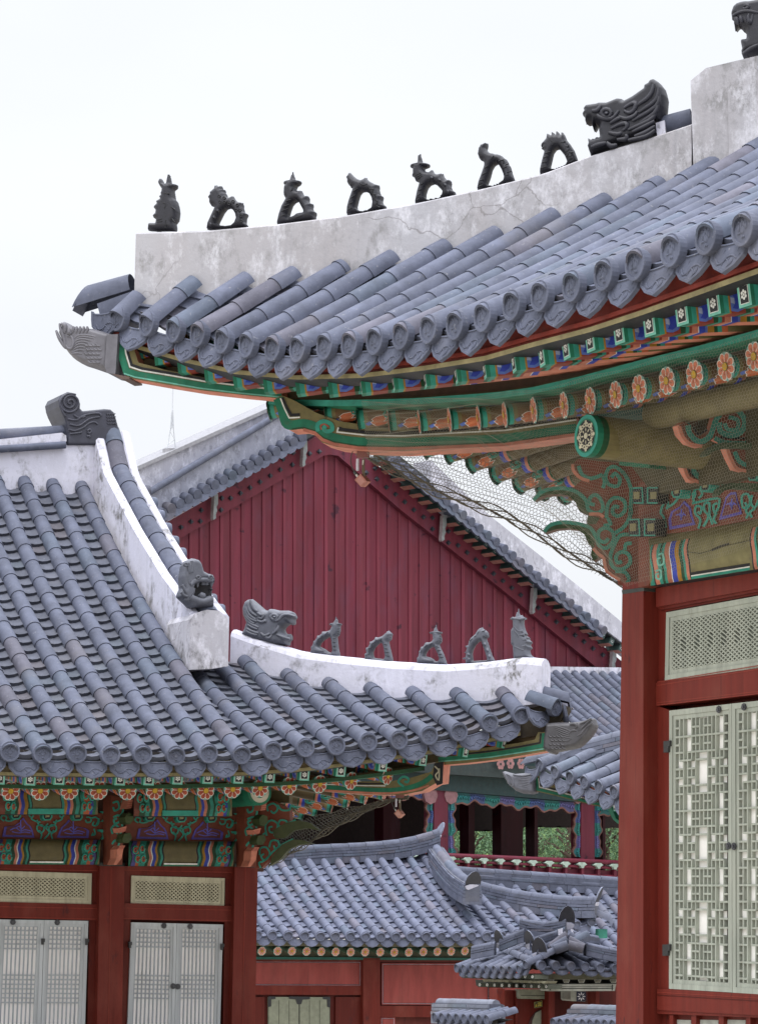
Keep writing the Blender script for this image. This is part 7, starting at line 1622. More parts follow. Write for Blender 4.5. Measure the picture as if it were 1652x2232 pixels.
# corner beams and the fish tile
PLb1 = PLH.shift(0.10)
ub = [(955, 1668), (1010, 1664), (1071, 1657), (1130, 1648), (1192, 1637), (1190, 1596), (1172, 1596), (1165, 1612), (1130, 1619), (1071, 1628), (1010, 1635), (955, 1639)]
bu = beam('corner_beam', PLb1, ub, 0.2, OLIVE, SALM, hall_l)
line(bu, PLb1, [(955, 1655), (1010, 1651), (1071, 1644), (1130, 1635), (1183, 1625), (1185, 1598)], 9, GREEN, 0.004, n=1); line(bu, PLb1, [(955, 1660), (1010, 1656), (1071, 1650), (1192, 1631)], 2.5, LTEAL, 0.006, n=1); line(bu, PLb1, [(955, 1648), (1010, 1644), (1071, 1637), (1130, 1628), (1176, 1619), (1178, 1598)], 3.5, BLK, 0.005, n=1)
lbp = [(700, 1724), (760, 1729), (830, 1732), (880, 1732), (920, 1724), (948, 1708), (962, 1706), (966, 1662), (950, 1660), (940, 1682), (900, 1694), (850, 1703), (780, 1703), (700, 1699)]
bl = beam('corner_beam', PLH.shift(0.13), lbp, 0.26, OLIVE, SALM, hall_l); P_ = PLH.shift(0.13)
line(bl, P_, [(700, 1716), (780, 1721), (850, 1723), (895, 1716), (925, 1704), (942, 1690)], 11, GREEN, 0.004); line(bl, P_, [(700, 1722), (780, 1727), (850, 1729), (900, 1723), (935, 1712)], 4, SALM, 0.006); line(bl, P_, [(700, 1709), (780, 1712), (840, 1713)], 2.2, WHT, 0.006); line(bl, P_, [(700, 1706), (780, 1708), (838, 1708)], 3, BLK, 0.005)
line(bl, P_, [(880, 1714), (868, 1704), (878, 1693), (890, 1697), (888, 1705), (881, 1703)], 5, TEAL, 0.008); pslab(P_, [(946, 1664), (966, 1660), (964, 1708), (952, 1712), (943, 1694)], 0.006, 0.01, BLK, 'beam_end_panel', M_PAINT, bl); line(bl, P_, [(947, 1670), (956, 1680), (949, 1690), (956, 1700), (957, 1675)], 3, (0.4, .38, .28), 0.009)
FCL = (0.058, 0.056, 0.062)
fr = [(c3b([(880,715),(970,740),(1060,770),(1120,800)]), .011), (c3b([(880,735),(960,765),(1050,800),(1110,830)]), .011), (c3b([(900,765),(980,800),(1060,830),(1110,850)]), .011), (c3b([(920,800),(990,835),(1070,860),(1120,865)]), .011), (c3b([(940,830),(1000,870),(1080,885),(1130,880)]), .011), (c3b([(970,870),(1030,905),(1090,910),(1135,895)]), .011), (c3b([(1000,910),(1050,930),(1100,925)]), .011),
      (c3b([(1100,700),(1160,690),(1200,720),(1170,760)]), .018), (c3b([(1200,680),(1230,740),(1220,790)]), .014), (c3b([(1200,860),(1260,830),(1330,740),(1420,680)]), .014), (c3b([(1230,790),(1290,730),(1360,660),(1415,630)]), .014), (c3b([(1240,690),(1320,660),(1400,615)]), .014), (c3b([(1090,860),(1110,800),(1170,780),(1200,800)]), .013)]
fs = [(c3b([(830 + 55 * i + 25 * (j % 2), 850 + 55 * j)])[0] + (4.5,)) for j in range(4) for i in range(4)]
fishhead(PLH.shift(0.02), c3b([(740,668),(900,655),(1050,658),(1180,650),(1300,625),(1400,598),(1415,620),(1425,660),(1440,700),(1420,770),(1350,870),(1240,980),(1180,1020),(1000,1060),(880,1080),(860,1112),(780,1095),(720,1060),(695,1030),(700,920),(725,760)]), 0.15, hall_l, FCL, fr, fs, 0.97, 'dark weathered fish-head tile at the corner', 10, 1.9)
# far-side rafters and soffit of the corner
PFl = Plane(CLN - uL * 1.0, iL)
for i, (px, py) in enumerate([(608, 1781), (634, 1778), (662, 1773), (692, 1766), (724, 1757), (760, 1747), (798, 1737), (838, 1729)]):
    p = PFl.h(px, py); w_ = 0.25 + 0.09 * i; out = lerp(uL, -hL, w_).normalized(); ro = place('rafter', meRafL, fan_frame(p, out, 0.2), hall_l)
    add_lotus(ro)
m = MB(); m.prism([PFl.shift(-.3).h(*p) for p in [(560, 1700), (700, 1700), (860, 1715), (850, 1728), (760, 1742), (660, 1765), (590, 1778)]], V((0, .05, 0)), (0.10, 0.075, 0.032)); m.build('soffit', M_PAINT, hall_l)
m = MB(); m.prism([PLH.shift(-.06).h(*p) for p in [(700, 1640), (955, 1610), (1188, 1565), (1188, 1606), (1070, 1640), (955, 1660), (700, 1705)]], -PLH.n * .1, (0.085, 0.065, 0.03)); m.build('hip_board', M_PAINT, hall_l)
# bays of the front: purlin, boards with violet panels, beams
def mv(pts, dx, dy=0): return [(x + dx, y + dy) for x, y in pts]
def banded(P_, q, bands, off, th, name, par, fade=0.0, bulge=0.06):
    """beam with painted bands along it; q = four pixels (tl, tr, br, bl); bands in units of its length"""
    m = MB()
    def fn(u, v):
        a = (q[0][0] + (q[1][0] - q[0][0]) * u, q[0][1] + (q[1][1] - q[0][1]) * u); b = (q[3][0] + (q[2][0] - q[3][0]) * u, q[3][1] + (q[2][1] - q[3][1]) * u)
        return P_.shift(off).h(a[0] + (b[0] - a[0]) * v, a[1] + (b[1] - a[1]) * v, bulge * (1 - (2 * v - 1) ** 4))
    dk = lambda c: tuple(v * .62 for v in c)
    band_surface(m, fn, [(l_, dk(c_)) for l_, c_ in bands], .008, dk(OLIVE), 12, .2)
    for u0, v0 in ((.06, .35), (.085, .7), (.125, .3), (.14, .72), (.94, .35), (.915, .7), (.875, .3), (.86, .72)):
        for rr_, c_ in ((.030, TEAL), (.016, (0.26, .06, .03))):
            m.tube([fn(min(1, max(0, u0 + rr_ * .8 * math.cos(t))), min(1, max(0, v0 + rr_ * 5.2 * math.sin(t)))) + P_.n * .006 for t in (0.7 * i for i in range(9))], .010, 4, c_)
    for v, c in ((1.0, BLK), (0.0, OLIVE)):
        e_ = [fn(j / 8, v) for j in range(9)]; m.grid([e_, [p - P_.n * th for p in e_]], c, False)
    return m.build(name, M_PAINT, par)
PBB = PLW.shift(0.16); PPU = PLW.shift(0.75)
BEAMB = [(.02, GREEN), (.03, BLK), (.07, (0.09, .08, .25)), (.10, ORNG), (.16, TEAL), (.19, DKG), (.215, SALM), (.225, WHT), (.255, BLUE), (.275, OCHR), (.30, DKG), (.32, TEAL), (.335, BLK), (.645, (0.145, .118, .05)), (.66, BLK), (.68, TEAL), (.70, DKG), (.725, OCHR), (.76, BLUE), (.77, WHT), (.795, SALM), (.83, DKG), (.885, TEAL), (.92, ORNG), (.955, (0.09, .08, .25)), (.97, BLK), (.99, GREEN)]
PURB = [(.06, BRN), (.12, DKG), (.16, TEAL), (.19, DKG), (.215, SALM), (.25, BLUE), (.285, OCHR), (.30, DKG), (.32, TEAL), (.33, BLK), (.62, OLIVE), (.63, BLK), (.655, TEAL), (.685, OCHR), (.715, BLUE), (.745, SALM), (.775, DKG), (.81, TEAL), (.83, DKG), (.86, TEAL), (.92, ORNG), (.95, BLUE), (.98, GREEN)]
pslab(PLW, [(-200, 1690), (575, 1700), (575, 1900), (-200, 1890)], -0.12, .1, (0.075, .03, .018), 'back_board', M_PAINT, hall_l)
for dx, dy in ((0, 0), (-292, -4)):
    B = lambda pts: mv(cB(pts), dx, dy)
    banded(PPU, B([(215, 235), (975, 230), (975, 448), (215, 448)]), PURB, 0, .3, 'purlin', hall_l)
    pslab(PPU, B([(440, 404), (715, 404), (715, 446), (440, 446)]), 0.07, 0.02, TEAL, 'purlin_board', M_PAINT, hall_l)
    bd = pslab(PLW, B([(150, 440), (1090, 440), (1090, 650), (150, 650)]), 0.06, 0.15, BRN, 'bracket_board', M_PAINT, hall_l); Pb = PLW.shift(0.06)
    for o in ([(236,622),(252,545),(330,538),(370,510),(398,472),(430,520),(455,540),(470,570),(484,628)], [(660,628),(690,552),(725,520),(752,488),(775,525),(800,540),(880,556),(908,575),(902,632)]):
        P2_ = B(o); mm = (sum(p[0] for p in P2_) / len(P2_), sum(p[1] for p in P2_) / len(P2_)); po = pslab(Pb, P2_, 0.012, 0.012, PURP, 'violet_panel', M_PAINT, bd)
        pslab(Pb, [(mm[0] + (x - mm[0]) * .84, mm[1] + (y - mm[1]) * .80) for x, y in P2_], 0.016, 0.004, (0.11, 0.03, 0.03), 'panel_field', M_PAINT, po)
        for l in ([(-24, 6), (-12, 1), (-4, 6), (0, 8), (10, 5), (24, 9)], [(-20, 9), (-6, 12), (8, 10), (20, 12)], [(-1, -16), (0, 12)], [(-12, 2), (-4, -3), (0, 4), (8, -3)]): line(po, Pb, [(mm[0] + x, mm[1] + y) for x, y in l], 2.0, (0.10, 0.10, 0.42), 0.020)
    for l in ([(250,500),(225,480),(240,455),(268,470),(262,495),(300,500),(340,480)],[(455,470),(440,450),(460,440),(475,460),(460,480),(490,500),(530,510)],[(700,470),(715,450),(695,440),(680,460),(700,480),(670,500),(630,510)],[(530,640),(540,600),(510,575),(505,540),(540,530),(560,560),(540,590),(520,570)],[(625,640),(615,600),(650,575),(650,540),(615,530),(595,560),(615,590),(635,570)],[(560,640),(600,590),(570,550),(590,520)],[(505,490),(520,530),(580,545),(640,530),(655,490)],[(885,470),(920,475),(920,505),(890,510),(880,490)],[(925,480),(960,470),(985,500),(965,535),(935,530),(945,505)],[(945,560),(955,600),(930,610),(940,590)],[(960,540),(985,480)]): line(bd, Pb, B(l), 3.2, TEAL, 0.018, 'scroll')
    for c in B([(342, 455), (585, 462), (820, 463)]): cup(Pb, c, 11, 9, bd)
    banded(PBB, B([(178, 640), (1000, 645), (985, 838), (172, 835)]), BEAMB, 0, .25, 'lintel_beam', hall_l)
    pslab(PBB, B([(450, 812), (710, 815), (708, 826), (450, 824)]), 0.065, 0.01, WHT, 'beam_line', M_PAINT, hall_l); pslab(PBB, B([(445, 826), (710, 828), (708, 836), (445, 835)]), 0.067, 0.01, GREEN, 'beam_line', M_PAINT, hall_l)
    # stepped salmon bracket in the middle of the bay
    o = pslab(PLW.shift(0.5), B([(660, 280), (710, 280), (700, 340), (645, 375), (640, 420), (620, 450), (575, 450), (600, 370), (640, 350)]), 0, .2, SALM, 'bracket', M_PAINT, hall_l); pslab(PLW.shift(0.45), B([(560, 270), (650, 270), (640, 340), (600, 360), (570, 450), (555, 450), (560, 360)]), 0, .15, (0.06, .09, .05), 'bracket', M_PAINT, hall_l)
    for y in (300, 385): pslab(PLW.shift(0.5), B([(600 + (345 - y) * -.5 + 10, y + 40), (640, y + 30), (640, y + 36), (600, y + 46)]), 0.004, 0.004, (0.30, .05, .04), 'bracket_line', M_PAINT, o)
def cluster(dx, dy=0):
    B = lambda pts: mv(cB(pts), dx, dy); P_ = PLW.shift(0.55)
    o = pslab(P_, B([(1078, 300), (1180, 320), (1175, 560), (1165, 840), (1080, 838), (1075, 560)]), -.2, .25, BRN, 'column_bracket', M_PAINT, hall_l); Po = P_.shift(-.2)
    for l in ([(1090,360),(1130,350),(1140,400),(1105,420),(1095,390)],[(1095,470),(1140,455),(1145,500),(1110,520),(1100,490),(1125,480)],[(1090,600),(1080,560),(1110,530),(1140,560),(1120,600)],[(1085,680),(1110,650),(1140,670),(1120,710),(1090,700)],[(1090,800),(1080,750),(1110,730),(1130,770),(1105,800)],[(1160,340),(1170,420),(1150,470),(1165,530),(1150,600)]): line(o, Po, B(l), 4.2, TEAL, 0.008, 'scroll')
    for q in ([(1215,335),(1248,332),(1236,400),(1196,405)], [(1140,555),(1200,540),(1190,580),(1150,590)], [(1150,690),(1188,690),(1172,720),(1160,790),(1120,840),(1098,838),(1120,790),(1125,720)]): 
        s_ = pslab(P_, B(q), 0.05, .2, SALM, 'salmon_step', M_PAINT, o); mm = B(q); 
        for f_ in (.3, .55, .8): pslab(P_, [lerp(V(mm[0]), V(mm[-1]), f_)[:2], lerp(V(mm[1]), V(mm[2]), f_)[:2], lerp(V(mm[1]), V(mm[2]), f_ + .07)[:2], lerp(V(mm[0]), V(mm[-1]), f_ + .07)[:2]], 0.054, 0.004, (0.30, .06, .05), 'step_line', M_PAINT, s_)
    for q in ([(1185,470),(1215,435),(1250,450),(1255,490),(1225,525),(1195,515)], [(1165,640),(1180,600),(1225,590),(1240,630),(1215,670),(1170,665)]): pslab(P_, B(q), 0.08, .2, (0.035, 0.05, 0.015), 'bracket_knob', M_PAINT, o)
    for q in ([(1000,425),(1085,425),(1085,440),(1060,445),(1055,480),(1085,488),(1085,505),(1000,505),(1030,480),(1028,445)], [(980,565),(1085,568),(1085,585),(1050,585),(1045,625),(1080,632),(1080,645),(1000,642),(1018,620),(1018,590),(985,580)]): pslab(PLW, B(q), 0.12, .05, TEAL, 'bracket_arm', M_PAINT, o)
cluster(0); cluster(-292, -4); cluster(-584, -8)
# carved wings at the corner
PLg = Plane(CLN + hL * 3.67, hL).shift(0.15)
w0 = pslab(PLg, cB([(1150,330),(1300,330),(1420,395),(1425,470),(1340,560),(1310,640),(1340,700),(1265,790),(1205,850),(1150,850)]), 0, .1, BRN, 'corner_bracket', M_PAINT, hall_l)
for q in ([(1290,560),(1390,500),(1490,480),(1580,500),(1655,560),(1560,540),(1450,560),(1380,620),(1310,620)], [(1280,770),(1360,670),(1450,628),(1530,635),(1600,660),(1500,668),(1420,700),(1350,780),(1270,830)]): pslab(PLg, cB(q), 0.02, .08, (0.045, 0.055, 0.02), 'carved_wing', M_PAINT, w0)
for l in ([(1245,600),(1235,520),(1280,480),(1330,510),(1310,570),(1270,570),(1265,535),(1290,530)],[(1340,560),(1390,540),(1400,490),(1350,480),(1335,520),(1365,530)],[(1255,410),(1250,370),(1300,350),(1330,390),(1300,425),(1275,405)],[(1330,360),(1360,400),(1420,400),(1430,360)],[(1190,750),(1195,700),(1240,690),(1270,740),(1230,790),(1200,760),(1225,740)],[(1265,690),(1280,640),(1330,640),(1340,680),(1310,700),(1300,675)],[(1200,850),(1185,810),(1230,790),(1330,690),(1450,625)],[(1300,600),(1380,520),(1470,478)],[(1230,640),(1210,600),(1240,575)]): line(w0, PLg, cB(l), 4.0, TEAL, 0.012, 'scroll')
pslab(PLg, cB([(1100,250),(1420,250),(1420,345),(1200,345),(1120,300)]), -.15, .1, (0.10, .08, .035), 'purlin_board', M_PAINT, hall_l)
m = MB(); c_ = PLW.shift(.9).h(*cB([(1190, 265)])[0]); m.tube([c_, c_ - nL * .1, c_ - nL * 2], .14, 20, GREEN); disc_ring(m, c_, Z.cross(nL).normalized(), Z, .11, .06, (0.45, .42, .33), nL, .004); disc_ring(m, c_, Z.cross(nL).normalized(), Z, .05, 0, (0.03, .03, .03), nL, .004); m.build('purlin', M_PAINT, hall_l, 'purlin end with a round medallion')
M_CREAM = m_wood('cream_lattice', (0.40, 0.375, 0.27), (16, 16, 1.2), (0.16, 0.12, 0.07), (0.46, 0.43, 0.34), False, 0.75)
# red timber frame
def fl_(pts, off, th, g=1.0, name='frame', mt=M_RED): return pslab(PLWr, pts, off, th, (g, g, g), name, mt, hall_l)
for q in ([(622, 78), (776, 82), (754, 1400), (600, 1400)], [(1460, 84), (1601, 90), (1580, 1400), (1434, 1400)], [(-220, 72), (-70, 76), (-90, 1400), (-240, 1400)]):
    co = fl_(cA(q), 0.10, 0.3, .80, 'column'); line(co, PLWr, [cA([(lerp(V(q[0]), V(q[1]), .46)[0], 95)])[0], cA([(lerp(V(q[3]), V(q[2]), .46)[0], 1400)])[0]], 1.6, (1.25, 1.4, 1.4), 0.104, 'edge_highlight', 1, M_RED)  # paler stripe paints in the highlight along the column edge
    pslab(PLWr, cA([(q[0][0] - 2, q[0][1] - 10), (q[1][0] + 2, q[1][1] - 10), (q[1][0] + 2, q[1][1] + 10), (q[0][0] - 2, q[0][1] + 10)]), 0.106, 0.3, (0.025, .028, .025), 'column_strap', M_CLAY, co)
for x0, x1, s_ in ((-80, 622, 10), (770, 1462, 20)):
    fl_(cA([(x0, 60 + s_ * .6), (x1, 72 + s_), (x1, 112 + s_), (x0, 95 + s_)]), 0.03, .2, .85, 'beam'); fl_(cA([(x0, 95 + s_), (x1, 112 + s_), (x1, 150 + s_), (x0, 130 + s_)]), 0.0, .2, .75)
    fl_(cA([(x0, 300 + s_), (x1, 318 + s_), (x1, 418 + s_), (x0, 400 + s_)]), 0.03, .2, .85, 'beam')
    for y in (95, 330, 395): line(hall_l, PLWr, cA([(x0, y + s_), (x1, y + 14 + s_)]), 1.4, (1.5, 1.7, 1.7), 0.034, 'moulding', 1, M_RED)
    for xa, xb in ((x0, x0 + 48), (x1 - 60, x1 + 5)): fl_(cA([(xa, 90), (xb, 90), (xb - 22, 1400), (xa - 22, 1400)]), -0.005, .2, .72, 'jamb')
m = MB(); m.prism([PLWr.h(*p) for p in cA([(-500, 60), (1560, 100), (1540, 1500), (-520, 1500)])], -PLWr.n * 3, (.5, .5, .5)); wl_ = m.build('wall', M_RED, hall_l)
for v_ in wl_.data.vertices: v_.co += iL * 0.12
for o, i_ in (([(-40, 118), (572, 136), (568, 327), (-48, 312)], [(-20, 153), (531, 171), (530, 285), (-24, 270)]), ([(818, 149), (1397, 165), (1393, 349), (814, 332)], [(848, 183), (1366, 200), (1362, 311), (846, 296)])):
    Qo, Qi = Quad(PLWr, cA(o)), Quad(PLWr, cA(i_)); tr = door_frame(Qo, Qi, 0.015, .05, hall_l, 'transom', M_CREAM); paper(Qi, -.03, tr, (0.30, 0.26, 0.19)); m = MB(); NX, NY = 21, 5
    for i in range(-NY, NX + 1):
        for sg in (1, -1):
            a = (i / NX, 0.0) if sg > 0 else ((i + NY) / NX, 0.0); b = ((i + NY) / NX, 1.0) if sg > 0 else (i / NX, 1.0)
            ts = [0.0, 1.0]
            for (u0, u1) in ((a[0], b[0]),):
                for lim in (0.0, 1.0):
                    if (u0 - lim) * (u1 - lim) < 0: ts.append((lim - u0) / (u1 - u0))
            ts.sort()
            for t0, t1 in zip(ts, ts[1:]):
                um = a[0] + (b[0] - a[0]) * (t0 + t1) / 2
                if 0 <= um <= 1 and t1 - t0 > .01: Qi.bar(m, a[0] + (b[0] - a[0]) * t0, t0, a[0] + (b[0] - a[0]) * t1, t1, 0.012, 0.004 if sg > 0 else 0.002, .03)
    m.build('lattice', M_CREAM, tr)
M_LATB = m_wood('blue_grey_lattice', (0.40, 0.42, 0.43), (16, 16, 1.2), (0.2, 0.2, 0.17), (0.46, 0.475, 0.48), False, 0.75)
def sleaf(o, i_, blocks, ncol):
    Qo, Qi = Quad(PLWr, cA(o)), Quad(PLWr, cA(i_)); d = door_frame(Qo, Qi, 0.02, .05, hall_l, 'door', M_LATB); paper(Qi, -.012, d, (0.88, 0.85, 0.83)); m = MB()
    for k in range(ncol + 1): Qi.bar(m, k / ncol, 0, k / ncol, 1, 0.0125, 0.006, .016, (.72, .74, .77))
    y0, y1 = i_[0][1], i_[3][1]
    for ys in blocks:
        for y in ys: v = (y - y0) / (y1 - y0); Qi.bar(m, 0, v, 1, v, 0.0125, 0.008, .018, (.78, .80, .82))
    m.build('lattice', M_LATB, d); return d
BK1 = [[462, 489, 517, 545, 573, 602], [766, 794, 823, 851, 880, 908, 937], [1240, 1270, 1300]]; BK2 = [[478, 505, 533, 561, 589], [768, 796, 824, 852, 880, 908], [1240, 1270, 1300]]
sleaf([(-10, 421), (276, 425), (243, 1500), (-48, 1500)], [(30, 460), (238, 463), (195, 1440), (-14, 1440)], BK1, 8)
d1 = sleaf([(279, 425), (551, 430), (517, 1500), (246, 1500)], [(308, 463), (511, 467), (475, 1440), (270, 1440)], BK1, 8)
d2 = sleaf([(818, 439), (1099, 446), (1077, 1500), (777, 1500)], [(848, 477), (1063, 484), (1040, 1440), (808, 1440)], BK2, 9)
d3 = sleaf([(1101, 446), (1386, 453), (1356, 1500), (1079, 1500)], [(1131, 484), (1344, 489), (1326, 1440), (1106, 1440)], BK2, 9)
for c, d in (((82, 438), d1), ((357, 440), d1), ((1018, 460), d2), ((1181, 465), d3), ((1075, 835), d2), ((1104, 838), d3)): rosette(PLWr.shift(.022), cA([c])[0], 0.034, d)
for x, y, d in ((272, 558, d1), (545, 560, d1), (812, 578, d2), (1384, 590, d3)): pslab(PLWr, cA([(x - 10, y - 18), (x + 10, y - 18), (x + 10, y + 2), (x + 4, y + 4), (x + 4, y + 20), (x - 8, y + 20)]), 0.05, .04, (0.03, .03, .03), 'hinge', M_CLAY, d)
m = MB(); m.box(V((PLW.P.x, PLW.P.y, (GZ - 1.0) / 2 - .4)) - uL * 5 - nL * 3, uL * 8, nL * 4.2, Z * ((-1.0 - GZ) / 2 - .2), (0.36, .34, .31)); m.build('stone_terrace', M_STONE, hall_l)

# ================================================================== eaves of the corner hall
kb = c4([(846, 1272), (858, 1392), (1000, 1424), (1240, 1486), (1500, 1540), (1500, 1490), (1240, 1420), (1000, 1350), (900, 1276)]); PKb = PKh.shift(0.1)
bk = beam('corner_beam', PKb, kb, .2, OLIVE, SALM, hallk); line(bk, PKb, c4([(856, 1280), (866, 1375), (1000, 1406), (1240, 1468), (1500, 1525)]), 6, GREEN, .004, n=1); line(bk, PKb, c4([(872, 1290), (880, 1358), (1000, 1388), (1240, 1448)]), 2, WHT, .006, n=1); line(bk, PKb, c4([(878, 1290), (888, 1345), (1000, 1376), (1240, 1436)]), 3, BLK, .005, n=1)
for px, py in c4([(945, 1325), (1040, 1370), (1145, 1410), (1250, 1445), (1360, 1480), (1460, 1510)]):
    place('flying_rafter', meFlyL, fan_frame(PKe.shift(-.25).h(px, py), (nR - hR * .5).normalized(), .16), hallk)
pslab(PKe.shift(-.5), c4([(1200, 1450), (1560, 1520), (1560, 1640), (1440, 1600), (1400, 1500)]), 0, .3, DKG, 'bracket', M_PAINT, hallk); pslab(PKe.shift(-.4), c4([(1395, 1500), (1430, 1490), (1470, 1600), (1520, 1640), (1520, 1670), (1450, 1610)]), 0, .2, GREEN, 'bracket', M_PAINT, hallk)
FK = (0.088, 0.09, 0.108)
fr = [(c4([(830, 1300 + 14 * i), (780, 1292 + 13 * i), (730, 1300 + 10 * i)]), .010) for i in range(6)] + [(c4([(612, 1245), (650, 1300), (670, 1350)]), .014), (c4([(640, 1260), (680, 1285), (700, 1340), (680, 1360)]), .014), (c4([(690, 1265), (760, 1275), (830, 1265)]), .014)]
fishhead(PKh.shift(0.05), c4([(608, 1232), (640, 1242), (690, 1256), (760, 1250), (830, 1248), (862, 1275), (866, 1408), (835, 1416), (760, 1410), (700, 1388), (640, 1335), (615, 1290), (600, 1255)]), 0.15, hallk, FK, fr, [], .97, 'pale grey fish-head tile at the corner', 9, 1.9)
m = MB(); a0 = PKe.a(rowsK[2].E); m.box(PKe.p(a0 + 4.5, (GZ + rowsK[3].E.z - 1.0) / 2, -3.6), uR * 3.2, nR * 1.2, Z * ((rowsK[3].E.z - 1.0 - GZ) / 2), (.7, .7, .7)); m.build('wall', M_RED, hallk)
# ================================================================== wire nets hung under the eaves
def hexnet(name, top, bot, cell, r, label, col, sag=0.0, sagdir=V((0, 0, -1)), rope=None):
    """top, bot: matching lists of 3D points; wire hexagons on the ruled surface between them"""
    def at(L, u):
        x = u * (len(L) - 1); i = min(int(x), len(L) - 2); return lerp(L[i], L[i + 1], x - i)
    W_ = sum((a - b).length for a, b in zip(top, top[1:])) * .5 + sum((a - b).length for a, b in zip(bot, bot[1:])) * .5
    H_ = max((a - b).length for a, b in zip(top, bot))
    def P_(u, v):
        p = lerp(at(top, u), at(bot, u), v)
        return p + sagdir * (sag * math.sin(math.pi * v) * math.sin(math.pi * min(1, max(0, u)))) + V((rn(u, v, 1), rn(u, v, 2), rn(u, v, 3))) * .012
    def rn(u, v, k): return math.sin(u * 31 + k * 2 + 3 * math.sin(v * 17 + k)) * math.cos(v * 23 + k * 5)
    a = cell / math.sqrt(3); m = MB(); nr = int(H_ / (1.5 * a)) + 1; nc = int(W_ / cell) + 1; E_ = []
    for j in range(nr):
        for i in range(nc):
            cx, cy = (i + .5 * (j % 2)) * cell, j * 1.5 * a
            q = [(cx + a * math.sin(k * math.pi / 3), cy + a * math.cos(k * math.pi / 3)) for k in range(6)]
            for k in (0, 1, 2): E_.append((q[k], q[k + 1]))
    for e0, e1 in E_:
        u0, v0, u1, v1 = e0[0] / W_, e0[1] / H_, e1[0] / W_, e1[1] / H_
        if not (0 <= u0 <= 1 and 0 <= u1 <= 1 and 0 <= v0 <= 1 and 0 <= v1 <= 1): continue
        A, B = P_(u0, v0), P_(u1, v1); t = B - A
        if t.length < 1e-5: continue
        t.normalize(); x = t.cross(V((.3, .8, .5))).normalized(); y = t.cross(x); i0 = len(m.v)
        for p in (A, B):
            for k in range(3): m.v.append(tuple(p + (x * math.cos(2.094 * k) + y * math.sin(2.094 * k)) * r))
        for k in range(3): m.f.append((i0 + k, i0 + (k + 1) % 3, i0 + 3 + (k + 1) % 3, i0 + 3 + k)); m.c.append(col); m.s.append(False)
    c0 = at(bot, .5); th_ = thing(name, c0, label, 'net', 'wire nets hung under the eaves')
    m.build('mesh', M_NET, th_)
    if rope:
        g = MB()
        for q in range(rope):
            pts = [at(bot, u / 40) + V((0, 0, .02 * q + .02 * math.sin(u * .9 + q * 2))) for u in range(41)]; g.tube(pts, 0.0055, 5, (0.10, 0.085, 0.06))
        g.build('edge_wire', M_NET, th_)
    return th_
tp = [onR(x, y, 0.80)[0] for x, y in [(790, 874), (900, 872), (1040, 862), (1160, 848), (1280, 820), (1400, 788), (1530, 756), (1680, 716)]]
bt = [PH.shift(.3).h(*p) for p in [(800, 995), (900, 992), (1040, 985)]] + [PWc.shift(.45).h(*p) for p in [(1300, 1215), (1362, 1282), (1450, 1250), (1560, 1215), (1690, 1170)]]
hexnet('bird_net', tp, bt, 0.031, 0.0009, 'fine wire net hung over the painted brackets and flower rafters of the right hall', (0.22, 0.20, 0.15))
Pn = PH.shift(-0.35)
tp = [Pn.h(*p) for p in [(775, 986), (850, 984), (930, 978), (1010, 990), (1090, 1015), (1170, 1040), (1240, 1060), (1300, 1130), (1340, 1210), (1364, 1272)]]
bt = [Pn.h(*p) for p in [(778, 992), (845, 1024), (900, 1055), (960, 1084), (1030, 1108), (1100, 1135), (1160, 1168), (1230, 1215), (1290, 1245), (1364, 1281)]]
hexnet('bird_net', tp, bt, 0.031, 0.0022, 'sagging wire net with a ragged dark edge, strung across the sky from the corner beam', (0.10, 0.09, 0.075), 0.03, rope=5)
Pn = PLg.shift(-.1)
tp = [Pn.h(*p) for p in cC([(975, 470), (1030, 400), (1100, 370), (1200, 340), (1300, 320), (1400, 300), (1490, 285)])]
bt = [Pn.h(*p) for p in cC([(980, 545), (1040, 510), (1120, 465), (1210, 410), (1300, 360), (1400, 312), (1492, 288)])]
hexnet('bird_net', tp, bt, 0.034, 0.0048, 'dark wire net stretched under the corner of the left hall above the low roof', (0.075, 0.068, 0.05), 0.0, rope=3)
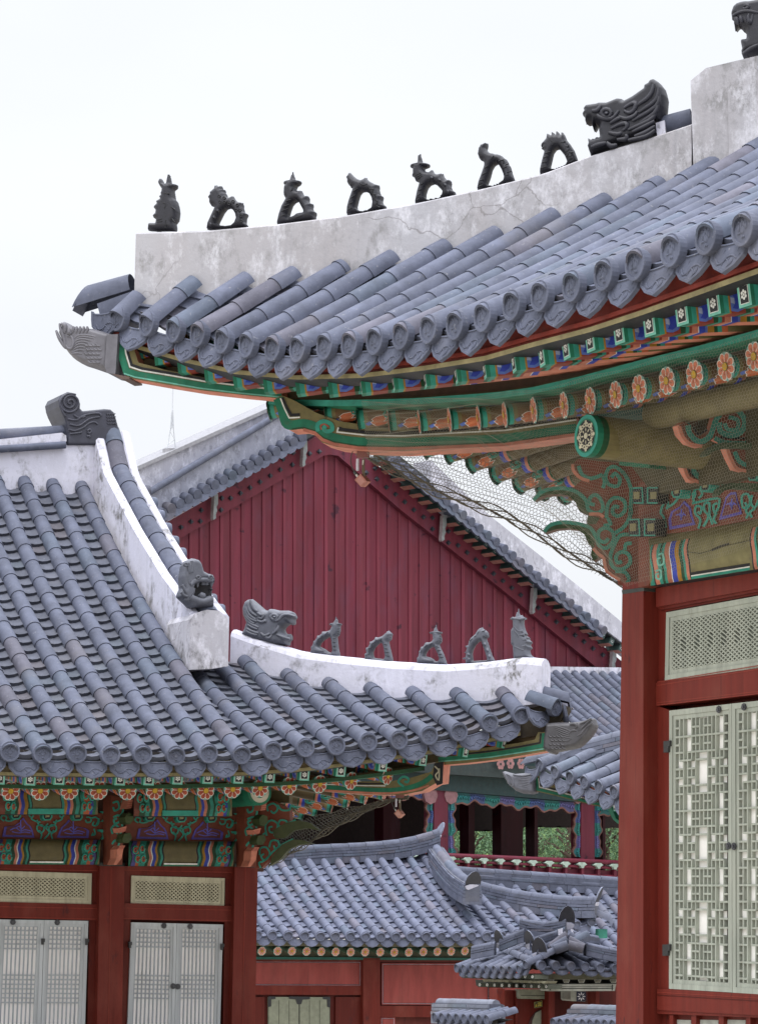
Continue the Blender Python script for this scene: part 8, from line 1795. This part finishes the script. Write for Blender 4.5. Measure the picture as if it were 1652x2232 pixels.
# ------------------------------------------------------------------ floodlights
def floodlight(P_, cx, cy, s, label, col, flip=1):
    c = P_.h(cx, cy); k = (P_.h(cx + 1, cy) - c).length * s; X = P_.d if P_.d.x > 0 else -P_.d; n = P_.n
    t_ = thing('floodlight', c, label, 'floodlight', 'floodlights hung under the corner eaves'); G = lambda x, y, o=0: c + X * (x * k * flip) - Z * (y * k) + n * (o * k)
    m = MB(); q = [(-.05, -.78), (.72, .12), (.02, .75), (-.75, -.08)]; F = [G(*p, .35) for p in q]; B = [G(p[0] + .32, p[1] - .05, -.45) for p in q]
    m.poly(F, col)
    for i in range(4): m.poly([F[i], B[i], B[(i + 1) % 4], F[(i + 1) % 4]], tuple(v * (.9 if i in (1, 2) else .6) for v in col))
    m.poly(list(reversed(B)), col); bo = m.build('housing', M_PAINT, t_)
    m = MB(); m.prism([G(x * .72, y * .72 + .05, .36) for x, y in q], n * .02 * k, (col[0] * 1.15, col[1] * 1.35, col[2] * 1.5)); m.build('lens', M_PAINT, bo)
    m = MB(); m.tube([G(-.62, -.75, .1), G(-.42, -.45, .1)], .13 * k, 8, (0.55, .52, .48)); m.tube([G(-.85, -1.1, .1), G(-.62, -.75, .1)], .19 * k, 8, (0.05, .05, .05)); m.build('cable_gland', M_CLAY, t_)
    m = MB(); m.tube([G(*p) for p in smooth_poly([(-.85, -1.1), (-1.15, -1.6), (-1.35, -2.3), (-1.3, -3.0), (-1.1, -3.5)], 3)], .06 * k, 6, (0.05, .045, .04)); m.build('cable', M_CLAY, t_)
    m = MB(); m.prism([G(.02, -2.6), G(.3, -2.6), G(.34, -1.2), G(.42, -.4), (G(.12, -.4)), G(.02, -1.2)], n * -.2 * k, (0.10, .07, .035)); m.prism([G(.1, -2.45, .06), G(.24, -2.45, .06), G(.18, -1.85, .06), G(.06, -1.9, .06)], n * -.05 * k, (0.5, .48, .42)); m.build('bracket', M_CLAY, t_)
    m = MB(); m.tube([G(-.5, -2.6), G(-.52, -2.0), G(-.5, -1.2)], .17 * k, 8, (0.5, .48, .53)); m.build('conduit', M_CLAY, t_)
    m = MB(); m.prism([G(-.62, -3.7), G(.78, -3.7), G(.78, -2.75), G(-.62, -2.75)], n * -.5 * k, (0.16, .065, .055)); m.build('mount_plate', M_PAINT, t_); return t_
floodlight(PH.shift(0.05), 788, 1048, 18, 'small salmon floodlight hanging before the red gable, under the right hall corner', (0.42, 0.17, 0.13))
floodlight(PLH.shift(0.1), 869, 1774, 12, 'small salmon floodlight hanging before the dark pavilion, under the left hall corner', (0.42, 0.19, 0.14), 1)
